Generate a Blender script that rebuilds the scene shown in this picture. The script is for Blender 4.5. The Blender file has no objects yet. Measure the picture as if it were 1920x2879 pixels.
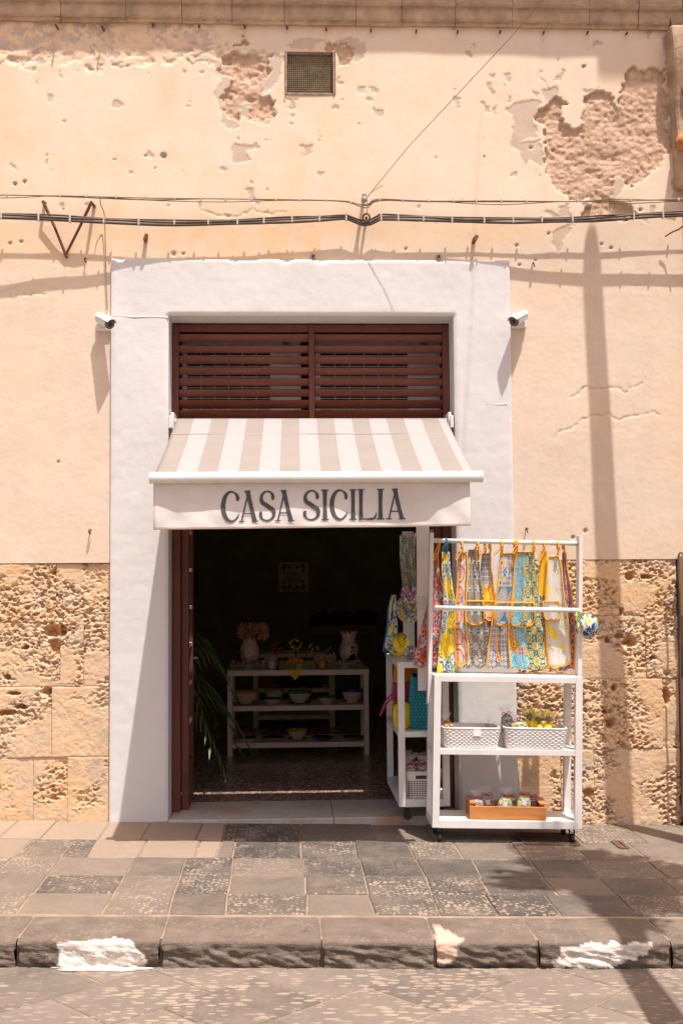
import bpy, math, random
import numpy as np
from mathutils import Vector, Matrix
R = math.radians
pi = math.pi
random.seed(7)
sc = bpy.context.scene

# ------------------------------------------------------------------ camera
FPX, IW, IH = 3300.0, 1920.0, 2879.0          # focal length in photo pixels
CAM = Vector((0.0, -7.6, 1.55))
CROT = (Matrix.Rotation(R(-2.58), 3, 'Z') @ Matrix.Rotation(R(90 + 3.24), 3, 'X') @ Matrix.Rotation(-0.0075, 3, 'Z'))
cam = bpy.data.cameras.new('camera')
cam.sensor_fit = 'VERTICAL'
cam.sensor_height = 36.0
cam.lens = FPX / IH * 36.0
cam.clip_end = 1000
camo = bpy.data.objects.new('camera', cam)
sc.collection.objects.link(camo)
camo.matrix_world = Matrix.Translation(CAM) @ CROT.to_4x4()
sc.camera = camo

# ------------------------------------------------------------------ light
SUN = Vector((-0.28, 0.562, -1.806)).normalized()     # direction the light travels
SUN_EL = math.asin(-SUN.z)
sun = bpy.data.lights.new('sun', 'SUN')
sun.energy = 4.4
sun.angle = R(0.53)
sun.color = (1.0, 0.942, 0.893)
suno = bpy.data.objects.new('sun', sun)
sc.collection.objects.link(suno)
suno.location = (3, -6, 14)
suno.rotation_euler = SUN.to_track_quat('-Z', 'Y').to_euler()

world = bpy.data.worlds.new('World')
sc.world = world
world.use_nodes = True
wn = world.node_tree
wn.nodes.clear()
sky = wn.nodes.new('ShaderNodeTexSky')
sky.sky_type = 'NISHITA'
sky.sun_disc = False
sky.sun_elevation = SUN_EL
sky.sun_rotation = math.atan2(-SUN.x, -SUN.y)
sky.air_density = 1.0
sky.dust_density = 4.0
sky.ozone_density = 0.6
wt = wn.nodes.new('ShaderNodeMix')
wt.data_type = 'RGBA'
wt.blend_type = 'MULTIPLY'
wt.inputs[0].default_value = 1.0
wt.inputs[7].default_value = (1.0, 0.818, 0.73, 1)      # the photograph's warm white balance
wb = wn.nodes.new('ShaderNodeBackground')
wb.inputs['Strength'].default_value = 0.15
wo = wn.nodes.new('ShaderNodeOutputWorld')
wn.links.new(sky.outputs[0], wt.inputs[6])
wn.links.new(wt.outputs[2], wb.inputs[0])
wn.links.new(wb.outputs[0], wo.inputs[0])

vs = sc.view_settings
vs.view_transform = 'Standard'
vs.look = 'None'
vs.exposure = 0.53
vs.gamma = 1.0
vs.use_curve_mapping = False
sc.cycles.use_denoising = True
sc.cycles.max_bounces = 10
sc.cycles.diffuse_bounces = 8
sc.cycles.caustics_reflective = False
sc.cycles.caustics_refractive = False
sc.cycles.sample_clamp_indirect = 6.0

# ------------------------------------------------------------------ pixel -> place
def ray(px, py):
    return CROT @ Vector(((px - IW / 2) / FPX, -(py - IH / 2) / FPX, -1.0))
def W(px, py, Y=0.0):                     # point on a plane parallel to the facade
    d = ray(px, py)
    return CAM + d * ((Y - CAM.y) / d.y)
SLOPE = 0.024                              # the street falls to the right
def gz(x): return -SLOPE * x
def G(px, py, zo=0.0):                     # point on the sloping pavement
    d = ray(px, py)
    return CAM + d * ((zo - CAM.z - SLOPE * CAM.x) / (d.z + SLOPE * d.x))
def H(px, py, z):                          # point on a level plane
    d = ray(px, py)
    return CAM + d * ((z - CAM.z) / d.z)

# ------------------------------------------------------------------ object helpers
WM = {}
def link(o, parent=None, mw=None):
    sc.collection.objects.link(o)
    if parent is not None:
        o.parent = parent
    WM[o.name] = (WM[parent.name].copy() if parent is not None else Matrix.Identity(4)) if mw is None else mw
    return o
def tag(o, label=None, cat=None, group=None, kind=None):
    if label: o['label'] = label
    if cat: o['category'] = cat
    if group: o['group'] = group
    if kind: o['kind'] = kind
    return o
def empty(name, loc=(0, 0, 0), rot=(0, 0, 0), label=None, cat=None, group=None, kind=None):
    o = bpy.data.objects.new(name, None)
    o.empty_display_size = 0.05
    o.location = loc
    o.rotation_euler = rot
    from mathutils import Euler
    m = Matrix.Translation(Vector(loc)) @ Euler(rot).to_matrix().to_4x4()
    link(o, None, m)
    return tag(o, label, cat, group, kind)
def mesh_obj(name, v, f, mat, parent=None, smooth=False, uv=None, cols=None, bevel=0.0, local=False, origin=None, solid=0.0, seg=2):
    me = bpy.data.meshes.new(name)
    v = np.asarray(v, dtype=float).reshape(-1, 3)
    off = None
    if parent is not None:
        if not local:
            M = np.array(WM[parent.name].inverted())
            v = v @ M[:3, :3].T + M[:3, 3]
    elif not local:
        lo, hi = v.min(0), v.max(0)
        off = np.array([(lo[0] + hi[0]) / 2, (lo[1] + hi[1]) / 2, lo[2]]) if origin is None else np.array(origin)
        v = v - off
    me.from_pydata(v.tolist() if len(v) < 3000 else v, [], f)
    me.update()
    if uv is not None:
        ul = me.uv_layers.new(name='UVMap')
        li = np.empty(len(me.loops), dtype=np.int32)
        me.loops.foreach_get('vertex_index', li)
        ul.data.foreach_set('uv', np.asarray(uv, dtype=np.float32)[li].ravel())
    if cols is not None:
        ca = me.color_attributes.new('layers', 'FLOAT_COLOR', 'POINT')
        ca.data.foreach_set('color', np.asarray(cols, dtype=np.float32).ravel())
    if smooth:
        me.polygons.foreach_set('use_smooth', [True] * len(me.polygons))
    if mat is not None:
        me.materials.append(mat)
    o = bpy.data.objects.new(name, me)
    if off is not None:
        o.location = off
    link(o, parent, Matrix.Translation(Vector(off)) if off is not None else None)
    if bevel:
        b = o.modifiers.new('bevel', 'BEVEL')
        b.width = bevel; b.segments = seg; b.limit_method = 'ANGLE'; b.angle_limit = R(40)
    if solid:
        s = o.modifiers.new('thick', 'SOLIDIFY'); s.thickness = solid; s.offset = 0
    return o
def dup(o, mw=None, parent=None):
    c = o.copy()
    sc.collection.objects.link(c)
    WM[c.name] = mw.copy() if mw is not None else WM[parent.name].copy()
    if parent is not None: c.parent = parent
    if mw is not None: c.matrix_world = mw
    for ch in [k for k in bpy.data.objects if k.parent == o]:
        dup(ch, None, c)
    return c

class MB:
    def __init__(s): s.v = []; s.f = []; s.uv = []
    def _add(s, vs, fs):
        n = len(s.v); s.v += [tuple(p) for p in vs]; s.f += [tuple(i + n for i in q) for q in fs]; return s
    def box(s, x0, x1, y0, y1, z0, z1):
        vs = [(x, y, z) for z in (z0, z1) for y in (y0, y1) for x in (x0, x1)]
        return s._add(vs, [(0, 2, 3, 1), (4, 5, 7, 6), (0, 1, 5, 4), (2, 6, 7, 3), (0, 4, 6, 2), (1, 3, 7, 5)])
    def hexa(s, a):   # 8 points: bottom 4 ccw, top 4 ccw
        return s._add(a, [(3, 2, 1, 0), (4, 5, 6, 7), (0, 1, 5, 4), (1, 2, 6, 5), (2, 3, 7, 6), (3, 0, 4, 7)])
    def tube(s, pts, r, n=8, cap=True, flat=1.0, up=None):
        pts = [Vector(p) for p in pts]
        m = len(pts)
        rs = r if isinstance(r, (list, tuple)) else [r] * m
        t0 = (pts[1] - pts[0]).normalized()
        a = Vector(up) if up is not None else (Vector((0, 0, 1)) if abs(t0.z) < 0.9 else Vector((1, 0, 0)))
        nrm = (a - t0 * a.dot(t0)).normalized()
        vs, fs = [], []
        for i, p in enumerate(pts):
            t = (pts[min(i + 1, m - 1)] - pts[max(i - 1, 0)]).normalized()
            q = nrm - t * nrm.dot(t)
            if q.length < 1e-6: q = t.orthogonal()
            nrm = q.normalized()
            b = t.cross(nrm)
            for k in range(n):
                an = 2 * pi * k / n
                vs.append(p + (nrm * math.cos(an) * flat + b * math.sin(an)) * rs[i])
        for i in range(m - 1):
            for k in range(n):
                k2 = (k + 1) % n
                fs.append((i * n + k, i * n + k2, (i + 1) * n + k2, (i + 1) * n + k))
        if cap:
            fs.append(tuple(range(n - 1, -1, -1)))
            fs.append(tuple((m - 1) * n + k for k in range(n)))
        return s._add(vs, fs)
    def lathe(s, prof, n=20, o=(0, 0, 0), sx=1.0, sy=1.0, M=None):
        vs, fs = [], []
        for (r, z) in prof:
            for k in range(n):
                a = 2 * pi * k / n
                p = Vector((r * math.cos(a) * sx, r * math.sin(a) * sy, z))
                if M is not None: p = M @ p
                vs.append((p.x + o[0], p.y + o[1], p.z + o[2]))
        for i in range(len(prof) - 1):
            for k in range(n):
                k2 = (k + 1) % n
                fs.append((i * n + k, i * n + k2, (i + 1) * n + k2, (i + 1) * n + k))
        if prof[0][0] > 1e-4: fs.append(tuple(range(n - 1, -1, -1)))
        if prof[-1][0] > 1e-4: fs.append(tuple((len(prof) - 1) * n + k for k in range(n)))
        return s._add(vs, fs)
    def ball(s, c, r, n=10, m=6, sz=1.0, sx=1.0, sy=1.0):
        prof = [(max(1e-5, math.sin(pi * i / m)) * r, -math.cos(pi * i / m) * r * sz) for i in range(m + 1)]
        return s.lathe(prof, n, c, sx, sy)
    def prism(s, poly, d0, d1, fn):      # poly 2-D extruded from depth d0 to d1, fn(u, v, d) -> xyz
        n = len(poly)
        vs = [fn(u, v, d0) for u, v in poly] + [fn(u, v, d1) for u, v in poly]
        fs = [tuple(range(n - 1, -1, -1)), tuple(range(n, 2 * n))] + [(i, (i + 1) % n, n + (i + 1) % n, n + i) for i in range(n)]
        return s._add(vs, fs)
    def grid(s, nu, nv, fn):
        n = len(s.v)
        for j in range(nv + 1):
            for i in range(nu + 1):
                s.v.append(tuple(fn(i / nu, j / nv)))
        w = nu + 1
        for j in range(nv):
            for i in range(nu):
                s.f.append((n + j * w + i, n + j * w + i + 1, n + (j + 1) * w + i + 1, n + (j + 1) * w + i))
        return s
    def build(s, name, mat, parent=None, **k):
        return mesh_obj(name, s.v, s.f, mat, parent, **k)

# ------------------------------------------------------------------ numpy noise
def _h(ix, iy, s):
    n = (ix * 374761393 + iy * 668265263 + s * 1442695041) & 0xffffffff
    n = ((n ^ (n >> 13)) * 1274126177) & 0xffffffff
    n = n ^ (n >> 16)
    return (n & 0xffffff) / float(0xffffff)
def vnoise(x, y, s=0):
    x = np.asarray(x, float); y = np.asarray(y, float)
    ix, iy = np.floor(x).astype(np.int64), np.floor(y).astype(np.int64)
    fx, fy = x - ix, y - iy
    fx = fx * fx * (3 - 2 * fx); fy = fy * fy * (3 - 2 * fy)
    a, b, c, d = _h(ix, iy, s), _h(ix + 1, iy, s), _h(ix, iy + 1, s), _h(ix + 1, iy + 1, s)
    return (a * (1 - fx) + b * fx) * (1 - fy) + (c * (1 - fx) + d * fx) * fy
def fbm(x, y, s=0, o=4):
    t, a, n = 0, 1.0, 0
    for i in range(o):
        t = t + a * vnoise(x * 2 ** i + 17.3 * i, y * 2 ** i + 5.1 * i, s + i); n += a; a *= 0.5
    return t / n
def worley(x, y, s=0):
    ix, iy = np.floor(x).astype(np.int64), np.floor(y).astype(np.int64)
    best = np.full(x.shape, 9.0); rnd = np.zeros(x.shape)
    for dx in (-1, 0, 1):
        for dy in (-1, 0, 1):
            cx, cy = ix + dx, iy + dy
            px = cx + _h(cx, cy, s); py = cy + _h(cx, cy, s + 31)
            d = np.hypot(px - x, py - y)
            k = d < best
            best = np.where(k, d, best); rnd = np.where(k, _h(cx, cy, s + 77), rnd)
    return best, rnd
def sstep(a, b, x):
    t = np.clip((x - a) / (b - a), 0, 1); return t * t * (3 - 2 * t)
def inpoly(x, z, poly):
    r = np.zeros(x.shape, bool)
    n = len(poly)
    for i in range(n):
        x1, y1 = poly[i]; x2, y2 = poly[(i + 1) % n]
        if y1 == y2: continue
        c = ((y1 > z) != (y2 > z)) & (x < (x2 - x1) * (z - y1) / (y2 - y1) + x1)
        r ^= c
    return r
def hfield(name, xs, zs, Y, mat, parent=None, keep=None, back=0.05, cols=None, smooth=True, skirt=True):
    nx, nz = len(xs), len(zs)
    X, Z = np.meshgrid(xs, zs)
    V = np.stack([X, Y, Z], -1).reshape(-1, 3)
    idx = np.arange(nx * nz).reshape(nz, nx)
    a, b, c, d = idx[:-1, :-1], idx[:-1, 1:], idx[1:, 1:], idx[1:, :-1]
    F = np.stack([a, b, c, d], -1)
    if keep is None: keep = np.ones((nz - 1, nx - 1), bool)
    faces = F[keep]
    extra_v, extra_f = [], []
    if skirt:
        K = np.pad(keep, 1)
        def side(cond, e0, e1):
            for p, q in zip(e0[cond], e1[cond]):
                n = nx * nz + len(extra_v)
                vp, vq = V[p], V[q]
                extra_v.extend([(vp[0], back, vp[2]), (vq[0], back, vq[2]), tuple(vp), tuple(vq)])
                extra_f.append((n + 3, n + 2, n, n + 1))
        side(keep & ~K[:-2, 1:-1], a, b); side(keep & ~K[2:, 1:-1], c, d)
        side(keep & ~K[1:-1, :-2], d, a); side(keep & ~K[1:-1, 2:], b, c)
    fl = faces.tolist() + [list(t) for t in extra_f]
    if extra_v:
        V = np.vstack([V, np.array(extra_v)])
    cl = None
    if cols is not None:
        cl = cols.reshape(-1, 4)
        if extra_v: cl = np.vstack([cl, np.zeros((len(extra_v), 4))])
    return mesh_obj(name, V, fl, mat, parent, smooth=smooth, cols=cl)

# ------------------------------------------------------------------ material helpers
class Nt:
    def __init__(s, name):
        s.m = bpy.data.materials.new(name); s.m.use_nodes = True
        s.t = s.m.node_tree; s.t.nodes.clear()
        s.out = s.t.nodes.new('ShaderNodeOutputMaterial')
        s.bs = s.t.nodes.new('ShaderNodeBsdfPrincipled')
        s.t.links.new(s.bs.outputs[0], s.out.inputs[0])
    def node(s, kind, **k):
        n = s.t.nodes.new(kind)
        for a, b in k.items(): setattr(n, a, b)
        return n
    def put(s, sock, v):
        if isinstance(v, bpy.types.NodeSocket): s.t.links.new(v, sock)
        elif v is not None:
            if isinstance(v, (tuple, list)) and len(v) == 3 and sock.type == 'RGBA': v = (*v, 1)
            sock.default_value = v
    def math(s, op, a, b=None, c=None, clamp=False):
        n = s.node('ShaderNodeMath', operation=op); n.use_clamp = clamp
        for i, v in enumerate((a, b, c)):
            if v is not None: s.put(n.inputs[i], v)
        return n.outputs[0]
    def mix(s, f, a, b, blend='MIX'):
        n = s.node('ShaderNodeMix', data_type='RGBA', blend_type=blend)
        s.put(n.inputs[0], f); s.put(n.inputs[6], a); s.put(n.inputs[7], b)
        return n.outputs[2]
    def coord(s, which='Object', scale=None):
        n = s.node('ShaderNodeTexCoord')
        o = n.outputs[which]
        if scale is not None:
            m = s.node('ShaderNodeMapping'); s.put(m.inputs['Vector'], o)
            m.inputs['Scale'].default_value = scale if isinstance(scale, tuple) else (scale,) * 3
            o = m.outputs[0]
        return o
    def pos(s, scale=None):
        o = s.node('ShaderNodeNewGeometry').outputs['Position']
        if scale is not None:
            m = s.node('ShaderNodeMapping'); s.put(m.inputs['Vector'], o)
            m.inputs['Scale'].default_value = scale if isinstance(scale, tuple) else (scale,) * 3
            o = m.outputs[0]
        return o
    def noise(s, v, scale=5, detail=4, rough=0.55, dist=0.0):
        n = s.node('ShaderNodeTexNoise'); s.put(n.inputs['Vector'], v)
        n.inputs['Scale'].default_value = scale; n.inputs['Detail'].default_value = detail
        n.inputs['Roughness'].default_value = rough; n.inputs['Distortion'].default_value = dist
        return n.outputs[0]
    def vor(s, v, scale=5, feature='F1', out='Distance', rnd=1.0):
        n = s.node('ShaderNodeTexVoronoi', feature=feature); s.put(n.inputs['Vector'], v)
        n.inputs['Scale'].default_value = scale
        n.inputs['Randomness'].default_value = rnd
        return n.outputs[out]
    def ramp(s, f, stops, interp='LINEAR'):
        n = s.node('ShaderNodeValToRGB'); s.put(n.inputs[0], f)
        cr = n.color_ramp; cr.interpolation = interp
        while len(cr.elements) < len(stops): cr.elements.new(0.5)
        for e, (p, c) in zip(cr.elements, stops):
            e.position = p
            e.color = (c, c, c, 1) if isinstance(c, (int, float)) else (*c, 1)
        return n.outputs[0]
    def step(s, f, a, b):
        n = s.node('ShaderNodeMapRange'); s.put(n.inputs[0], f)
        n.inputs[1].default_value = a; n.inputs[2].default_value = b
        return n.outputs[0]
    def bump(s, h, strength=0.3, dist=0.01, prev=None):
        n = s.node('ShaderNodeBump'); s.put(n.inputs['Height'], h)
        n.inputs['Strength'].default_value = strength; n.inputs['Distance'].default_value = dist
        if prev is not None: s.put(n.inputs['Normal'], prev)
        return n.outputs[0]
    def rand(s): return s.node('ShaderNodeObjectInfo').outputs['Random']
    def fin(s, col=None, rough=0.6, normal=None, metal=0.0, spec=0.3, **k):
        s.put(s.bs.inputs['Base Color'], col); s.put(s.bs.inputs['Roughness'], rough)
        s.bs.inputs['Metallic'].default_value = metal
        s.bs.inputs['Specular IOR Level'].default_value = spec
        if normal is not None: s.put(s.bs.inputs['Normal'], normal)
        for a, b in k.items(): s.put(s.bs.inputs[a.replace('_', ' ')], b)
        return s.m
_mc = {}
def simple(name, c, rough=0.6, var=0.12, scale=8, bump=0.0, bscale=60, metal=0.0, spec=0.3, bdist=0.004):
    if name in _mc: return _mc[name]
    n = Nt(name)
    p = n.pos()
    f = n.noise(p, scale, 5)
    lo = tuple(max(0, x * (1 - var)) for x in c); hi = tuple(min(1, x * (1 + var)) for x in c)
    col = n.ramp(f, [(0.3, lo), (0.7, hi)])
    nm = n.bump(n.noise(p, bscale, 4), bump, bdist) if bump else None
    _mc[name] = n.fin(col, n.math('MULTIPLY_ADD', f, 0.15, rough - 0.07), nm, metal, spec)
    return _mc[name]

# plaster: cream paint over render, peeled and broken where the mesh says so
def m_plaster():
    n = Nt('peeling cream plaster')
    p = n.pos()
    at = n.node('ShaderNodeAttribute', attribute_name='layers')
    sp = n.node('ShaderNodeSeparateColor'); n.put(sp.inputs[0], at.outputs['Color'])
    flake, deep, grey = sp.outputs
    stain = at.outputs['Alpha']
    big = n.noise(p, 1.3, 5, 0.6)
    mid = n.noise(p, 6, 6, 0.65)
    fine = n.noise(p, 45, 4)
    paint = n.ramp(big, [(0.33, (0.78, 0.57, 0.37)), (0.48, (0.77, 0.62, 0.47)), (0.66, (0.76, 0.645, 0.53))])
    paint = n.mix(n.step(mid, 0.42, 0.68), paint, (0.78, 0.65, 0.51))
    stk = n.noise(n.pos((2.2, 2.2, 0.5)), 3.0, 5, 0.65)
    paint = n.mix(n.math('MULTIPLY', n.step(stk, 0.52, 0.72), 0.45), paint, (0.77, 0.55, 0.36))
    paint = n.mix(n.math('MULTIPLY', stain, n.step(mid, 0.25, 0.75)), paint, (0.76, 0.50, 0.27))
    gp = n.ramp(mid, [(0.3, (0.64, 0.52, 0.41)), (0.7, (0.71, 0.60, 0.49))])
    gp = n.mix(n.step(n.noise(p, 2.1, 4), 0.5, 0.75), gp, (0.75, 0.555, 0.39))
    col = n.mix(grey, paint, gp)
    fl = n.ramp(mid, [(0.3, (0.54, 0.41, 0.31)), (0.7, (0.62, 0.52, 0.42))])
    col = n.mix(flake, col, fl)
    dp = n.ramp(n.noise(p, 26, 5, 0.7), [(0.25, (0.48, 0.31, 0.21)), (0.5, (0.63, 0.435, 0.305)), (0.75, (0.70, 0.53, 0.40))])
    col = n.mix(deep, col, dp)
    spk = n.math('LESS_THAN', n.vor(p, 9), n.math('MULTIPLY', n.noise(p, 2), 0.085))
    col = n.mix(n.math('MULTIPLY', spk, 0.55), col, (0.40, 0.25, 0.15))
    nb = n.bump(fine, 0.16, 0.005)
    nb = n.bump(n.noise(p, 150, 3), 0.2, 0.003, nb)
    nb = n.bump(n.math('MULTIPLY', deep, n.noise(p, 62, 6, 0.8)), 0.7, 0.010, nb)
    return n.fin(col, 0.9, nb, spec=0.1)
def m_tufa():
    n = Nt('pitted sandstone')
    p = n.pos()
    at = n.node('ShaderNodeAttribute', attribute_name='layers')
    sp = n.node('ShaderNodeSeparateColor'); n.put(sp.inputs[0], at.outputs['Color'])
    a = n.noise(p, 3.2, 5, 0.6); b = n.noise(p, 14, 5, 0.65)
    col = n.ramp(a, [(0.3, (0.70, 0.43, 0.21)), (0.5, (0.68, 0.47, 0.28)), (0.7, (0.63, 0.47, 0.33))])
    rr = n.math('ADD', n.rand(), 0.0)
    col = n.mix(n.math('MULTIPLY', rr, 0.45), col, (0.66, 0.51, 0.37))
    col = n.mix(n.step(b, 0.55, 0.8), col, (0.68, 0.53, 0.37))
    col = n.mix(n.math('MULTIPLY', n.step(n.noise(p, 4.5, 6, 0.7), 0.51, 0.66), 0.65), col, (0.44, 0.38, 0.32))
    col = n.mix(sp.outputs[0], col, (0.60, 0.32, 0.12))
    col = n.mix(sp.outputs[1], col, (0.24, 0.20, 0.17))
    nb = n.bump(n.noise(p, 60, 5, 0.7), 0.5, 0.008)
    return n.fin(col, 0.92, nb, spec=0.1)
def m_paving(name, dark, light, spots=0.5, spot_scale=34, stretch=(1, 1, 1), always=False):
    n = Nt(name)
    p = n.pos(); o = n.rand()
    a = n.noise(p, 6, 7, 0.7)
    f = n.math('ADD', n.math('MULTIPLY', a, 0.55), n.math('MULTIPLY', o, 0.62))
    col = n.ramp(f, [(0.2, dark), (0.95, light)])
    q = n.pos(stretch)
    d = n.vor(q, spot_scale, rnd=0.7)
    thr = n.math('MULTIPLY_ADD', n.noise(q, 11, 4, 0.6), 1.1, -0.22)
    ms = n.math('LESS_THAN', d, thr)
    if not always:
        o2 = n.math('FRACT', n.math('MULTIPLY', o, 7.31))
        ms = n.math('MULTIPLY', ms, n.math('MULTIPLY', n.step(o2, 0.30, 0.55), n.step(n.noise(p, 3.4, 3), 0.30, 0.5)))
    else:
        ms = n.math('MULTIPLY', ms, n.step(n.noise(p, 3.0, 4), 0.34, 0.56))
    col = n.mix(n.math('MULTIPLY', ms, spots), col, (0.40, 0.32, 0.245))
    dust = n.step(n.noise(p, 2.6, 6, 0.75), 0.40, 0.70)
    col = n.mix(n.math('MULTIPLY', dust, 0.5), col, (0.29, 0.225, 0.17))
    fine = n.step(n.noise(p, 48, 4, 0.8), 0.5, 0.8)
    col = n.mix(n.math('MULTIPLY', fine, 0.35), col, (0.34, 0.27, 0.21))
    nb = n.bump(n.noise(p, 70, 5, 0.75), 0.6, 0.008)
    nb = n.bump(n.math('MULTIPLY', ms, -1.0), 0.4, 0.004, nb)
    return n.fin(col, n.math('MULTIPLY_ADD', a, 0.25, 0.6), nb, spec=0.2)
def m_kerb():
    n = Nt('hewn lava kerbstone')
    p = n.pos()
    at = n.node('ShaderNodeAttribute', attribute_name='layers')
    sp = n.node('ShaderNodeSeparateColor'); n.put(sp.inputs[0], at.outputs['Color'])
    a = n.noise(p, 7, 6, 0.7)
    col = n.ramp(a, [(0.3, (0.125, 0.097, 0.077)), (0.6, (0.185, 0.148, 0.118)), (0.8, (0.25, 0.20, 0.16))])
    ms = n.math('MULTIPLY', n.math('LESS_THAN', n.vor(p, 40), n.math('MULTIPLY', n.noise(p, 9, 3), 0.6)), n.step(n.noise(p, 3, 3), 0.42, 0.65))
    col = n.mix(n.math('MULTIPLY', ms, 0.5), col, (0.34, 0.27, 0.21))
    col = n.mix(sp.outputs[0], col, n.ramp(n.noise(p, 20, 5), [(0.3, (0.62, 0.55, 0.48)), (0.7, (0.80, 0.76, 0.70))]))
    col = n.mix(sp.outputs[1], col, (0.58, 0.42, 0.31))
    nb = n.bump(n.noise(p, 55, 5, 0.7), 0.5, 0.008)
    rot = n.node('ShaderNodeMapping'); n.put(rot.inputs['Vector'], p); rot.inputs['Rotation'].default_value = (0, 0.35, 0); rot.inputs['Scale'].default_value = (1, 1, 4)
    nb = n.bump(n.noise(rot.outputs[0], 17, 5, 0.7), 0.6, 0.018, nb)
    return n.fin(col, 0.85, nb, spec=0.15)
def m_wood(name, c1, c2, axis=(1, 14, 14), rough=0.5, scale=3.0):
    n = Nt(name)
    p = n.coord('Object', axis)
    f = n.noise(p, scale, 6, 0.6, 0.4)
    g = n.noise(n.coord('Object', tuple(6 * t for t in axis)), scale, 4)
    col = n.ramp(n.math('ADD', n.math('MULTIPLY', f, 0.7), n.math('MULTIPLY', g, 0.3)), [(0.32, c1), (0.68, c2)])
    return n.fin(col, rough, n.bump(g, 0.15, 0.002), spec=0.35)
def m_white(name, c=(0.74, 0.72, 0.69), rough=0.45, dirt=0.05):
    n = Nt(name)
    p = n.pos()
    f = n.noise(p, 6, 6, 0.65)
    col = n.ramp(f, [(0.35, tuple(x * (1 - dirt * 2) for x in c)), (0.6, c)])
    return n.fin(col, n.math('MULTIPLY_ADD', f, 0.2, rough - 0.1), n.bump(n.noise(p, 90, 3), 0.06, 0.002), spec=0.35)

PLASTER = m_plaster(); TUFA = m_tufa(); KERB = m_kerb()
SURR = simple('white limewashed render', (0.655, 0.645, 0.632), 0.85, 0.03, 2.2, 0.2, 70, spec=0.1)
ROUGHC = simple('weathered cornice stone', (0.47, 0.34, 0.235), 0.9, 0.28, 7, 0.6, 40, spec=0.1, bdist=0.008)
MORTAR = simple('sandy mortar', (0.27, 0.205, 0.15), 0.95, 0.25, 9, 0.7, 60, spec=0.05, bdist=0.008)
GROUNDM = simple('dusty lava ground', (0.16, 0.125, 0.10), 0.9, 0.25, 3, 0.5, 50, spec=0.1)
PAV_D = m_paving('dark lava paving', (0.04, 0.038, 0.038), (0.115, 0.10, 0.088), 0.8, 40)
PAV_M = m_paving('grey lava paving', (0.065, 0.058, 0.052), (0.20, 0.163, 0.13), 0.75, 40)
PAV_L = m_paving('pink limestone paving', (0.24, 0.185, 0.14), (0.36, 0.275, 0.205), 0.3, 30)
ROADM = m_paving('worn road slab', (0.115, 0.098, 0.084), (0.20, 0.168, 0.142), 0.75, 34, (0.42, 1, 1), True)
WOOD_D = m_wood('brown painted wood', (0.105, 0.032, 0.022), (0.175, 0.058, 0.036), (6, 6, 1))
WOOD_S = m_wood('red brown slat wood', (0.12, 0.034, 0.022), (0.22, 0.070, 0.042), (1, 8, 8), 0.45)
WHITE = m_white('white lacquered wood'); WHITE_M = m_white('white powder coated metal', (0.76, 0.76, 0.75), 0.3)
PLASTIC = m_white('white plastic', (0.76, 0.73, 0.69), 0.35)
IRON = simple('rusty iron', (0.17, 0.075, 0.045), 0.8, 0.4, 30, 0.5, 80, metal=0.2)
BLACK = simple('black rubber', (0.022, 0.020, 0.019), 0.5, 0.3, 20)
CABLE = simple('weathered cable sheath', (0.10, 0.075, 0.058), 0.55, 0.3, 12)
WIRE = simple('dusty grey wire', (0.27, 0.20, 0.13), 0.7, 0.25, 20)
CLIP = simple('white cable clip', (0.52, 0.46, 0.40), 0.5, 0.1)
ORANGE = simple('orange bias tape', (0.86, 0.40, 0.035), 0.75, 0.12, 30, 0.2, 300)
BLUET = simple('petrol blue tape', (0.03, 0.17, 0.30), 0.75, 0.12, 30, 0.2, 300)
RED = simple('red ribbon', (0.42, 0.02, 0.035), 0.5, 0.2, 40)
YELLOW = simple('lemon yellow plastic', (0.82, 0.60, 0.02), 0.45, 0.08, 20)
DARKMETAL = simple('dark grey metal', (0.05, 0.048, 0.045), 0.4, 0.2, 20, metal=0.6)
INK = simple('slate blue lettering', (0.085, 0.095, 0.10), 0.8, 0.06, 20, spec=0.1)
def glassy(name, col, alpha):
    n = Nt(name)
    tr = n.node('ShaderNodeBsdfTransparent'); mx = n.node('ShaderNodeMixShader')
    n.fin(col, 0.12, spec=0.6)
    mx.inputs[0].default_value = alpha
    n.t.links.new(tr.outputs[0], mx.inputs[1]); n.t.links.new(n.bs.outputs[0], mx.inputs[2])
    n.t.links.new(mx.outputs[0], n.out.inputs[0])
    return n.m
CELLO = glassy('crinkled cellophane', (0.8, 0.78, 0.76), 0.14)
CELLOY = glassy('yellow cellophane', (0.85, 0.68, 0.08), 0.45)
GLASS = glassy('window glass', (0.25, 0.27, 0.28), 0.18)

# ================================================================== GROUND
def slab_quad(q, top, depth, r=0.006, dz=0.0):
    """a stone with an irregular quad outline (4 xy points ccw), bevelled upper edge"""
    c = sum((Vector(p) for p in q), Vector((0, 0))) / 4
    vs, fs = [], []
    for (k, off) in ((0.0, -depth), (0.0, -r), (1.0, 0.0)):
        for p in q:
            p = Vector(p); d = (c - p).normalized()
            x, y = p + d * r * 1.4 * k
            vs.append((x, y, gz(x) + top + off + dz))
    for l in range(2):
        for i in range(4):
            j = (i + 1) % 4
            fs.append((l * 4 + i, l * 4 + j, (l + 1) * 4 + j, (l + 1) * 4 + i))
    fs.append((8, 9, 10, 11)); fs.append((3, 2, 1, 0))
    return vs, fs
def sheet(name, x0, x1, y0, y1, zo, mat, depth=0.3, n=1):
    m = MB()
    m.hexa([(x0, y0, gz(x0) + zo - depth), (x1, y0, gz(x1) + zo - depth), (x1, y1, gz(x1) + zo - depth), (x0, y1, gz(x0) + zo - depth),
            (x0, y0, gz(x0) + zo), (x1, y0, gz(x1) + zo), (x1, y1, gz(x1) + zo), (x0, y1, gz(x0) + zo)])
    return m
KY = -2.45                                   # kerb front
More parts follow.
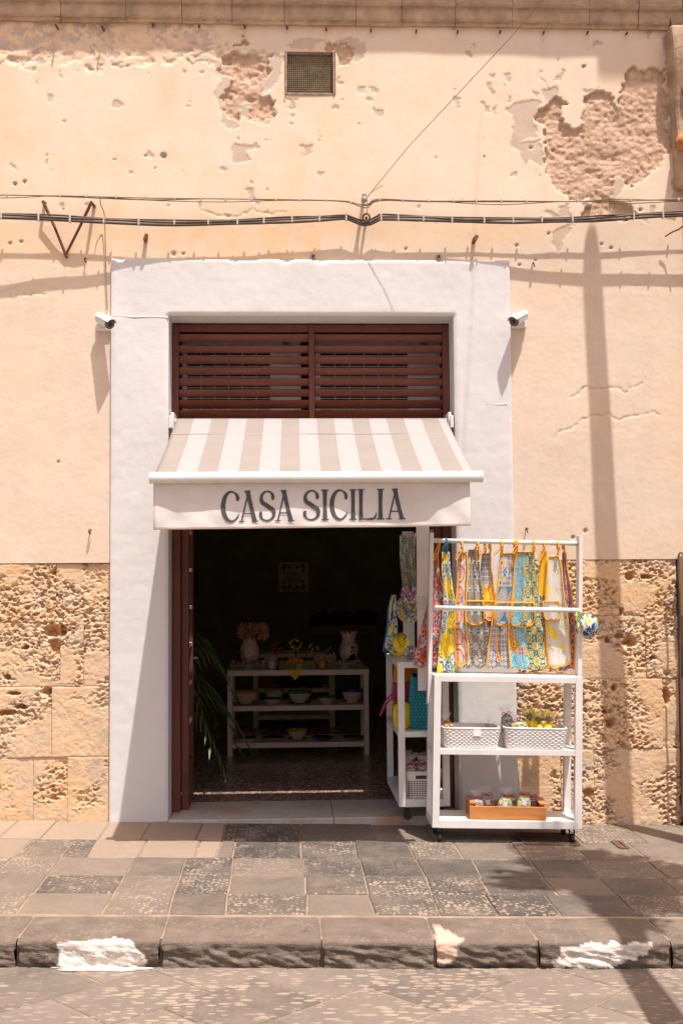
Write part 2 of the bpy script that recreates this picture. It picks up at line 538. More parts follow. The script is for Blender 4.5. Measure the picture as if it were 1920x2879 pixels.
g = MB(); g._add([(-300, -300, gz(-300) - 0.20), (300, -300, gz(300) - 0.20), (300, 300, gz(300) - 0.20), (-300, 300, gz(-300) - 0.20)], [(0, 1, 2, 3)])
tag(g.build('ground', GROUNDM, local=True), kind='structure')
road = tag(sheet('road', -9, 10, -9, KY + 0.30, -0.1235, MORTAR, 0.06).build('road', MORTAR, local=True), kind='structure')
walk = tag(sheet('sidewalk', -9, 10, KY + 0.03, 0.0, -0.0065, MORTAR, 0.12).build('sidewalk', MORTAR, local=True), kind='structure')

rows = [  # (y px back, y px front at x=800, joints in px at the row's middle, materials)
    (2310, 2362, [-330, -150, 20, 135, 292, 412, 562, 630, 846, 1050, 1205, 1420, 1600, 1775, 1950, 2130], 'LLLLLLLDDMMMMMMM'),
    (2362, 2412, [-300, -120, 62, 188, 258, 400, 556, 616, 658, 846, 1000, 1152, 1286, 1448, 1622, 1785, 1960, 2140], 'LLMMLLLMDDDMMMMMMM'),
    (2412, 2462, [-310, -160, 8, 152, 366, 515, 653, 853, 1018, 1180, 1338, 1503, 1652, 1838, 2020, 2200], 'LMMMMDMDDDDDMMMM'),
    (2462, 2512, [-280, -95, 112, 336, 498, 646, 858, 1030, 1204, 1360, 1542, 1702, 1878, 2060, 2240], 'MMMMDMMDDMMMMMM'),
    (2512, 2569, [-340, -130, 66, 304, 482, 637, 864, 1044, 1224, 1380, 1550, 1758, 1946, 2140, 2330], 'MMMMMMMDMDDMMMM')]
PM = {'L': PAV_L, 'M': PAV_M, 'D': PAV_D}
rng = random.Random(3)
for ri, (yb, yf, js, ms) in enumerate(rows):
    Yb, Yf = G(800, yb).y, G(800, yf).y
    if ri == 0: Yb = -0.004
    ym = (yb + yf) / 2
    xb = []
    for j in js:
        a = G(j, ym); k = rng.uniform(-0.006, 0.006)
        xb.append((a.x - k, a.x + k))
    for i in range(len(js) - 1):
        g0 = 0.002 + rng.random() * 0.004
        q = [(xb[i][1] + g0, Yf + g0 + rng.uniform(-.006, .006)), (xb[i + 1][1] - g0, Yf + g0 + rng.uniform(-.006, .006)),
             (xb[i + 1][0] - g0, Yb - g0 + rng.uniform(-.006, .006)), (xb[i][0] + g0, Yb - g0 + rng.uniform(-.006, .006))]
        vs_, fs_ = slab_quad(q, 0.0, 0.05, 0.005, rng.uniform(-0.004, 0.003))
        mesh_obj('paving_stone', vs_, fs_, PM[ms[i]], walk, local=True)
# kerbstones: rounded nose, hewn face
kj = [-560, -340, 46, 451, 904, 1222, 1512, 1882, 2300, 2700]
paint_polys = {2: [[(150, 2650), (235, 2640), (360, 2642), (395, 2680), (405, 2722), (150, 2722), (160, 2690)]],
               4: [], 6: [[(1585, 2665), (1640, 2652), (1800, 2650), (1842, 2655), (1820, 2690), (1700, 2722), (1565, 2722), (1575, 2690)]],
               5: [[(1215, 2600), (1255, 2625), (1300, 2640), (1290, 2690), (1240, 2715), (1222, 2690)]]}
for i in range(len(kj) - 1):
    x0 = G(kj[i], 2642).x + 0.003; x1 = G(kj[i + 1], 2642).x - 0.003
    nx = max(20, int((x1 - x0) / 0.0095)); rs = 0.022
    prof = [(0.335, 0.0), (0.25, 0.001), (0.17, 0.0), (0.11, -0.001), (0.06, -0.002), (0.03, -0.004)]
    for a in (0, 20, 40, 60, 80): prof.append((rs - rs * math.sin(R(a)) - 0.002, -0.004 - rs + rs * math.cos(R(a))))
    for t in np.linspace(0.032, 0.20, 26): prof.append((0.0 + 0.01 * t, -t))
    prof = np.array(prof)
    U = np.linspace(x0, x1, nx + 1)
    PX, T = np.meshgrid(U, np.arange(len(prof)))
    PY = KY + prof[T.astype(int), 0]; PZ = prof[T.astype(int), 1]
    face = sstep(-0.012, -0.05, PZ)
    seed = 40 + i * 7
    rough = (fbm(PX * 13, PZ * 50 + PX * 9, seed, 4) - 0.5) + 0.55 * (np.abs(fbm(PX * 22, PZ * 85 + PX * 24, seed + 2, 3) - 0.5) - 0.12)
    PY = PY + face * (rough * 0.034 + 0.01 * (fbm(PX * 4, PZ * 8, seed + 3, 2) - 0.5) + np.where(PZ < -0.10, (fbm(PX * 3, PX * 0 + 3, seed + 9, 3) - 0.38) * 0.05, 0) * sstep(-0.09, -0.125, PZ))
    top = 1 - face
    PZ = PZ + top * ((fbm(PX * 6, PY * 6, seed + 5, 4) - 0.5) * 0.009)
    ed = np.minimum(PX - x0, x1 - PX); edr = np.clip(1 - ed / 0.012, 0, 1) ** 2
    PY = PY + edr * face * 0.010; PZ = PZ - edr * top * 0.006
    PX = PX + (np.where(PX < (x0 + x1) / 2, 1, -1)) * edr * face * 0.01 * fbm(PZ * 30, PX, seed + 11, 2)
    PZW = PZ + gz(PX)
    cols = np.zeros(PX.shape + (4,)); cols[..., 3] = 1
    if i in paint_polys:
        M = np.array(CROT.transposed())
        V = np.stack([PX, PY, PZW], -1) - np.array(CAM)
        q = V @ M.T
        su = IW / 2 + FPX * q[..., 0] / -q[..., 2]; sv = IH / 2 - FPX * q[..., 1] / -q[..., 2]
        su = su + (fbm(PX * 22, PZ * 22, 5, 3) - 0.5) * 46; sv = sv + (fbm(PX * 30, PZ * 30, 9, 3) - 0.5) * 22
        for pl in paint_polys[i]:
            k = inpoly(su, sv, pl)
            cols[..., 1 if i == 5 else 0] = np.maximum(cols[..., 1 if i == 5 else 0], k * 1.0)
        PY = PY - cols[..., 0] * 0.004
    V = np.stack([PX, PY, PZW], -1).reshape(-1, 3)
    w = nx + 1
    idx = np.arange(V.shape[0]).reshape(len(prof), w)
    F = np.stack([idx[:-1, :-1], idx[1:, :-1], idx[1:, 1:], idx[:-1, 1:]], -1).reshape(-1, 4).tolist()
    F.append([int(t) for t in idx[:, 0]] + []) ; F.append([int(t) for t in idx[::-1, -1]])
    mesh_obj('kerbstone', V, F, KERB, walk, local=True, smooth=True, cols=cols.reshape(-1, 4))
# road slabs laid on the diagonal
c45 = math.cos(R(44)); s45 = math.sin(R(44))
o0 = G(594, 2791, -0.12)
for a in range(-10, 13):
    for b in range(-8, 9):
        L, Wd = 0.50, 0.385
        off = 0.5 * L * (b % 2)
        quad = []
        for (i, j) in ((0, 0), (1, 0), (1, 1), (0, 1)):
            u = (a + i) * L + off + (0.004 if i == 0 else -0.004); v = (b + j) * Wd + (0.004 if j == 0 else -0.004)
            quad.append((o0.x + u * c45 - v * s45, o0.y + u * s45 + v * c45))
        cx = sum(p[0] for p in quad) / 4; cy = sum(p[1] for p in quad) / 4
        if not (-2.6 < cx < 3.4 and -4.6 < cy): continue
        if min(p[1] for p in quad) > KY + 0.02: continue
        # slabs that meet the kerb are cut along it
        poly = []
        for k in range(4):
            p, r = quad[k], quad[(k + 1) % 4]
            if p[1] <= KY + 0.012: poly.append(p)
            if (p[1] - KY - 0.012) * (r[1] - KY - 0.012) < 0:
                t = (KY + 0.012 - p[1]) / (r[1] - p[1]); poly.append((p[0] + t * (r[0] - p[0]), KY + 0.012))
        if len(poly) < 3: continue
        dz = rng.uniform(-0.0015, 0.0015)
        n = len(poly); cc = Vector((sum(p[0] for p in poly) / n, sum(p[1] for p in poly) / n))
        vs_, fs_ = [], []
        for (k, zo) in ((0, -0.05), (0, -0.004), (1, 0.0)):
            for p in poly:
                p = Vector(p); p = p + (cc - p).normalized() * 0.004 * k
                vs_.append((p.x, p.y, gz(p.x) - 0.12 + zo + dz))
        for l in range(2):
            for k in range(n):
                fs_.append((l * n + k, l * n + (k + 1) % n, (l + 1) * n + (k + 1) % n, (l + 1) * n + k))
        fs_.append(tuple(range(2 * n, 3 * n)))
        mesh_obj('road_slab', vs_, fs_, ROADM, road, local=True)

# limewash spilled on the road below the painted kerb
lw = MB(); pts = []
for k in range(26):
    a = 2 * pi * k / 26; r = 1 + 0.18 * math.sin(5 * a + 1) + rng.uniform(-.08, .08)
    pts.append((G(285, 2728, -0.12).x + 0.20 * math.cos(a) * r, KY - 0.018 + 0.034 * math.sin(a) * r))
lw.prism(pts, 0, 1, lambda u, v, d: (u, min(v, KY + 0.004), gz(u) - 0.1185 + 0.003 * d))
o = lw.build('limewash_stain', m_white('spilled limewash', (0.66, 0.60, 0.53), 0.9, 0.2), road, local=True)
# drain grate and small access cover in the pavement
GR = simple('rusted drain iron', (0.13, 0.075, 0.05), 0.8, 0.35, 25, 0.4, 80)
def cover(name, px0, px1, py0, py1, nb, label):
    a, b = G(px0, py0), G(px1, py1)
    c = Vector(((a.x + b.x) / 2, (a.y + b.y) / 2, 0)); c.z = gz(c.x)
    e = empty(name, c, (0, math.atan(SLOPE), 0), label, 'drain cover')
    w, d = (b.x - a.x) / 2, (a.y - b.y) / 2
    m = MB()
    for s in (-1, 1):
        m.box(-w, w, s * d - 0.009, s * d + 0.009, -0.02, 0.006); m.box(s * w - 0.009, s * w + 0.009, -d + 0.0095, d - 0.0095, -0.02, 0.006)
    m.build('frame', GR, e, local=True)
    MB().box(-w + 0.01, w - 0.01, -d + 0.01, d - 0.01, -0.015, 0.0005).build('plate', GR, e, local=True)
    for k in range(nb):
        x = -w + 0.02 + (2 * w - 0.04) * (k + 0.5) / nb
        MB().box(x - 0.006, x + 0.006, -d + 0.012, d - 0.012, -0.004, 0.0045).build('bar', GR, e, local=True)
cover('drain_grate', 1450, 1628, 2343, 2378, 16, 'ribbed rusty drain grate in the pavement below the apron rack')
cover('access_cover', 1720, 1766, 2366, 2386, 0, 'small square rusty access cover in the pavement right of the rack')

# ================================================================== BUILDING
bld = empty('shop_building', (0, 0, 0), (0, 0, 0), 'cream plastered old building with sandstone base, white door surround and stone string course', 'building')
OX0, OX1, OZ = -0.772, 1.086, 3.266          # opening
SX0, SX1, SZ = -1.14, 1.461, 3.636           # white surround
ST = 1.666                                    # top of the sandstone base
CZ = 5.215                                    # string course underside
# --- plaster field
xs = np.arange(-2.02, 2.760, 0.0082); zs = np.arange(ST - 0.004, CZ + 0.02, 0.0082)
X, Z = np.meshgrid(xs, zs)
M = np.array(CROT.transposed())
q = (np.stack([X, X * 0, Z], -1) - np.array(CAM)) @ M.T
SU = IW / 2 + FPX * q[..., 0] / -q[..., 2]; SV = IH / 2 - FPX * q[..., 1] / -q[..., 2]
def crop(pts, ox, oy, s): return [(ox + s * a, oy + s * b) for a, b in pts]
A = lambda p: crop(p, 1360, 60, 560 / 1568)
B = lambda p: crop(p, 560, 100, 500 / 1568)
deep_p = [A([(430, 740), (470, 680), (540, 610), (620, 595), (655, 640), (635, 650), (610, 770), (650, 790), (700, 835), (780, 800), (745, 760), (780, 690), (800, 570), (900, 545), (1000, 590), (1040, 680), (1070, 690), (1100, 560), (1050, 530), (1120, 480), (1120, 370), (1420, 380), (1400, 520), (1450, 580), (1440, 640), (1460, 690), (1420, 790), (1440, 870), (1510, 930), (1480, 1000), (1400, 1060), (1380, 1130), (1320, 1170), (1270, 1240), (1160, 1280), (1030, 1220), (1020, 1370), (1060, 1400), (1140, 1450), (1220, 1540), (1100, 1560), (960, 1550), (820, 1550), (780, 1500), (850, 1450), (800, 1400), (700, 1400), (620, 1370), (560, 1310), (520, 1240), (470, 1120), (450, 1110), (480, 1040), (500, 950), (480, 850), (420, 790)]),
          B([(180, 180), (300, 160), (650, 160), (620, 200), (630, 320), (560, 400), (520, 470), (520, 510), (640, 550), (665, 600), (665, 710), (580, 745), (480, 735), (450, 690), (470, 620), (400, 620), (355, 650), (350, 740), (270, 740), (210, 660), (215, 540), (280, 440), (310, 390), (200, 360), (170, 300)]),
          B([(1110, 125), (1090, 95), (1130, 60), (1200, 80), (1370, 110), (1360, 160), (1330, 275), (1215, 265), (1205, 125)]),
          crop([(300, 90), (345, 60), (380, 0), (440, 40), (460, 75), (400, 70)], 560, 100, 500 / 1568)]
flake_p = [A(p) for p in ([(170, 670), (220, 630), (370, 630), (440, 650), (430, 740), (400, 800), (400, 930), (370, 920), (290, 950), (380, 960), (440, 930), (470, 1010), (440, 1160), (390, 1110), (350, 1090), (330, 1150), (280, 1080), (280, 1030), (220, 1010), (240, 940), (230, 830), (260, 790), (240, 740), (190, 710)],
           [(460, 530), (590, 525), (600, 580), (540, 620), (450, 640)], [(0, 490), (65, 490), (55, 580), (0, 530)], [(-10, 640), (30, 640), (40, 700), (0, 690)], [(60, 690), (100, 650), (100, 720)],
           [(860, 180), (900, 140), (935, 160), (930, 210), (880, 205)], [(610, 395), (635, 400), (620, 450), (575, 485), (580, 440)], [(580, 1440), (660, 1430), (690, 1550), (600, 1545), (480, 1520), (490, 1480), (570, 1500)],
           [(1020, 1210), (1160, 1160), (1300, 1180), (1260, 1260), (1160, 1290), (1090, 1330), (1030, 1400)], [(1440, 580), (1520, 530), (1530, 600), (1500, 690), (1440, 640)],
           [(1370, 130), (1470, 100), (1540, 500), (1420, 480), (1430, 260)], [(1480, 1230), (1568, 1150), (1570, 1400), (1470, 1400)], [(1420, 870), (1440, 780), (1500, 860), (1510, 1000), (1470, 1000)],
           [(560, 290), (580, 285), (595, 320)], [(760, 530), (900, 515), (800, 560)], [(1040, 680), (1110, 560), (1130, 700), (1060, 710)])]
flake_p += [B(p) for p in ([(110, 200), (180, 140), (660, 140), (730, 180), (720, 390), (640, 440), (540, 500), (700, 680), (620, 780), (480, 750), (380, 700), (340, 770), (290, 850), (220, 770), (180, 660), (170, 560), (110, 520), (160, 480), (180, 400), (140, 330)],
            [(1370, 40), (1450, 60), (1460, 150), (1390, 235), (1340, 200), (1350, 100), (1200, 60), (1250, 40)], [(1370, 440), (1440, 440), (1440, 525), (1390, 520)], [(1500, 450), (1565, 470), (1560, 530), (1500, 530)], [(1230, 380), (1260, 380), (1255, 450), (1235, 460)],
            [(330, 960), (500, 960), (500, 1000), (400, 1010), (440, 1100), (330, 1110), (280, 1080), (290, 1000)], [(350, 890), (380, 890), (375, 920), (350, 915)], [(740, 110), (1000, 105), (1130, 40), (900, 40), (760, 90)])]
flake_p += [crop(p, 960, 0, 960 / 1568) for p in ([(650, 390), (690, 385), (690, 430), (670, 420)], [(510, 450), (555, 460), (530, 500)], [(150, 490), (200, 495), (195, 530), (160, 525)], [(970, 1060), (1060, 1030), (1000, 1170), (960, 1110)])]
flake_p += [crop(p, 0, 0, 960 / 1568) for p in ([(1370, 670), (1430, 660), (1410, 720)],)]
holes_p = [(43, 517, 7), (70, 511, 6), (410, 437, 4), (461, 438, 11), (30, 684, 6), (61, 679, 6), (488, 714, 8), (516, 714, 5), (1655, 582, 4), (1760, 516, 6), (1776, 524, 6), (1690, 686, 5), (1716, 696, 5), (1800, 590, 6), (165, 1298, 5), (1645, 1492, 7), (1610, 1510, 6), (1480, 1490, 4), (1452, 690, 5), (1540, 655, 5), (436, 472, 3), (255, 1495, 4), (1140, 700, 4), (1430, 1180, 4), (1505, 730, 4), (1460, 745, 5), (1640, 187, 6), (1555, 420, 7), (1493, 415, 6), (1360, 440, 4), (180, 590, 3)]
wx = (fbm(X * 18, Z * 18, 11, 4) - 0.5) * 34; wz = (fbm(X * 18, Z * 18, 23, 4) - 0.5) * 34
U1, V1 = SU + wx, SV + wz
deep = np.zeros(X.shape, bool); flake = np.zeros(X.shape, bool)
for p in deep_p: deep |= inpoly(U1, V1, p)
for p in flake_p: flake |= inpoly(U1, V1, p)
# crumbling strip under the string course on the left
crumble = sstep(760, 520, SU + wx * 3) * sstep(225, 120, SV + wz * 2.5)
chips = (fbm(X * 26, Z * 30, 71, 4) < 0.47) & (fbm(X * 5, Z * 5, 75, 3) > 0.42)
flake |= (crumble > 0.35) & chips
# loose flecks of missing paint
flk = (fbm(X * 9, Z * 9, 91, 4) > 0.775) & (SV < 640)
flake |= flk
flake &= ~deep
base = (fbm(X * 1.6, Z * 1.6, 3, 3) - 0.5) * 0.012 + (fbm(X * 14, Z * 14, 4, 3) - 0.5) * 0.0012
lower = sstep(600, 800, SV + wz)
base += lower * (fbm(X * 50, Z * 50, 6, 2) - 0.5) * 0.0014
rough = (fbm(X * 24, Z * 24, 41, 4) - 0.5)
big = (fbm(X * 7, Z * 9, 43, 3) - 0.45)
Yh = base + flake * 0.0035 + deep * (0.014 + np.abs(rough) * 0.028 + (fbm(X * 38, Z * 52, 47, 3) - 0.5) * 0.010 + big * 0.026)
Yh += (crumble > 0.3) * (np.clip(fbm(X * 20, Z * 24, 61, 4) - 0.45, 0, 1)) * 0.03
for (hx, hy, hr) in holes_p:
    d = np.hypot(SU - hx + wx * 0.15, SV - hy + wz * 0.15)
    hr *= 0.68; k = np.clip(1.25 - d / hr, 0, 1); Yh += np.minimum(k * 2, 1) * 0.016
    flake |= d < hr * 1.5
# wandering hairline cracks
for (pts_c, wd) in [([(560, 596), (640, 612), (700, 596), (760, 592), (800, 606)], 2.2), ([(1515, 200), (1530, 228), (1540, 250)], 2), ([(1600, 1120), (1640, 1096), (1700, 1090), (1760, 1100), (1800, 1082)], 2.4), ([(1560, 1230), (1625, 1180), (1690, 1170), (1745, 1178), (1850, 1165)], 2.2), ([(0, 820), (60, 832), (130, 824)], 2)]:
    for k in range(len(pts_c) - 1):
        ax, ay = pts_c[k]; bx, by = pts_c[k + 1]
        tx, ty = bx - ax, by - ay
        t = np.clip(((U1 - ax) * tx + (V1 - ay) * ty) / (tx * tx + ty * ty), 0, 1)
        d = np.hypot(U1 - ax - t * tx, V1 - ay - t * ty)
        Yh += np.clip(1 - d / (wd * 1.6), 0, 1) * 0.006
lim = np.where(SU < 900, 765, 690 - sstep(1450, 1650, SU) * 60)
grey = sstep(-60, 60, SV - lim + wz * 2.0 + wx) * (0.55 + 0.45 * fbm(X * 3, Z * 3, 15, 3))
grey = np.maximum(grey, 0.0)
stain = np.clip(sstep(560, 660, SV) * sstep(830, 700, SV) * 0.8 + sstep(0.55, 0.75, fbm(X * 2.2, Z * 1.7, 19, 4)) * 0.6, 0, 1) * (1 - grey)
stain = np.maximum(stain, crumble * 0.8)
cols = np.stack([flake * 1.0, deep * 1.0, grey, stain], -1)
Vx0, Vx1 = W(800, 200).x, W(943, 200).x; Vz0, Vz1 = W(870, 268).z, W(870, 144).z
xc, zc = (xs[:-1] + xs[1:]) / 2, (zs[:-1] + zs[1:]) / 2
XC, ZC = np.meshgrid(xc, zc)
keep = ~((XC > SX0 + 0.03) & (XC < SX1 - 0.03) & (ZC < SZ - 0.05)) & ~((XC > Vx0) & (XC < Vx1) & (ZC > Vz0) & (ZC < Vz1))
hfield('plaster_wall', xs, zs, Yh, PLASTER, bld, keep, 0.05, cols)
# plain stretches of the same wall beyond the frame, upper storey and core of the wall
for a, b in ((-9, -2.017), (2.757, 9)): MB().box(a, b, 0.0, 0.05, 1.66, 5.23).build('side_wall', PLASTER, bld)
MB().box(-9, 9, 0.004, 0.4, 5.55, 10.2).build('upper_wall', PLASTER, bld)
CORE = simple('white painted reveal', (0.66, 0.64, 0.61), 0.85, 0.05, 3, 0.2, 60, spec=0.1)
m = MB()
m.box(-9, SX0 + 0.05, 0.13, 0.36, -0.05, 5.55); m.box(SX1 - 0.05, 9, 0.13, 0.36, -0.25, 5.55)
m.box(SX0 + 0.05, OX0, 0.052, 0.36, -0.05, 5.55); m.box(OX1, SX1 - 0.05, 0.052, 0.36, -0.25, 5.55)
m.box(OX0, OX1, 0.052, 0.36, OZ, Vz0 - 0.03); m.box(OX0, Vx0 - 0.004, 0.052, 0.36, Vz0 - 0.03, 5.55); m.box(Vx1 + 0.004, OX1, 0.052, 0.36, Vz0 - 0.03, 5.55)
m.box(Vx0 - 0.004, Vx1 + 0.004, 0.052, 0.36, Vz1 + 0.004, 5.55); m.box(Vx0 - 0.004, Vx1 + 0.004, 0.26, 0.36, Vz0 - 0.03, Vz1 + 0.004)
m.build('wall_core', CORE, bld)
# --- white surround (one rendered frame, uneven upper edge)
def axis(marks, step):
    r = []
    for a, b in zip(marks[:-1], marks[1:]):
        n = max(1, int(round((b - a) / step))); r += list(np.linspace(a, b, n, endpoint=False))
    return np.array(r + [marks[-1]])
sx = axis([SX0, OX0, OX1, SX1], 0.014); sz = axis([-0.04, OZ, SZ], 0.014)
Xs, Zs = np.meshgrid(sx, sz)
Zs_top = Zs.copy()
Ys = -0.026 + (fbm(Xs * 2.2, Zs * 2.2, 81, 3) - 0.5) * 0.010 + (fbm(Xs * 25, Zs * 25, 82, 3) - 0.5) * 0.0028
edge = np.minimum(np.minimum(Xs - SX0, SX1 - Xs), SZ - Zs)
inner = np.hypot(np.maximum(np.maximum(OX0 - Xs, Xs - OX1), 0), np.maximum(Zs - OZ, 0))
Ys += np.clip(1 - edge / 0.006, 0, 1) ** 2 * 0.004 + np.clip(1 - inner / 0.02, 0, 1) ** 2 * 0.012
# broken upper rim
chip = fbm(Xs * 9, Zs * 0 + 3, 87, 3)
Ys += ((SZ - Zs) < (chip - 0.60) * 0.12) * 0.018
kp = ~((XCs := (sx[:-1] + sx[1:]) / 2)[None, :].repeat(len(sz) - 1, 0) > OX0) | ~(XCs[None, :].repeat(len(sz) - 1, 0) < OX1) | (((sz[:-1] + sz[1:]) / 2)[:, None].repeat(len(sx) - 1, 1) > OZ)
hfield('door_surround', sx, sz, Ys, SURR, bld, kp, 0.0515)
# raised cable channels plastered into the surround
for pl, nm in (([(320, 890), (345, 889), (380, 892), (430, 890), (474, 893)], 0), ([(1365, 1136), (1390, 1138), (1424, 1136)], 0)):
    MB().tube([W(a, b, -0.021) for a, b in pl], 0.006, 8).build('cable_channel', SURR, bld, smooth=True)

# --- sandstone base
def stone(x0, x1, z0, z1, seed, pit=1.0, off=0.0, cav=(), step=0.005, name='stone_block', Y0=0.0, mud=0.0):
    x0 += 0.0009; x1 -= 0.0009; z0 += 0.0009; z1 -= 0.0009
    xs = np.linspace(x0, x1, max(6, int((x1 - x0) / step))); zs = np.linspace(z0, z1, max(6, int((z1 - z0) / step)))
    X, Z = np.meshgrid(xs, zs)
    wx = (fbm(X * 30, Z * 30, seed, 4) - 0.5) * 0.034; wz = (fbm(X * 30, Z * 30, seed + 5, 4) - 0.5) * 0.026
    d1, r1 = worley((X + wx) / 0.034, (Z + wz) / 0.025, seed)
    d2, r2 = worley((X + wx) / 0.0185, (Z + wz) / 0.0135, seed + 3)
    zone = sstep(0.45, 0.62, fbm(X * 4 + seed, Z * 5, seed + 9, 4) + (pit - 1) * 0.26)
    p1 = sstep(0.0, 0.16, 0.50 * r1 - d1 + 0.05) * (0.010 + 0.016 * r1) * zone
    p2 = sstep(0.0, 0.20, 0.55 * r2 - d2 + 0.02) * 0.009 * (0.12 + 0.88 * zone)
    ed = np.minimum(np.minimum(X - x0, x1 - X), np.minimum(Z - z0, z1 - Z))
    ed = ed + (fbm(X * 30, Z * 30, seed + 2, 2) - 0.5) * 0.008
    Y = Y0 + off + p1 + p2 + (fbm(X * 4, Z * 4, seed + 13, 3) - 0.5) * 0.014 + (fbm(X * 40, Z * 40, seed + 15, 4) - 0.5) * (0.005 + 0.012 * zone)
    Y += np.clip(1 - ed / 0.006, 0, 1) * 0.0035
    cv = np.zeros(X.shape)
    for (cx, cy, rx, ry) in cav:
        c = W(cx, cy); k = np.hypot((X - c.x + wx * 0.8) / (rx / 435), (Z - c.z + wz * 0.8) / (ry / 435))
        kk = sstep(1.05, 0.45, k); Y += kk * 0.055; cv = np.maximum(cv, kk)
    cols = np.zeros(X.shape + (4,)); cols[..., 0] = np.clip(cv * 0.7 + p1 * 6, 0, 0.7)
    cols[..., 1] = mud * sstep(0.10, 0.02, Z - z0 + (fbm(X * 14, Z * 10, seed + 21, 3) - 0.5) * 0.12) * sstep(0.4, 0.6, fbm(X * 6, Z * 6, seed + 23, 3))
    cols[..., 3] = 1
    hfield(name, xs, zs, Y, TUFA, bld, None, 0.12 + Y0, cols)
zl = [W(150, y).z for y in (1583, 1749, 1931, 2130)] + [-0.06]
rowsL = [([-60, -330, 158, 312], 1.3), ([-240, 172, 312], 1.15), ([-110, 146, 312], 0.85), ([-260, 95, 190, 312], 0.6)]
rowsL = [([-330, -60, 158], 1.35), ([-330, -190, 170, 236], 1.15), ([-330, -120, 146], 0.85), ([-330, -90, 94, 190], 0.42)]
cavs = {(0, 1): [(165, 1610, 26, 12), (270, 1642, 14, 12)], (0, 0): [(20, 1636, 22, 10)], (1, 2): [(168, 1773, 24, 22)], (1, 1): [(150, 1775, 26, 20), (155, 1818, 16, 26), (70, 1822, 12, 8), (20, 1905, 10, 10)], (2, 1): [(135, 1945, 16, 14), (60, 1988, 22, 7), (20, 2005, 30, 9), (40, 1950, 18, 6)]}
sd = 100
for r, (js, pit) in enumerate(rowsL):
    xsj = [W(j, (1583, 1749, 1931, 2130)[r] + 60).x for j in js] + [SX0 + 0.004]
    for i in range(len(xsj) - 1):
        sd += 17
        stone(xsj[i], xsj[i + 1], zl[r + 1], zl[r] - (0.004 if r == 0 else 0), sd, pit * (0.8 if (r == 2 and i == 2) else 1), 0.004 * ((i + r) % 3), cavs.get((r, i), ()), mud=1.0 if r == 3 else 0)
zr = [ST - 0.003] + [W(1750, y).z for y in (1731, 1909, 2106)] + [-0.12]
rowsR = [([1560, 1740], 1.3), ([1580, 1815], 1.1), ([1600, 1740, 1862], 0.95), ([1576, 1670], 0.5)]
cavr = {(0, 2): [(1770, 1620, 14, 14), (1815, 1622, 20, 9), (1745, 1720, 12, 14)], (1, 1): [(1770, 1806, 26, 18), (1742, 1790, 14, 10), (1705, 1800, 8, 12)], (1, 2): [(1835, 1850, 12, 6)], (2, 1): [(1725, 1935, 8, 14), (1700, 2000, 10, 8), (1715, 2035, 14, 18)], (2, 3): [(1875, 1960, 12, 30)], (3, 1): [(1655, 2230, 16, 16)]}
PX0 = 2.535
for r, (js, pit) in enumerate(rowsR):
    xsj = [SX1 - 0.004] + [W(j, (1570, 1731, 1909, 2106)[r] + 90).x for j in js] + [PX0]
    for i in range(len(xsj) - 1):
        sd += 17
        stone(xsj[i], xsj[i + 1], zr[r + 1], zr[r], sd, pit, 0.004 * ((i + r) % 3), cavr.get((r, i), ()), mud=1.0 if r == 3 else 0)
# far stretches of the base, out of frame
MB().box(-9, W(-330, 1800).x, 0.0, 0.05, -0.2, ST - 0.004).build("base_course", TUFA, bld); MB().box(3.3, 9, 0.0, 0.05, -0.4, ST - 0.004).build("base_course", TUFA, bld)
# pilaster at the right edge, with its scrolled bracket above
for r in range(4):
    sd += 17
    stone(PX0 + (0.012 if r == 3 else 0.02 + 0.01 * (r % 2)), 3.30, zr[r + 1], zr[r] + (0.02 if r == 0 else 0), sd, 0.7, 0, (), 0.012, 'pilaster_block', -0.10)
MB().box(2.66, 3.3, -0.07, 0.05, ST + 0.02, 4.15).build('pilaster_shaft', PLASTER, bld, bevel=0.01)
MB().box(2.60, 3.3, -0.12, 0.04, ST + 0.016, ST + 0.10).build('pilaster_moulding', ROUGHC, bld, bevel=0.02)
pr = []
for k in range(15):
    a = k / 14.0
    pr.append((-0.05 - 0.08 * math.sin(a * pi * 0.5) ** 1.6 - 0.02 * math.sin(a * pi * 3), 4.12 + 1.08 * a))
pr = [(0.03, 4.12)] + pr + [(0.03, 5.20)]
m = MB()
m.prism(pr, 2.585, 3.2, lambda u, v, d: (d - 0.06 * max(0, (v - 4.5)) ** 0.8 * (1 if d < 3 else 0), u, v))
m.build('scroll_bracket', ROUGHC, bld, bevel=0.02)
m = MB(); m.tube([(2.575, -0.10, 4.42), (2.66, -0.10, 4.40)], 0.05, 14); m.build('scroll_eye', simple('orange tinted stone', (0.52, 0.24, 0.10), 0.9, 0.3, 12, 0.5, 40), bld, smooth=True)

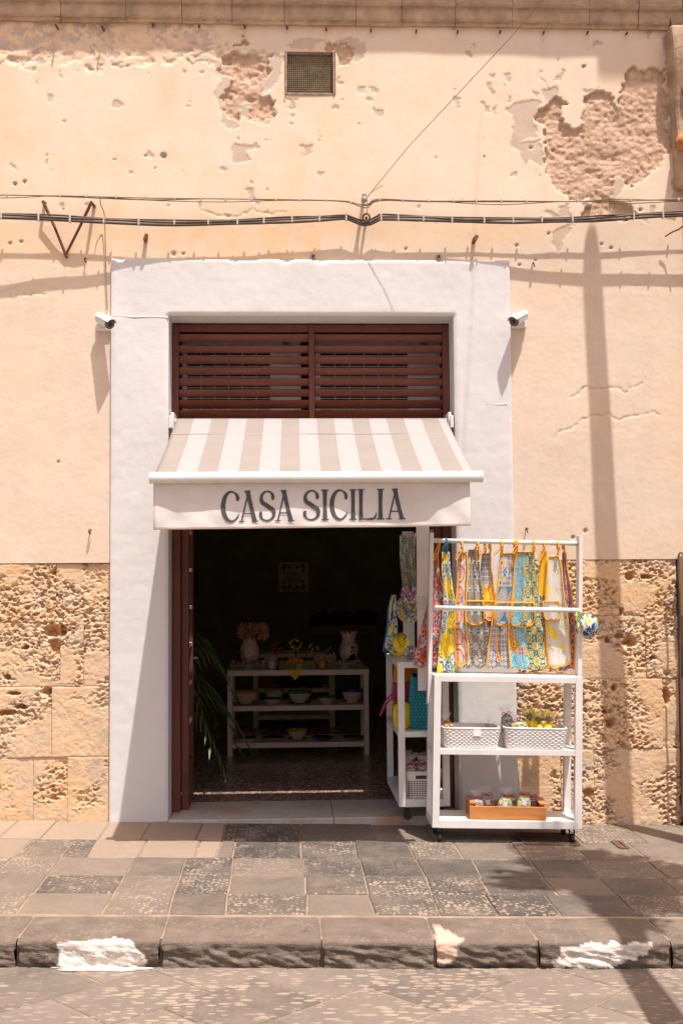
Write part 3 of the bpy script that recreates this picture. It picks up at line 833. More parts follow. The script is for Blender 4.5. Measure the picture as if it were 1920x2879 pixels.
# --- string course: moulded stones, each its own piece
prof = [(0.04, 0.0), (-0.018, 0.0), (-0.020, 0.022), (-0.030, 0.028), (-0.034, 0.040), (-0.036, 0.115), (-0.052, 0.122), (-0.060, 0.140), (-0.050, 0.150), (-0.052, 0.235), (-0.075, 0.245), (-0.080, 0.33), (0.04, 0.335)]
jl = [-260, -90, 175, 357, 513, 654, 800, 1000, 1128, 1278, 1437, 1652, 1790, 1960, 2140]
for i in range(len(jl) - 1):
    x0 = W(jl[i], 50).x + 0.0015; x1 = W(jl[i + 1], 50).x - 0.0015
    dy = rng.uniform(-0.005, 0.004); dz = rng.uniform(-0.003, 0.003)
    nx = 14
    V, F = [], []
    ra = random.Random(i)
    for k in range(nx + 1):
        for (a, b) in prof:
            V.append((x0 + (x1 - x0) * k / nx, a + dy + (ra.uniform(-.003, .003) if a < 0 else 0), CZ + b + dz + ra.uniform(-.0025, .0025)))
    n = len(prof)
    for k in range(nx):
        for j in range(n - 1): F.append((k * n + j, k * n + j + 1, (k + 1) * n + j + 1, (k + 1) * n + j))
    F += [tuple(range(n)), tuple(nx * n + j for j in range(n - 1, -1, -1))]
    mesh_obj('cornice_stone', V, F, ROUGHC, bld)
MB().box(-9, W(-260, 50).x, -0.05, 0.04, CZ, CZ + 0.33).build("cornice_run", ROUGHC, bld); MB().box(W(2140, 50).x, 9, -0.05, 0.04, CZ, CZ + 0.33).build("cornice_run", ROUGHC, bld)
# roof ledge above the frame (it shades the string course) and the balcony to the right
m = MB(); m.prism([(0.0, 6.29), (-0.38, 6.29), (-0.385, 6.36), (-0.42, 6.38), (-0.42, 6.48), (0.0, 6.52)], -9, 9, lambda u, v, d: (d, u, v)); m.build('eaves_ledge', ROUGHC, bld)
BX = 2.68
m = MB(); m.box(BX, 5.6, -1.22, 0.0, 8.78, 9.00); m.build('balcony_slab', ROUGHC, bld, bevel=0.02)
m = MB()
m.box(BX + 0.03, 5.57, -1.20, -1.17, 9.90, 9.95)
for k in range(24): m.tube([(BX + 0.05 + k * 0.122, -1.185, 9.00), (BX + 0.05 + k * 0.122, -1.185, 9.91)], 0.009, 6)
o = m.build('balcony_railing', IRON, bld); o['kind'] = 'stuff'
# iron pins under the string course
for px, py in ((165, 82), (293, 84), (432, 72), (562, 76), (690, 78), (808, 80), (918, 84), (1043, 88), (1170, 90), (1286, 92), (1405, 92), (1527, 94), (1650, 94), (1760, 96)):
    a = W(px, py)
    MB().tube([(a.x, 0.02, a.z), (a.x - 0.004, -0.035 if px > 400 else -0.075, a.z - 0.004)], 0.007, 6).build('iron_pin', IRON, bld)
for px, py in ((165, 62), (300, 66)):
    a = W(px, py)
    MB().ball((a.x, -0.03, a.z), 0.022, 8, 6, 0.7).build('mortar_lump', ROUGHC, bld, smooth=True)
# --- vent with wire mesh
VF = simple('grey brown vent frame', (0.30, 0.21, 0.16), 0.8, 0.35, 25, 0.4, 80)
m = MB()
t = 0.016
m.box(Vx0 + 0.002, Vx0 + t + 0.002, -0.006, 0.05, Vz0 + 0.002, Vz1 - 0.002); m.box(Vx1 - t - 0.002, Vx1 - 0.002, -0.006, 0.05, Vz0 + 0.002, Vz1 - 0.002)
m.box(Vx0 + t + 0.004, Vx1 - t - 0.004, -0.002, 0.05, Vz0 + 0.002, Vz0 + t); m.box(Vx0 + t + 0.004, Vx1 - t - 0.004, 0.012, 0.05, Vz1 - t, Vz1 - 0.002)
vent = m.build('vent_frame', VF, bld, bevel=0.002)
m = MB()
nxw, nzw = 23, 20
for k in range(1, nxw):
    x = Vx0 + t + (Vx1 - Vx0 - 2 * t) * k / nxw; m.tube([(x, 0.022, Vz0 + t), (x, 0.022 + 0.004 * math.sin(k), Vz1 - t)], 0.0022, 5)
for k in range(1, nzw):
    z = Vz0 + t + (Vz1 - Vz0 - 2 * t) * k / nzw; m.tube([(Vx0 + t, 0.026, z), (Vx1 - t, 0.026, z)], 0.0022, 5)
o = m.build('wire_mesh', simple('dull wire', (0.36, 0.28, 0.17), 0.6, 0.2, 20, metal=0.3), vent); o['kind'] = 'stuff'
MB().box(Vx0 - 0.003, Vx1 + 0.003, 0.2, 0.258, Vz0 - 0.028, Vz1 + 0.003).build('vent_back', simple('vent shade colour', (0.04, 0.03, 0.025), 0.95), vent)  # near-black colour stands in for the shade inside the vent, on back and sill
MB().box(Vx0 + 0.002, Vx1 - 0.002, 0.055, 0.199, Vz0 - 0.028, Vz0 - 0.02).build('vent_sill', simple('vent shade colour', (0.04, 0.03, 0.025), 0.95), vent)

# --- louvred fanlight
LY = 0.205
def vx(px, y=1000, Y=LY): return W(px, y, Y).x
FZ1 = OZ - 0.012; FZ0 = 2.555
m = MB()
xl0, xl1, xm0, xm1, xr0, xr1 = OX0 + 0.003, vx(503), vx(868), vx(884), vx(1244), OX1 - 0.003
ztr = W(870, 933, LY).z
m.box(xl0, xl1, LY, LY + 0.05, FZ0, FZ1); m.box(xr0, xr1, LY, LY + 0.05, FZ0, FZ1)
m.box(xl1, xm0, LY + 0.001, LY + 0.049, ztr, FZ1); m.box(xm1, xr0, LY + 0.001, LY + 0.049, ztr, FZ1)
m.box(xm0, xm1, LY - 0.003, LY + 0.052, FZ0, FZ1)
m.box(xl1, xm0, LY + 0.001, LY + 0.049, FZ0, FZ0 + 0.03); m.box(xm1, xr0, LY + 0.001, LY + 0.049, FZ0, FZ0 + 0.03)
lw_ = m.build('louvre_window', WOOD_D, bld, bevel=0.003)
for (a, b, sag) in ((xl1, xm0, 1), (xm1, xr0, 0)):
    for k, py in enumerate((948, 979.5, 1011, 1042.5, 1073, 1103.5, 1134.5, 1164)):
        z = W(870, py, LY).z + rng.uniform(-.002, .002)
        # plank leaning outwards at its foot
        V = []
        hw, th = 0.023, 0.006
        tl = 0.016 if k < 6 else 0.028
        for x in (a + 0.001, b - 0.001):
            dz = rng.uniform(-.002, .002)
            for (u, w_) in ((-1, -1), (1, -1), (1, 1), (-1, 1)):
                V.append((x, LY + 0.024 + u * th - w_ * tl + 0.0, z + dz + w_ * hw + u * 0.003))
        mm = MB(); mm._add(V, [(0, 1, 2, 3), (7, 6, 5, 4), (0, 4, 5, 1), (1, 5, 6, 2), (2, 6, 7, 3), (3, 7, 4, 0)])
        mm.build('slat', WOOD_S, lw_, bevel=0.002)

# --- door frame and opened leaves
DZ1 = 2.545
m = MB()
DY0, DY1 = 0.205, 0.29
m.box(OX0 + 0.003, OX0 + 0.055, DY0, DY1, 0.02, DZ1 - 0.05); m.box(OX1 - 0.055, OX1 - 0.003, DY0, DY1, 0.0, DZ1 - 0.05)
m.box(OX0 + 0.003, OX1 - 0.003, DY0 + 0.001, DY1, DZ1 - 0.05, DZ1)
m.build('door_frame', WOOD_D, bld, bevel=0.004)
def leaf(x0, x1, y0, y1, panes, hx):
    m = MB()
    s = 0.075
    zb, zt = 0.035, DZ1 - 0.06
    m.box(x0, x1, y0, y0 + s, zb, zt); m.box(x0, x1, y1 - s, y1, zb, zt)
    m.box(x0 + 0.001, x1 - 0.001, y0 + s, y1 - s, zb, zb + 0.30); m.box(x0 + 0.001, x1 - 0.001, y0 + s, y1 - s, zt - 0.10, zt)
    l = m.build('door_leaf', WOOD_D, bld, bevel=0.003)
    zz = np.linspace(zb + 0.30, zt - 0.10, panes + 1)
    for k in range(panes):
        if k: MB().box(x0 + 0.004, x1 - 0.004, y0 + s + 0.001, y1 - s - 0.001, zz[k] - 0.012, zz[k] + 0.012).build('glazing_bar', WHITE, l)
        MB().box((x0 + x1) / 2 - 0.003, (x0 + x1) / 2 + 0.003, y0 + s + 0.001, y1 - s - 0.001, zz[k] + 0.0125, zz[k + 1] - 0.0125).build('glass_pane', GLASS, l)
    MB().tube([(hx, y1 - 0.04, 1.0), (hx + 0.03 * (1 if hx > x0 else -1), y1 - 0.04, 1.0), (hx + 0.03 * (1 if hx > x0 else -1), y1 - 0.12, 1.0)], 0.008, 8).build('door_handle', DARKMETAL, l)
leaf(OX0 + 0.058, OX0 + 0.104, 0.275, 0.70, 8, OX0 + 0.104)
leaf(OX1 - 0.104, OX1 - 0.058, 0.275, 0.70, 8, OX1 - 0.104)
# --- marble threshold in two slabs
MARB = Nt('worn marble'); _p = MARB.pos()
_f = MARB.noise(_p, 5, 7, 0.7, 1.2)
MARB = MARB.fin(MARB.mix(MARB.step(MARB.noise(_p, 2.4, 5), 0.52, 0.75), MARB.ramp(_f, [(0.3, (0.36, 0.33, 0.29)), (0.55, (0.50, 0.46, 0.41)), (0.75, (0.58, 0.54, 0.48))]), (0.42, 0.22, 0.10)), 0.45, MARB.bump(MARB.noise(_p, 40, 5), 0.15, 0.003), spec=0.4)
FLZ = 0.022
for x0, x1 in ((OX0 + 0.004, W(935, 2270, 0.1).x), (W(935, 2270, 0.1).x + 0.003, OX1 - 0.004)):
    MB().box(x0, x1, -0.055, 0.545, -0.06, FLZ + 0.012).build('threshold_slab', MARB, bld, bevel=0.006)

# ================================================================== SHOP INTERIOR
RX0, RX1, RY1, RZ1 = -2.6, 2.9, 7.6, 3.3
INW = simple('dark green painted wall', (0.24, 0.235, 0.155), 0.9, 0.2, 3)
INC = simple('pale ceiling', (0.80, 0.77, 0.71), 0.9, 0.1, 3)  # one even pale ceiling paint
m = MB()
INS = simple('cream painted side wall', (0.84, 0.80, 0.73), 0.9, 0.04, 3)
for a, b in ((RX0 - 0.2, RX0), (RX1, RX1 + 0.2)): MB().box(a, b, 0.362, RY1, -0.15, RZ1).build('shop_wall', INS, bld)
MB().box(RX0 - 0.2, RX1 + 0.2, RY1, RY1 + 0.2, -0.1, RZ1).build('shop_wall', INW, bld)
MB().box(RX0 - 0.2, RX1 + 0.2, 0.362, RY1 + 0.2, RZ1 + 0.001, RZ1 + 0.2).build('shop_ceiling', INC, bld)
MB().box(RX0, RX1, RY1 - 0.03, RY1 - 0.001, FLZ, FLZ + 0.14).build('skirting', simple('beige skirting', (0.20, 0.14, 0.09), 0.7), bld)
TERR = Nt('brown terrazzo'); _p = TERR.pos()
_d = TERR.vor(_p, 70, out='Color'); _s = TERR.node('ShaderNodeSeparateColor'); TERR.put(_s.inputs[0], _d)
TERR = TERR.fin(TERR.ramp(_s.outputs[0], [(0.0, (0.15, 0.085, 0.06)), (0.35, (0.28, 0.165, 0.12)), (0.65, (0.44, 0.31, 0.235)), (0.9, (0.62, 0.51, 0.43))], 'CONSTANT'), 0.22, spec=0.5)
floor = tag(MB().box(RX0, RX1, 0.546, RY1, -0.05, FLZ - 0.004).build('shop_floor', simple('dark grout', (0.04, 0.03, 0.025), 0.9), local=True), kind='structure')
ts = 0.40
tile_me = None
for i in range(14):
    for j in range(18):
        x0 = RX0 + i * ts; y0 = 0.546 + j * ts
        if x0 + ts > RX1 or y0 + ts > RY1 or abs(x0) > 2.2 and j < 6: continue
        if tile_me is None:
            o = MB().box(0.001, ts - 0.001, 0.001, ts - 0.001, -0.012, 0.0).build('floor_tile', TERR, floor, local=True); tile_me = o.data
        else:
            o = bpy.data.objects.new('floor_tile', tile_me); link(o, floor)
        o.location = (x0, y0, FLZ + rng.uniform(-.0006, .0006))
# dark side passage on the right of the back wall

# ================================================================== AIR CONDITIONERS behind the louvre
ACM = m_white('off white casing', (0.78, 0.75, 0.70), 0.45, 0.06)
def text_mesh(txt, size):
    cu = bpy.data.curves.new('t', 'FONT'); cu.body = txt; cu.size = size; cu.align_x = 'CENTER'; cu.align_y = 'CENTER'; cu.offset = size * 0.02
    ob = bpy.data.objects.new('t', cu)
    sc.collection.objects.link(ob)
    dg = bpy.context.evaluated_depsgraph_get()
    me = bpy.data.meshes.new_from_object(ob.evaluated_get(dg))
    v = [tuple(p.co) for p in me.vertices]; f = [tuple(p.vertices) for p in me.polygons]
    bpy.data.objects.remove(ob); bpy.data.curves.remove(cu); bpy.data.meshes.remove(me)
    return v, f
R32 = text_mesh('R32', 0.026)
ac_shelf = MB().box(OX0 + 0.002, OX1 - 0.002, 0.3615, 0.93, 2.56, 2.595).build('unit_shelf', simple('dark shelf board', (0.05, 0.035, 0.028), 0.8), bld)
MB().box(OX0 - 0.2, OX1 + 0.2, 0.93, 0.95, 2.56, RZ1).build('fanlight_backing', INW, bld)
for k, (pa, pb, lab) in enumerate(((512, 846, 'white air conditioner unit behind the left half of the louvred fanlight'), (886, 1236, 'white air conditioner unit behind the right half of the louvred fanlight'))):
    Y0 = 0.36 + 0.05
    x0, x1 = W(pa, 1000, Y0).x, W(pb, 1000, Y0).x
    e = empty('air_conditioner', ((x0 + x1) / 2, Y0 + 0.15, 2.595), (0, 0, 0), lab, 'air conditioner', 'air conditioner units above the door')
    z0, z1 = 2.615, 3.20
    xg = x0 + (x1 - x0) * 0.74
    m = MB(); m.box(x0, x1, Y0 + 0.03, Y0 + 0.33, z0, z1)
    m.box(x0, x0 + 0.035, Y0, Y0 + 0.03, z0, z1); m.box(xg, x1, Y0, Y0 + 0.03, z0, z1)
    m.box(x0 + 0.035, xg, Y0, Y0 + 0.03, z1 - 0.05, z1); m.box(x0 + 0.035, xg, Y0, Y0 + 0.03, z0, z0 + 0.05)
    m.build('casing', ACM, e, bevel=0.004)
    MB().box(x0 + 0.036, xg - 0.001, Y0 + 0.024, Y0 + 0.0295, z0 + 0.051, z1 - 0.051).build('fan_recess', simple('dark recess', (0.03, 0.025, 0.022), 0.8), e)
    nb = 26
    m = MB()
    for j in range(nb):
        z = z0 + 0.06 + (z1 - z0 - 0.12) * j / (nb - 1)
        m.tube([(x0 + 0.036, Y0 + 0.004, z), (xg - 0.001, Y0 + 0.004, z)], 0.0035, 6)
    for j in range(1, 6):
        x = x0 + 0.035 + (xg - x0 - 0.035) * j / 6; m.tube([(x, Y0 + 0.010, z0 + 0.055), (x, Y0 + 0.010, z1 - 0.055)], 0.003, 6)
    o = m.build('fan_grille', ACM, e); o['kind'] = 'stuff'
    lx, lz = xg + (x1 - xg) * 0.52, W(870, 965, Y0).z
    MB().box(lx - 0.030, lx + 0.030, Y0 - 0.003, Y0 - 0.0005, lz - 0.018, lz + 0.018).build('label_plate', simple('pale label', (0.45, 0.42, 0.36), 0.5), e)
    mesh_obj('label_lettering', [(lx + a, Y0 - 0.0045, lz + b) for a, b, c in R32[0]], R32[1], BLACK, e)
    for fx in (x0 + 0.08, x1 - 0.08): MB().box(fx - 0.03, fx + 0.03, Y0 + 0.05, Y0 + 0.30, 2.5955, 2.6145).build('foot', BLACK, e)

# ================================================================== AWNING
YB = -1.18                                    # front face of the awning bar
aw = empty('awning', (0.13, 0.0, 2.0), (0, 0, 0), 'retractable beige and white striped awning with lettered valance over the shop door', 'awning')
n = Nt('striped awning canvas')
uvn = n.coord('UV'); sp = n.node('ShaderNodeSeparateXYZ'); n.put(sp.inputs[0], uvn)
fr = n.math('FRACT', n.math('MULTIPLY', sp.outputs[0], 7.72))
st = n.math('GREATER_THAN', fr, 0.5)
_p = n.pos()
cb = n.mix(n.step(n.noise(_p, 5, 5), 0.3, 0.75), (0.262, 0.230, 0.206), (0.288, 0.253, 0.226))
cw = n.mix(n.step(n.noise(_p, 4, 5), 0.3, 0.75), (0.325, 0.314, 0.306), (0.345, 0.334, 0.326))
spk = n.math('LESS_THAN', n.vor(_p, 14), 0.045)
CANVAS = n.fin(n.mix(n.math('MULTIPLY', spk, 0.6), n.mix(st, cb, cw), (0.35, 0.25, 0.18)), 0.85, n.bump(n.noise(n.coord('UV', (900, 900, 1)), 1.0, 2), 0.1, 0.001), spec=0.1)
ftl, ftr = W(497, 1180, 0.06), W(1252, 1180, 0.06)
fbl, fbr = W(436, 1330, YB + 0.03), W(1330, 1328, YB + 0.03)
TZ = 2.600
fv, ff, fu = [], [], []
NU, NV = 60, 24
for j in range(NV + 1):
    v = j / NV
    for i in range(NU + 1):
        u = i / NU
        a = ftl.lerp(ftr, u); a.z = TZ; b = fbl.lerp(fbr, u); b.z = 2.132
        p = a.lerp(b, v)
        p.z -= 0.012 * math.sin(pi * v) + 0.004 * math.sin(pi * v) * math.sin(9 * u + 2)
        p.z += 0.0025 * math.exp(-((v - 0.30) / 0.02) ** 2)
        fv.append(p); fu.append((u, v))
for j in range(NV):
    for i in range(NU):
        w = NU + 1; ff.append((j * w + i, j * w + i + 1, (j + 1) * w + i + 1, (j + 1) * w + i))
mesh_obj('canvas', [tuple(p) for p in fv], ff, CANVAS, aw, smooth=True, uv=fu, solid=0.0015)
# seam across the cloth
MB().tube([(ftl.lerp(fbl, 0.30) + Vector((0.003, 0, 0.004))).lerp(ftr.lerp(fbr, 0.30) + Vector((-0.003, 0, 0.004)), k / 20) + Vector((0, 0, (2.6 * 0.7 + 2.132 * 0.3) - ftl.lerp(fbl, 0.30).z - 0.0078)) for k in range(21)], 0.0022, 6).build('seam', simple('beige thread', (0.50, 0.42, 0.36), 0.9), aw)
# roller and brackets
MB().tube([(ftl.x - 0.01, 0.075, TZ - 0.030), (ftr.x + 0.01, 0.075, TZ - 0.030)], 0.033, 16).build('roller', WHITE_M, aw, smooth=True)
for s, bx in ((-1, ftl.x - 0.022), (1, ftr.x + 0.022)):
    m = MB(); m.box(bx - 0.010, bx + 0.010, 0.01, 0.20, TZ - 0.075, TZ + 0.035); m.box(bx - 0.022 if s < 0 else bx, bx if s < 0 else bx + 0.022, -0.012, 0.02, TZ - 0.07, TZ + 0.01)
    m.build('bracket', WHITE_M, aw, bevel=0.003)
    # folding arm under the cloth
    ex = fbl.x + 0.22 if s < 0 else fbr.x - 0.22
    el = Vector((bx + (-s) * 0.36, -0.50, TZ - 0.30))
    MB().tube([(bx - s * 0.02, 0.02, TZ - 0.10), el], 0.018, 10).tube([el, (ex, YB + 0.06, 2.115)], 0.015, 10).build('folding_arm', WHITE_M, aw, smooth=True)
# front bar
bL, bR = W(421, 1343, YB + 0.03), W(1356, 1341, YB + 0.03)
bz = 2.108
sec = [(0.030 * math.cos(2 * pi * k / 20) * (1.0) + 0.030, 0.0315 * math.sin(2 * pi * k / 20)) for k in range(20)]
m = MB(); m.prism(sec, bL.x + 0.006, bR.x - 0.012, lambda u, v, d: (d, YB + u, bz + v)); m.build('front_bar', WHITE_M, aw, bevel=0.0)
for x0, x1 in ((bL.x, bL.x + 0.0055), (bR.x - 0.0115, bR.x)):
    m = MB(); m.prism([(0.030 + (u - 0.030) * 1.05, v * 1.05) for u, v in sec], x0, x1, lambda u, v, d: (d, YB + u, bz + v)); m.build('end_cap', PLASTIC, aw, bevel=0.001)
# valance
vL, vR = W(432, 1486, YB + 0.05).x, W(1321, 1474, YB + 0.05).x
VTZ = bz - 0.022
def val(u, v):
    """u along, v down the valance"""
    keys = [(0, .046), (.08, .058), (.15, .055), (.26, .057), (.36, .056), (.46, .052), (.56, .050), (.63, .064), (.70, .078), (.80, .080), (.86, .072), (.92, .050), (1.0, .030)]
    for (a, b), (c, d) in zip(keys[:-1], keys[1:]):
        if u <= c:
            t = (u - a) / (c - a); t = t * t * (3 - 2 * t); o = b + (d - b) * t; break
    o = 0.045 + (o - 0.045) * min(1, v * 2.2)
    o += 0.0022 * math.sin(31 * u + 7 * v) * v + 0.0016 * math.sin(57 * u - 11 * v) * v
    z = VTZ - v * (0.262 + 0.0 * u)
    return Vector((vL + (vR - vL) * u, YB + o, z + 0.012 * v * u))
VALM = Nt('cream valance cloth'); _p = VALM.pos()
VALM = VALM.fin(VALM.ramp(VALM.noise(_p, 7, 5), [(0.3, (0.66, 0.62, 0.585)), (0.7, (0.72, 0.685, 0.655))]), 0.9, VALM.bump(VALM.noise(_p, 24, 4), 0.25, 0.006), spec=0.08)
m = MB(); m.grid(90, 18, val); m.build('valance', VALM, aw, smooth=True, solid=0.0012)
MB().tube([val(k / 60, 0.985) + Vector((0, -0.002, 0)) for k in range(61)], 0.0016, 5).build('hem_stitching', simple('rust thread', (0.45, 0.30, 0.24), 0.9), aw)
# lettering: strokes of varying width
def stroke(pts, ws):
    out = []
    P = [Vector(p) for p in pts]
    for i, p in enumerate(P):
        t = (P[min(i + 1, len(P) - 1)] - P[max(i - 1, 0)]).normalized(); nn = Vector((-t.y, t.x))
        out.append((p + nn * ws[i] / 2, p - nn * ws[i] / 2))
    return out
def arc(cx, cy, rx, ry, a0, a1, n=24): return [(cx + rx * math.cos(R(a0 + (a1 - a0) * k / n)), cy + ry * math.sin(R(a0 + (a1 - a0) * k / n))) for k in range(n + 1)]
def glyph(c):
    """list of strips in a unit-high box (x already in heights)"""
    S = []
    def serif(x, y, w, t=0.035): S.append(stroke([(x - w / 2, y), (x - w / 4, y), (x, y), (x + w / 4, y), (x + w / 2, y)], [t, t, t * 1.5, t, t]))
    if c == 'I':
        S.append(stroke([(0.11, 0.0), (0.11, 0.25), (0.11, 0.5), (0.11, 0.75), (0.11, 1.0)], [0.135, 0.115, 0.105, 0.115, 0.135])); serif(0.11, 0.018, 0.23); serif(0.11, 0.982, 0.21)
    elif c == 'L':
        S.append(stroke([(0.11, 0.0), (0.11, 0.25), (0.11, 0.5), (0.11, 0.75), (0.11, 1.0)], [0.135, 0.115, 0.105, 0.115, 0.135])); serif(0.11, 0.982, 0.21)
        S.append(stroke([(0.04, 0.02), (0.3, 0.02), (0.46, 0.03), (0.56, 0.05)], [0.04, 0.045, 0.07, 0.04]))
        S.append(stroke([(0.60, 0.26), (0.585, 0.16), (0.53, 0.04)], [0.015, 0.035, 0.08]))
    elif c == 'A':
        S.append(stroke([(0.08, 0.0), (0.16, 0.33), (0.24, 0.66), (0.32, 1.0)], [0.055, 0.05, 0.05, 0.05]))
        S.append(stroke([(0.28, 1.0), (0.36, 0.66), (0.44, 0.33), (0.525, 0.0)], [0.15, 0.13, 0.125, 0.14]))
        S.append(stroke([(0.14, 0.265), (0.42, 0.265)], [0.04, 0.04])); serif(0.085, 0.018, 0.19); serif(0.525, 0.018, 0.22); serif(0.28, 0.982, 0.20)
    elif c == 'C':
        a = arc(0.30, 0.5, 0.235, 0.475, 62, 306, 30)
        S.append(stroke(a, [0.045 + 0.085 * math.sin(pi * k / 30) ** 1.5 for k in range(31)]))
        S.append(stroke([(0.405, 0.94), (0.46, 0.87), (0.485, 0.78), (0.475, 0.70), (0.44, 0.70)], [0.05, 0.085, 0.10, 0.085, 0.03]))
        S.append(stroke([(0.435, 0.115), (0.49, 0.19), (0.515, 0.28)], [0.05, 0.035, 0.02]))
    elif c == 'S':
        p = arc(0.27, 0.745, 0.19, 0.225, 55, 235, 16)[:-1] + [(0.20, 0.555), (0.265, 0.50), (0.335, 0.44)] + arc(0.25, 0.255, 0.205, 0.225, 42, -135, 16)
        k = len(p)
        S.append(stroke(p, [0.05 + 0.085 * math.exp(-((i / (k - 1) - 0.5) / 0.24) ** 2) for i in range(k)]))
        S.append(stroke([(0.36, 0.94), (0.41, 0.88), (0.43, 0.79), (0.42, 0.72), (0.385, 0.72)], [0.05, 0.085, 0.10, 0.085, 0.03]))
        S.append(stroke([(0.115, 0.085), (0.075, 0.15), (0.06, 0.24), (0.075, 0.30), (0.11, 0.30)], [0.05, 0.085, 0.10, 0.085, 0.03]))
    return S
GW = {'I': 0.22, 'L': 0.62, 'A': 0.63, 'C': 0.53, 'S': 0.49}
def letters(name, spots, mat, parent, fn, off=0.0):
    """spots: (char, u0, u1, vtop, vbot); fn(u, v, k) -> point, one object per letter"""
    for c, u0, u1, vt, vb in spots:
        V, F = [], []
        for k, strip in enumerate(glyph(c)):
            n0 = len(V)
            for a, b in strip:
                for q in (a, b):
                    V.append(tuple(fn(u0 + (u1 - u0) * q.x / GW[c], vb + (vt - vb) * q.y, k)))
            for i in range(len(strip) - 1): F.append((n0 + 2 * i, n0 + 2 * i + 1, n0 + 2 * i + 3, n0 + 2 * i + 2))
        mesh_obj(name, V, F, mat, parent)
Lc = [('C', 322, 406), ('A', 403, 490), ('S', 491, 566), ('A', 566, 652), ('S', 688, 766), ('I', 772, 807), ('C', 810, 893), ('I', 899, 933), ('L', 935, 1026), ('I', 1022, 1058), ('A', 1066, 1152)]
valance = bpy.data.objects['valance']
def uv_of(cx, cy):
    p = W(420 + cx * 0.625, 1140 + cy * 0.625, YB + 0.055)
    u = (p.x - vL) / (vR - vL)
    return u, (VTZ - p.z + 0.0) / (0.262)
spots = []
for c, a, b in Lc:
    t = 386 - (a - 322) * 0.0135; bt = 527 - (a - 322) * 0.0135
    u0, v0 = uv_of(a, t); u1, v1 = uv_of(b, bt)
    spots.append((c, u0, u1, v0, v1))
letters('letter', spots, INK, valance, lambda u, v, k: val(u, v) + Vector((0, -0.0035 - 0.0003 * k, 0)))

# ================================================================== CABLES AND IRON ON THE FACADE
def yo(px, keys):
    for (a, b), (c, d) in zip(keys[:-1], keys[1:]):
        if px <= c: return b + (d - b) * max(0, (px - a)) / (c - a)
    return keys[-1][1]
kT = [(-300, .15), (0, .144), (300, .11), (490, .085), (1020, .072), (1430, .10), (1920, .13), (2300, .14)]
tp = [(-260, 606), (0, 612), (160, 618), (300, 626), (480, 632), (640, 630), (800, 624), (900, 620), (965, 616), (985, 620), (1010, 630), (1025, 633), (1042, 630), (1062, 620), (1080, 616), (1200, 620), (1320, 624), (1440, 625), (1560, 624), (1680, 620), (1800, 612), (1930, 606), (2200, 600)]
def catm(pts, n=6):
    P = [Vector(p) for p in pts]; out = []
    for i in range(len(P) - 1):
        a, b, c, d = P[max(i - 1, 0)], P[i], P[i + 1], P[min(i + 2, len(P) - 1)]
        for k in range(n):
            t = k / n
            out.append(0.5 * ((2 * b) + (c - a) * t + (2 * a - 5 * b + 4 * c - d) * t * t + (3 * b - a - 3 * c + d) * t ** 3))
    return out + [P[-1]]
cab = empty('power_cable', W(960, 625, -0.08), (0, 0, 0), 'thick bundle of black power cables strung across the facade', 'cable')
for k, (dy, dz, r) in enumerate(((0.0, 0.0, 0.0095), (-0.004, 0.016, 0.0075), (0.003, 0.029, 0.006))):
    pts = [W(a, b, -yo(a, kT)) + Vector((0, dy, dz + 0.003 * math.sin(a * 0.021 + k * 2))) for a, b in tp]
    MB().tube(catm(pts, 6), r, 8).build('strand', CABLE, cab, smooth=True)
for px, py in ((5, 612), (110, 618), (198, 622), (293, 625), (391, 630), (491, 629), (586, 628), (668, 628), (742, 625), (821, 622), (898, 619), (973, 617), (1071, 617), (1119, 617), (1190, 619), (1270, 622), (1360, 624), (1441, 624), (1522, 622), (1608, 621), (1780, 613), (1862, 610)):
    c = W(px, py, -yo(px, kT))
    MB().box(c.x - 0.006, c.x + 0.006, c.y - 0.014, c.y + 0.013, c.z - 0.010, c.z + 0.036).build('clip', CLIP, cab, bevel=0.003)
kU = [(-300, .12), (0, .113), (700, .112), (1020, .105), (1920, .10), (2300, .1)]
up_ = [(-260, 546), (0, 549), (200, 551), (420, 558), (620, 560), (800, 562), (960, 563), (1010, 577), (1035, 578), (1065, 562), (1200, 565), (1400, 566), (1600, 566), (1760, 564), (1930, 562), (2200, 560)]
cab2 = empty('telephone_wire', W(960, 560, -0.1), (0, 0, 0), 'thin twisted telephone wires strung just above the black cables', 'wire')
for k in range(3):
    pts = [W(a, b, -yo(a, kU)) + Vector((0, 0.003 * (k - 1), 0.006 * math.sin(a * 0.05 + k * 2.1) + 0.004 * math.sin(a * 0.013 * (k + 1)))) for a, b in up_]
    if k == 2: pts = [p + Vector((0, 0, -0.012 * abs(math.sin(i * 1.3)))) for i, p in enumerate(pts)]
    MB().tube(catm(pts, 6), (0.0042, 0.0036, 0.0028)[k], 6).build('strand', WIRE, cab2, smooth=True)
for px in (20, 170, 244, 328, 400, 492, 565, 634, 707, 776, 844, 917, 986, 1067, 1132, 1204, 1275, 1338, 1408, 1478, 1622, 1771, 1906):
    py = [b + (d - b) * (px - a) / (c - a) for (a, b), (c, d) in zip(up_[:-1], up_[1:]) if a <= px <= c][0]
    c = W(px, py, -yo(px, kU))
    MB().box(c.x - 0.006, c.x + 0.006, c.y - 0.011, c.y + 0.011, c.z - 0.008, c.z + 0.012).build('clip', CLIP, cab2, bevel=0.002)
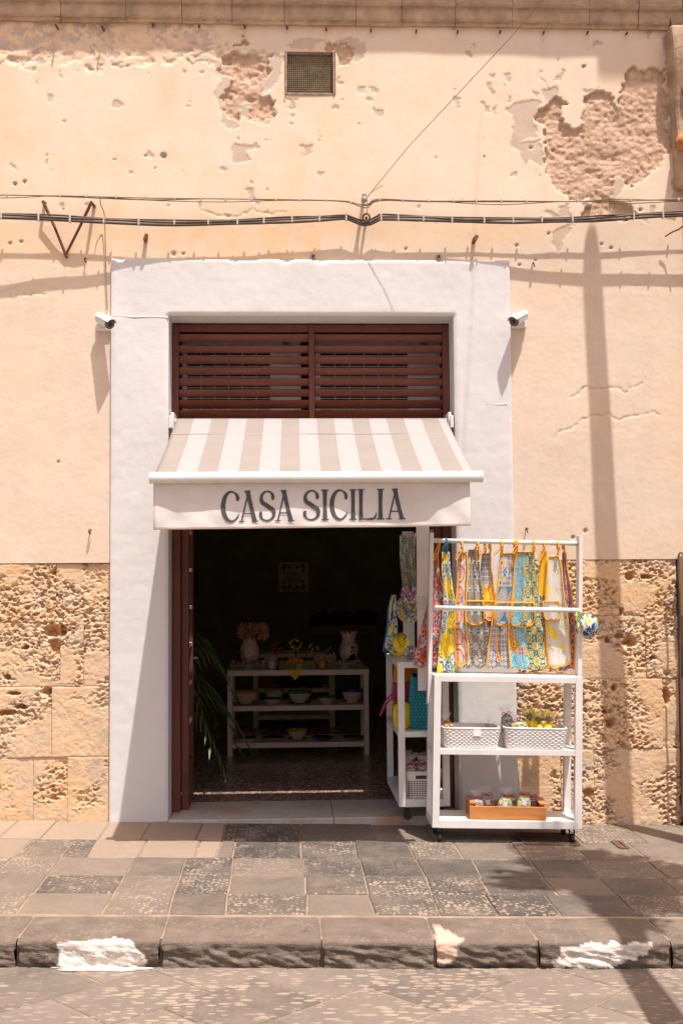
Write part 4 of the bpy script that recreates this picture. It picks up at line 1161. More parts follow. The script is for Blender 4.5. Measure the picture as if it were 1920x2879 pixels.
# insulator bracket in the middle
br = empty('cable_bracket', W(1022, 600, 0), (0, 0, 0), 'rusty double rod bracket with insulators holding the cables above the door', 'bracket')
MB().tube([W(1022, 562, 0.03), W(1022, 562, -0.115)], 0.011, 8).build('rod', IRON, br)
MB().tube([W(1030, 612, 0.03), W(1030, 612, -0.09)], 0.009, 8).build('rod', IRON, br)
c = W(1024, 556, -0.105)
MB().lathe([(0.008, -0.03), (0.020, -0.02), (0.020, 0.0), (0.011, 0.006), (0.016, 0.014), (0.012, 0.03), (0.004, 0.036)], 12, c).build('insulator', simple('grey porcelain', (0.36, 0.33, 0.29), 0.35), br, smooth=True)
c = W(1030, 612, -0.085)
MB().tube([c + Vector((0.022 * math.cos(a), 0, 0.026 * math.sin(a))) for a in np.linspace(0, 2 * pi, 17)], 0.006, 6).build('ring', IRON, br)
tag(MB().tube([W(1028, 560, -0.11), W(1060, 520, -0.16), W(1150, 410, -0.30), W(1440, 100, -0.75), W(1560, -40, -0.95), (1.9, -1.22, 8.6)], 0.0024, 6).build('guy_wire', WIRE), 'thin steel wire rising diagonally right from the middle cable bracket', 'wire')
MB().tube(catm([W(1030, 556, -0.11), W(1045, 540, -0.12), W(1064, 528, -0.12), W(1076, 522, -0.12)], 4), 0.0026, 6).build('wire_tail', WIRE, br)
MB().tube(catm([W(1031, 560, -0.105), W(1033, 585, -0.10), W(1030, 605, -0.09)], 4), 0.0022, 6).build('wire_tail', WIRE, br)
# drop wire to the left security camera
tag(MB().tube(catm([W(283, 556, -0.11), W(284, 575, -0.07), W(294, 600, -0.04), W(296, 640, -0.03), W(297, 700, -0.02), W(299, 780, -0.018), W(302, 850, -0.016), W(303, 872, -0.02)], 6), 0.0032, 6).build('drop_wire', WIRE), 'thin wire hanging from the telephone wire down to the left security camera', 'wire')
# V of two rusty struts
vb = empty('strut_bracket', W(185, 710, 0), (0, 0, 0), 'rusty V shaped iron struts on the wall at upper left', 'bracket')
for a, b in (((122, 566), (188, 722)), ((258, 568), (186, 716))):
    pa, pb = W(*a, -0.06 if a[0] < 200 else -0.11), W(*b, -0.012)
    MB().tube([Vector((pa.x, 0.03, pa.z + 0.01)), pa, pa.lerp(pb, 0.5) + Vector((0.004, -0.004, 0)), pb, pb + Vector((0, 0.05, -0.004))], [0.012, 0.011, 0.009, 0.009, 0.009], 7).build('strut', IRON, vb)
# iron stubs left in the wall
for (px, py, l, lab) in ((412, 678, 0.085, 'rusty iron stub in the wall above the left end of the surround'), (1331, 682, 0.085, 'rusty iron stub in the wall above the right end of the surround')):
    p = W(px, py, 0)
    m = MB(); m.hexa([(p.x - 0.018, 0.03, p.z - 0.004), (p.x - 0.002, 0.03, p.z - 0.012), (p.x + 0.006, -l, p.z - 0.014), (p.x - 0.010, -l, p.z - 0.008), (p.x - 0.010, 0.03, p.z + 0.03), (p.x + 0.008, 0.03, p.z + 0.022), (p.x + 0.022, -l, p.z + 0.020), (p.x + 0.004, -l, p.z + 0.028)])
    tag(m.build('iron_stub', IRON), lab, 'iron stub', 'iron stubs above the surround')
for (px, py, lab) in ((243, 733, 'small wall hook beside the top left corner of the surround'), (1497, 745, 'small wall hook beside the top right corner of the surround'), (255, 1494, 'small wire hook on the wall left of the valance'), (1478, 1490, 'small wire hook on the wall right of the valance')):
    p = W(px, py, 0)
    tag(MB().tube(catm([(p.x, 0.03, p.z + 0.012), (p.x, -0.03, p.z + 0.01), (p.x - 0.003, -0.042, p.z - 0.004), (p.x + 0.004, -0.035, p.z - 0.018), (p.x + 0.006, -0.02, p.z - 0.012)], 4), 0.004, 6).build('wall_hook', IRON), lab, 'hook', 'small hooks on the facade')
for (px, py, lab) in ((880, 722, 'grey cable clamp on the wall above the middle of the surround'), (1232, 724, 'white plastic clamp on the wall above the right part of the surround')):
    p = W(px, py, 0)
    e = empty('wall_clamp', p, (0, 0, 0), lab, 'clamp', 'clamps above the surround')
    m = MB(); m.box(p.x - 0.02, p.x + 0.02, -0.012, 0.012, p.z - 0.016, p.z + 0.016); m.build('plate', CLIP, e, bevel=0.004)
    MB().tube([(p.x, -0.012, p.z), (p.x, -0.03, p.z)], 0.009, 8).build('bolt', DARKMETAL, e)
# black cables down the pilaster
tag(MB().tube(catm([W(1880, 40, -0.03), W(1886, 90, -0.04), W(1889, 130, -0.04), W(1903, 190, -0.06), W(1905, 215, -0.06), W(1920, 260, -0.1), (2.78, -0.14, 4.4), (2.80, -0.1, 3.2), (2.62, -0.11, 1.8), W(1907, 1560, -0.105), W(1910, 1700, -0.11), W(1911, 1900, -0.11), W(1916, 2100, -0.11), W(1917, 2310, -0.11)], 6), 0.007, 7).build('downlead_cable', CABLE, smooth=True), 'black cable running down the pilaster at the right edge', 'cable')
tag(MB().tube(catm([W(1868, 665, -0.05), W(1890, 652, -0.07), W(1908, 644, -0.1), W(1925, 630, -0.13)], 5), 0.005, 6).build('cut_cable', CABLE), 'short cut cable end sticking out under the power cables at right', 'cable')

# ================================================================== SECURITY CAMERAS
def cctv(px, py, s, lab):
    b = W(px, py, 0)
    e = empty('security_camera', (b.x, 0, b.z), (0, 0, 0), lab, 'security camera', 'security cameras beside the surround')
    m = MB(); m.lathe([(0.0, 0), (0.062, 0.0), (0.066, 0.004), (0.066, 0.024), (0.060, 0.030), (0.0, 0.031)], 4, (0, 0, 0), M=Matrix.Rotation(R(90), 3, 'X') @ Matrix.Rotation(R(45), 3, 'Z'))
    o = m.build('mounting_box', WHITE_M, e, local=True, bevel=0.004)
    m = MB(); m.tube([(0, -0.03, -0.012), (0, -0.062, -0.004)], 0.016, 10); m.ball((0, -0.068, 0.0), 0.021, 10, 8); m.build('ball_joint', WHITE_M, e, local=True, smooth=True)
    d = Vector((s * 0.62, -0.62, -0.42)).normalized()
    c = Vector((0, -0.075, 0.012))
    q = d.to_track_quat('Z', 'Y').to_matrix()
    prof = [(0.0, -0.05), (0.026, -0.048), (0.031, -0.04), (0.031, 0.085)]
    MB().lathe(prof, 16, c, M=q).build('body', WHITE_M, e, local=True, smooth=False, bevel=0.002)
    m = MB(); m.lathe([(0.034, 0.08), (0.034, 0.092), (0.028, 0.094), (0.0, 0.094)], 16, c, M=q); m.build('lens_face', simple('dark grey lens face', (0.10, 0.095, 0.09), 0.3), e, local=True)
    m = MB(); m.lathe([(0.014, 0.0945), (0.013, 0.098), (0.0, 0.099)], 12, c, M=q); m.build('lens', BLACK, e, local=True)
    # sun shield over the upper half
    V, F = [], []
    for zz in (-0.045, 0.108):
        for k in range(9):
            a = R(20 + 140 * k / 8)
            # upper direction in the local frame
            upv = (Vector((0, 0, 1)) - d * d.z).normalized(); sd_ = d.cross(upv)
            V.append(tuple(c + d * zz + (upv * math.sin(a) + sd_ * math.cos(a)) * 0.038))
    for k in range(8): F.append((k, k + 1, 9 + k + 1, 9 + k))
    mesh_obj('sun_shield', V, F, WHITE_M, e, local=True, solid=0.003)
cctv(294, 912, 1, 'small white security camera left of the white surround')
cctv(1457, 905, -1, 'small white security camera right of the white surround')

# ================================================================== PRINTED FABRICS
class Pat:
    """cloth print written as node arithmetic on the UV map (metres)"""
    def __init__(s, name):
        s.n = Nt(name); sp = s.n.node('ShaderNodeSeparateXYZ'); s.n.put(sp.inputs[0], s.n.coord('UV'))
        s.u, s.v = sp.outputs[0], sp.outputs[1]
    def cell(s, size, ou=0.0, ov=0.0):
        M = s.n.math
        p = M('SUBTRACT', M('FRACT', M('MULTIPLY_ADD', s.u, 1 / size, ou + 40.0)), 0.5); q = M('SUBTRACT', M('FRACT', M('MULTIPLY_ADD', s.v, 1 / size, ov + 40.0)), 0.5)
        return p, q
    def polar(s, p, q):
        M = s.n.math
        return M('SQRT', M('ADD', M('MULTIPLY', p, p), M('MULTIPLY', q, q))), M('ARCTAN2', q, p)
    def lt(s, a, b): return s.n.math('LESS_THAN', a, b)
    def band(s, a, c, w): return s.lt(s.n.math('ABSOLUTE', s.n.math('SUBTRACT', a, c)), w)
    def petal(s, th, k, base, amp, ph=0.0):
        M = s.n.math
        return M('MULTIPLY_ADD', M('COSINE', M('MULTIPLY_ADD', th, float(k), ph)), amp, base)
    def arabesque(s, size, c):
        """c: ground, line, petal, heart, corner, accent"""
        M, mix = s.n.math, s.n.mix
        p, q = s.cell(size); r, t = s.polar(p, q)
        pc = M('SUBTRACT', 0.5, M('ABSOLUTE', p)); qc = M('SUBTRACT', 0.5, M('ABSOLUTE', q)); rc, tc = s.polar(pc, qc)
        col = s.vines(c[0], c[1], 75, 0.075, 0.44)
        col = mix(s.band(rc, 0.37, 0.055), col, c[1])
        col = mix(s.band(rc, 0.29, 0.018), col, c[5])
        col = mix(s.lt(r, s.petal(t, 8, 0.33, 0.08)), col, c[1])
        col = mix(s.lt(r, s.petal(t, 8, 0.27, 0.07)), col, c[0])
        col = mix(s.lt(r, s.petal(t, 8, 0.20, 0.05, pi)), col, c[2])
        col = mix(s.lt(r, s.petal(t, 4, 0.13, 0.05)), col, c[5])
        col = mix(s.lt(r, 0.065), col, c[3])
        col = mix(s.lt(rc, s.petal(tc, 8, 0.21, 0.09)), col, c[4])
        col = mix(s.lt(rc, s.petal(tc, 4, 0.11, 0.05)), col, c[3])
        col = mix(s.lt(rc, 0.05), col, c[0])
        g = s.band(M('ABSOLUTE', M('SUBTRACT', M('ABSOLUTE', p), M('ABSOLUTE', q))), 0.10, 0.022)
        col = mix(M('MULTIPLY', g, M('GREATER_THAN', r, 0.36)), col, c[5])
        return col
    def dots(s, size, bg, ring, core):
        mix = s.n.mix
        p, q = s.cell(size); r, t = s.polar(p, q)
        col = mix(s.band(r, s.petal(t, 6, 0.33, 0.05), 0.09), bg, ring)
        col = mix(s.lt(r, 0.15), col, core)
        p, q = s.cell(size, 0.5, 0.5); r, t = s.polar(p, q)
        return mix(s.lt(r, 0.10), col, core)
    def wheel(s, size, a, b, rim, ou=0.0, ov=0.0):
        M, mix = s.n.math, s.n.mix
        p, q = s.cell(size, ou, ov); r, t = s.polar(p, q)
        col = mix(M('GREATER_THAN', M('SINE', M('MULTIPLY', t, 18.0)), 0.0), a, b)
        col = mix(M('GREATER_THAN', r, 0.37), col, rim)
        col = mix(M('GREATER_THAN', r, 0.43), col, a)
        col = mix(s.band(r, 0.46, 0.012), col, b)
        return mix(s.lt(r, 0.07), col, b)
    def blobs(s, size, bg, c1, c2, leaf, seed=0.0, thr=0.42):
        """scattered lemons with leaves"""
        n, M = s.n, s.n.math
        v = n.coord('UV', (1 / size, 0.75 / size, 1.0))
        mp = n.node('ShaderNodeMapping'); n.put(mp.inputs['Vector'], v); mp.inputs['Location'].default_value = (seed, seed * 0.7, 0)
        v = mp.outputs[0]
        d = n.vor(v, 1.0, rnd=0.75)
        nz = n.noise(v, 3.0, 2)
        d = M('ADD', d, M('MULTIPLY_ADD', nz, 0.25, -0.125))
        col = n.mix(s.lt(d, thr + 0.11), bg, leaf)
        col = n.mix(s.lt(d, thr), col, c1)
        col = n.mix(s.lt(d, thr * 0.55), col, c2)
        return col
    def vines(s, col, c, scale=30.0, w=0.05, thr=0.5):
        n = s.n
        v = n.coord('UV', (scale, scale, 1.0))
        e = n.noise(v, 1.0, 2, 0.5, 1.5)
        k = s.band(e, 0.5, w)
        k2 = n.math('GREATER_THAN', n.noise(v, 0.35, 2), thr)
        return n.mix(n.math('MULTIPLY', k, k2), col, c)
    def flower(s, size, bg, cs, line, ou=0.0, ov=0.0):
        M, mix = s.n.math, s.n.mix
        p, q = s.cell(size, ou, ov); r, t = s.polar(p, q)
        pc = M('SUBTRACT', 0.5, M('ABSOLUTE', p)); qc = M('SUBTRACT', 0.5, M('ABSOLUTE', q)); rc, tc = s.polar(pc, qc)
        col = mix(s.band(rc, s.petal(tc, 6, 0.30, 0.05), 0.035), bg, line)
        col = mix(s.lt(rc, s.petal(tc, 6, 0.22, 0.06)), col, cs[3])
        col = mix(s.lt(rc, 0.10), col, cs[1])
        for k, rad in enumerate((0.36, 0.29, 0.20, 0.11)):
            col = mix(s.lt(r, s.petal(t, 8, rad, 0.04 if k % 2 == 0 else 0.03, pi * (k % 2))), col, (cs[k % len(cs)]))
        return col
    def vgt(s, k): return s.n.math('GREATER_THAN', s.v, k)
    def ugt(s, k): return s.n.math('GREATER_THAN', s.u, k)
    def fin(s, col):
        n = s.n
        nb = n.bump(n.noise(n.coord('UV', (35, 14, 1)), 1.0, 4), 0.35, 0.012)
        return n.fin(col, 0.85, nb, spec=0.12, Sheen_Weight=0.1)
WH, NV_, BL, SK, TQ, YL, OR, RD, GN, MG = (0.64, 0.585, 0.50), (0.04, 0.07, 0.15), (0.06, 0.165, 0.30), (0.24, 0.42, 0.54), (0.02, 0.33, 0.46), (0.83, 0.56, 0.03), (0.80, 0.27, 0.02), (0.50, 0.05, 0.06), (0.16, 0.28, 0.05), (0.38, 0.03, 0.12)
MOT = {}
q = Pat('blue arabesque print'); MOT['arab'] = q.fin(q.arabesque(0.088, (WH, BL, SK, RD, NV_, YL)))
q = Pat('green arabesque print'); MOT['garab'] = q.fin(q.arabesque(0.085, (WH, (0.03, 0.20, 0.17), YL, OR, (0.04, 0.22, 0.20), YL)))
q = Pat('crimson flower print'); MOT['floral'] = q.fin(q.vines(q.flower(0.15, WH, (MG, OR, RD, BL), TQ), RD, 55, 0.06, 0.45))
q = Pat('lemon and blue flower print'); c = q.dots(0.075, WH, BL, (0.06, 0.25, 0.5)); c = q.blobs(0.115, c, YL, (0.88, 0.66, 0.08), (0.84, 0.60, 0.06), 1.7, 0.50); MOT['lemon'] = q.fin(q.vines(c, GN, 26, 0.05, 0.52))
q = Pat('white wheel print'); c = q.wheel(0.13, WH, (0.78, 0.30, 0.14), RD, 0.3, 0.2); MOT['cart'] = q.fin(q.vines(c, BL, 40, 0.05, 0.55))
q = Pat('sun and dot print'); a = q.dots(0.030, WH, NV_, BL); b = q.flower(0.16, (0.58, 0.52, 0.46), (YL, OR, YL, YL), OR, 0.06, 0.875); ar = q.arabesque(0.085, (WH, BL, SK, RD, NV_, OR)); c = q.n.mix(q.vgt(0.50), b, a); c = q.n.mix(q.n.math('LESS_THAN', q.v, 0.345), c, ar); MOT['sun'] = q.fin(c)
q = Pat('wheel and dot print'); a = q.dots(0.030, WH, (0.08, 0.12, 0.25), BL); b = q.wheel(0.155, (0.06, 0.26, 0.44), WH, OR, 0.887, 0.79); f = q.flower(0.12, WH, (OR, SK, YL, BL), SK, 0.2, 0.1); inb = q.n.math('MULTIPLY', q.vgt(0.342), q.n.math('LESS_THAN', q.v, 0.498)); dg = q.n.math('GREATER_THAN', q.n.math('ADD', q.n.math('MULTIPLY', q.u, 0.9), q.v), 0.30); c = q.n.mix(q.n.math('MULTIPLY', dg, q.n.math('GREATER_THAN', q.n.noise(q.n.coord('UV', (9, 9, 1)), 1.0, 0), 0.46)), a, f); c = q.n.mix(inb, c, b); MOT['wheel'] = q.fin(c)
q = Pat('turquoise patchwork print'); tq = q.vines(q.n.mix(q.n.noise(q.n.coord('UV', (60, 60, 1)), 1.0, 3), (0.02, 0.28, 0.42), (0.08, 0.46, 0.58)), (0.45, 0.55, 0.58), 70, 0.05, 0.4)
p_, q_ = q.cell(0.105); gr_ = q.n.math('MAXIMUM', q.n.math('GREATER_THAN', q.n.math('ABSOLUTE', p_), 0.465), q.n.math('GREATER_THAN', q.n.math('ABSOLUTE', q_), 0.465))
alt = q.n.math('GREATER_THAN', q.n.noise(q.n.coord('UV', (7, 7, 1)), 1.0, 0), 0.52)
c = q.n.mix(alt, tq, q.flower(0.105, (0.70, 0.30, 0.10), (OR, GN, YL, MG), TQ)); c = q.n.mix(gr_, c, (0.45, 0.44, 0.42))
c = q.n.mix(q.ugt(0.155), c, q.arabesque(0.095, (WH, (0.03, 0.20, 0.17), YL, OR, (0.04, 0.22, 0.20), YL))); MOT['turq'] = q.fin(c)
q = Pat('dark dot and orange slice print'); a = q.dots(0.034, WH, (0.03, 0.03, 0.04), (0.05, 0.10, 0.06)); b = q.blobs(0.12, YL, OR, (0.90, 0.65, 0.10), (0.85, 0.45, 0.02), 3.1); inb = q.n.math('MULTIPLY', q.vgt(0.16), q.n.math('LESS_THAN', q.v, 0.44)); MOT['dot'] = q.fin(q.n.mix(inb, b, a))
q = Pat('white lemon sprig print'); c = q.vines((0.64, 0.60, 0.56), (0.36, 0.43, 0.12), 26, 0.04, 0.52); lem = q.blobs(0.085, (0.64, 0.60, 0.56), YL, (0.86, 0.62, 0.08), (0.80, 0.62, 0.16), 0.35, 0.42); msk = q.n.math('GREATER_THAN', q.n.noise(q.n.coord('UV', (6, 6, 1)), 1.0, 0), 0.57); MOT['sprig'] = q.fin(q.n.mix(msk, c, lem))
q = Pat('red arabesque print'); MOT['rarab'] = q.fin(q.arabesque(0.085, (WH, (0.10, 0.10, 0.32), OR, RD, BL, RD)))
q = Pat('green yellow mixed print'); c = q.blobs(0.055, (0.46, 0.43, 0.30), YL, OR, (0.22, 0.30, 0.10), 5.2, 0.36); MOT['mixed'] = q.fin(q.vines(c, (0.06, 0.13, 0.22), 45, 0.06, 0.42))
q = Pat('navy lemon print'); c = q.blobs(0.06, NV_, YL, (0.85, 0.50, 0.03), (0.15, 0.40, 0.50), 7.7, 0.46); MOT['navy'] = q.fin(q.vines(c, WH, 30, 0.07, 0.45))

# ================================================================== WHEELED RACKS
def zf(py, px=1232, Y=-0.575): 
    p = W(px, py, Y); return p.z - gz(p.x)
RW, RD_, LEG = 0.895, 0.32, 0.042
zt1, zt0 = zf(1899), zf(1917); zm1, zm0 = zf(2105), zf(2122); zb1, zb0 = zf(2306), zf(2329)
def make_rack(loc, rot, lab):
    e = empty('display_rack', loc, rot, lab, 'rack', 'wheeled display racks')
    w, d = RW / 2, RD_ / 2
    for sx in (-1, 1):
        for sy in (-1, 1):
            x, y = sx * (w - LEG / 2), sy * (d - LEG / 2)
            MB().box(x - LEG / 2, x + LEG / 2, y - LEG / 2, y + LEG / 2, zb0 + 0.002, zt1 - 0.001).build('leg', WHITE, e, local=True, bevel=0.002)
            # caster
            cx, cy = sx * (w - 0.05), sy * (d - 0.05)
            m = MB(); m.box(cx - 0.02, cx + 0.02, cy - 0.02, cy + 0.02, zb0 - 0.006, zb0 + 0.001); m.box(cx - 0.016, cx - 0.012, cy - 0.018, cy + 0.012, 0.025, zb0 - 0.006); m.box(cx + 0.012, cx + 0.016, cy - 0.018, cy + 0.012, 0.025, zb0 - 0.006)
            cs = m.build('caster', BLACK, e, local=True, bevel=0.002)
            m = MB(); m.tube([(cx - 0.011, cy - 0.008, 0.027), (cx + 0.011, cy - 0.008, 0.027)], 0.027, 18); m.build('wheel', DARKMETAL if sx < 0 else BLACK, cs, local=True, bevel=0.003)
    ins = 0.0015
    for (z1, z0) in ((zt1, zt0), (zm1, zm0), (zb1, zb0)):
        for sy in (-1, 1):
            y = sy * (d - LEG / 2)
            MB().box(-w + LEG, w - LEG, y - LEG / 2 + ins, y + LEG / 2 - ins, z0, z1 - ins).build('rail', WHITE, e, local=True, bevel=0.002)
        for sx in (-1, 1):
            x = sx * (w - LEG / 2)
            MB().box(x - LEG / 2 + ins, x + LEG / 2 - ins, -d + LEG, d - LEG, z0, z1 - ins).build('rail', WHITE, e, local=True, bevel=0.002)
        MB().box(-w + LEG, w - LEG, -d + LEG, d - LEG, z1 - 0.018, z1 - 0.002).build('shelf', WHITE, e, local=True)
    for sx in (-1, 1):
        x = sx * (w + 0.0125)
        MB().box(x - 0.0115, x + 0.0115, -0.045, 0.035, zt0 - 0.14, 1.845).build('post', WHITE, e, local=True, bevel=0.002)
    MB().tube([(-w, 0.0, ROD1), (w, 0.0, ROD1)], 0.0145, 14).build('rod', WHITE_M, e, local=True, smooth=True)
    MB().tube([(-w, -0.036, ROD2), (w, -0.036, ROD2)], 0.0150, 14).build('rod', WHITE_M, e, local=True, smooth=True)
    return e
r1x, r1y = (0.838 + 1.733) / 2, -0.575 + RD_ / 2
YR = r1y                                     # plane of the hanging rod
ROD1 = W(1250, 1521, YR).z - gz(W(1250, 1521, YR).x); ROD2 = W(1250, 1709, YR - 0.036).z - gz(0.86)
rack1 = make_rack((r1x, r1y, gz(r1x)), (0, math.atan(0.026), 0), 'white wheeled rack with two rods of aprons standing in the sun right of the door')
r2x, r2y = 0.838, 0.235
rack2 = dup(rack1, Matrix.Translation((r2x, r2y, FLZ + 0.013)) @ Matrix.Rotation(R(90), 4, 'Z'))
rack2['label'] = 'white wheeled rack turned end on in the doorway, loaded with bags'

# ================================================================== APRONS
def C6(x, y): return (1060 + x * 620 / 1568, 1480 + y * 900 / 2276)
def apron(name, lab, keys, mat, Y=None, folds=2.5, amp=0.012, tape=ORANGE, straps=(), pocket=None, trim=True, round_=0.0, seed=1, wide=1.5, cat='apron', group='aprons hanging on the rack', vtop=None, edges='LRTB'):
    """keys: rows (y, xl, xr) in the photo's detail coordinates, top to bottom"""
    Y = YR if Y is None else Y
    P = []
    for (y, a, b) in keys:
        if name == 'apron':
            gr = (0.06 + 0.20 * (y - keys[0][0]) / (keys[-1][0] - keys[0][0])) * (b - a) * 0.5; a -= gr; b += gr
        pa, pb = C6(a, y), C6(b, y)
        P.append((W(*pa, Y), W(*pb, Y)))
    zb = min(min(a.z, b.z) for a, b in P)
    c = (P[0][0] + P[0][1]) / 2
    e = empty(name, (c.x, Y, zb), (0, 0, 0), lab, cat, group)
    # even resampling down the cloth
    ra = random.Random(seed)
    ph = ra.uniform(0, 6); ph2 = ra.uniform(0, 6)
    L = [0.0]
    for (a, b), (a2, b2) in zip(P[:-1], P[1:]): L.append(L[-1] + ((a + b) / 2 - (a2 + b2) / 2).length)
    tot = L[-1]
    wmax = max((b - a).length for a, b in P)
    def edge(t):
        s = t * tot
        for i in range(len(L) - 1):
            if s <= L[i + 1] + 1e-9:
                k = (s - L[i]) / (L[i + 1] - L[i]); k = k * 0.6 + 0.4 * k * k * (3 - 2 * k)
                return P[i][0].lerp(P[i + 1][0], k), P[i][1].lerp(P[i + 1][1], k)
        return P[-1]
    def pt(u, v, off=0.0):
        a, b = edge(v)
        if round_ and v > 1 - round_:
            k = (v - 1 + round_) / round_; ins = 0.22 * (1 - math.sqrt(max(0, 1 - k * k)))
            u = 0.5 + (u - 0.5) * (1 - 2 * ins)
        p = a.lerp(b, u)
        f = amp * (0.25 + 0.75 * v) * (math.sin(2 * pi * folds * u + ph + 0.8 * math.sin(3 * v + ph2)) + 0.35 * math.sin(2 * pi * folds * 2.3 * u + ph2))
        p.y += f + 0.006 * math.sin(5 * v + ph) + 0.022 * v - off + 0.012
        p.x += 0.003 * math.sin(9 * v + ph2)
        p.z += (0.008 * math.sin(2 * pi * folds * u + ph) if v > 0.98 else 0)
        return p
    NU_, NV_2 = 26, 40
    V, F, U = [], [], []
    w0 = wmax * wide
    for j in range(NV_2 + 1):
        for i in range(NU_ + 1):
            V.append(tuple(pt(i / NU_, j / NV_2))); U.append((i / NU_ * w0, tot * (1 - j / NV_2)))
    for j in range(NV_2):
        for i in range(NU_):
            k = NU_ + 1; F.append((j * k + i, j * k + i + 1, (j + 1) * k + i + 1, (j + 1) * k + i))
    cloth = mesh_obj('cloth', V, F, mat, e, smooth=True, uv=U, solid=0.0016)
    if trim:
        segs = []
        if 'T' in edges: segs.append([pt(k / 14, 0, 0.003) for k in range(15)])
        if 'L' in edges: segs.append([pt(0.0, k / 24, 0.003) for k in range(25)])
        if 'R' in edges: segs.append([pt(1.0, k / 24, 0.003) for k in range(25)])
        if 'B' in edges: segs.append([pt(k / 20, 1, 0.003) for k in range(21)])
        for s_ in segs: MB().tube(s_, 0.0054, 6, flat=1.0).build('trim', tape, e, smooth=True)
    if pocket:
        u0, u1, v0, v1 = pocket
        V, F, U = [], [], []
        def pq(a, b):
            uu = u0 + (u1 - u0) * a; vv = v0 + (v1 - v0) * b
            # rounded pocket bottom
            if b > 0.55:
                k = (b - 0.55) / 0.45; uu = (u0 + u1) / 2 + (uu - (u0 + u1) / 2) * (0.35 + 0.65 * math.sqrt(max(0, 1 - k * k)))
            return pt(uu, vv, 0.010)
        for j in range(11):
            for i in range(11):
                V.append(tuple(pq(i / 10, j / 10))); U.append(((u0 + (u1 - u0) * i / 10) * w0 + 0.03, tot * (1 - v0 - (v1 - v0) * j / 10) + 0.05))
        for j in range(10):
            for i in range(10): F.append((j * 11 + i, j * 11 + i + 1, j * 11 + i + 12, j * 11 + i + 11))
        pk = mesh_obj('pocket', V, F, mat, e, smooth=True, uv=U, solid=0.0016)
        ring = [pq(k / 8, 0) for k in range(9)] + [pq(1, k / 10) for k in range(1, 10)] + [pq(1 - k / 10, 1.0) for k in range(1, 10)] + [pq(0, 1 - k / 10) for k in range(1, 11)]
        MB().tube([p + Vector((0, -0.003, 0)) for p in ring], 0.0048, 6).build('trim', tape, pk, smooth=True)
    for (sx, sy, tx, ty, loop) in straps:
        a = Vector(W(*C6(sx, sy), Y)); b = Vector(W(*C6(tx, ty), Y)); a.y += 0.01
        m = MB()
        m.tube([a, a.lerp(b, 0.5) + Vector((0.002, -0.012, 0)), b + Vector((0, -0.018, -0.004)), b + Vector((0, -0.017, 0.008)), b + Vector((0, 0.0, 0.0175)), b + Vector((0, 0.017, 0.006)), b + Vector((0, 0.014, -0.03))], 0.0065, 6, flat=1.3)
        m.build('strap', tape, e, smooth=True)
        if loop:
            lx, ly, rr = loop
            c = b + Vector((0, -0.022, -0.012)); d = Vector(W(*C6(lx, ly), Y)); d.y -= 0.02
            per = Vector((0.5, 0.1, 0.12)).normalized() * rr
            MB().tube(catm([c, c.lerp(d, 0.35) - per, d - per * 0.6, d + Vector((0, 0, -0.008)), d + per * 0.5, c.lerp(d, 0.4) + per * 0.8, c], 5), 0.0052, 6, flat=0.5).build('bow_loop', tape, e, smooth=True)
    return e
apron('apron', 'crimson flowered apron with orange neck strap at the left end of the sunny rack', [(190, 402, 432), (300, 388, 440), (440, 372, 462), (600, 352, 478), (780, 318, 482), (900, 300, 462), (1000, 286, 440)], MOT['floral'], YR + 0.02, 2.0, 0.012, straps=((428, 200, 440, 112, (405, 225, 0.012)),), edges='R', seed=3)
apron('apron', 'yellow lemon apron with a petrol blue strap, second from the left on the sunny rack', [(180, 466, 518), (300, 462, 522), (450, 470, 535), (560, 474, 558), (700, 468, 560), (900, 452, 562), (1040, 440, 564)], MOT['lemon'], YR - 0.006, 1.6, 0.012, tape=BLUET, straps=((495, 190, 492, 108, (455, 175, 0.010)),), trim=False, seed=5)
apron('apron', 'narrow folded white apron edged in orange between lemon and blue aprons', [(185, 588, 640), (300, 578, 640), (460, 572, 632), (620, 566, 628), (800, 564, 636), (985, 566, 640)], MOT['cart'], YR - 0.004, 1.2, 0.010, straps=((602, 195, 601, 122, (562, 225, 0.016)),), round_=0.06, seed=8)
apron('apron', 'blue arabesque apron with a gathered top and orange edged pocket', [(165, 655, 722), (260, 648, 728), (420, 630, 738), (560, 628, 752), (720, 634, 770), (880, 640, 790), (1005, 640, 812)], MOT['arab'], YR + 0.006, 2.4, 0.012, straps=((690, 175, 714, 124, (716, 240, 0.014)),), pocket=(0.05, 0.92, 0.43, 0.63), trim=False, seed=11)
apron('apron', 'sun face and dotted apron with two orange straps, left of the wheel apron', [(190, 752, 806), (300, 742, 812), (420, 735, 822), (540, 736, 832), (720, 758, 842), (880, 780, 850), (980, 800, 870)], MOT['sun'], YR + 0.016, 1.8, 0.010, straps=((768, 200, 766, 126, (728, 205, 0.012)), (802, 200, 800, 126, None)), pocket=(0.2, 0.95, 0.43, 0.60), edges='R', seed=14)
apron('apron', 'dotted apron printed with a blue spoked wheel in the middle of the rack', [(190, 888, 978), (300, 872, 972), (420, 862, 966), (545, 846, 952), (700, 832, 958), (860, 814, 972), (1010, 804, 984)], MOT['wheel'], YR - 0.002, 1.8, 0.011, straps=((884, 200, 884, 118, (835, 195, 0.016)), (976, 195, 976, 118, None)), pocket=(0.05, 0.93, 0.43, 0.63), edges='LRT', seed=17, wide=1.25)
apron('apron', 'turquoise patchwork and green arabesque apron with a wide orange pocket', [(180, 998, 1118), (300, 984, 1126), (420, 976, 1134), (560, 966, 1146), (720, 958, 1164), (880, 968, 1178), (1015, 978, 1188)], MOT['turq'], YR - 0.008, 2.2, 0.011, straps=((990, 195, 992, 118, (966, 185, 0.012)), (1112, 190, 1112, 122, (1098, 165, 0.008))), pocket=(0.02, 0.78, 0.43, 0.64), edges='LT', seed=20, wide=1.4)
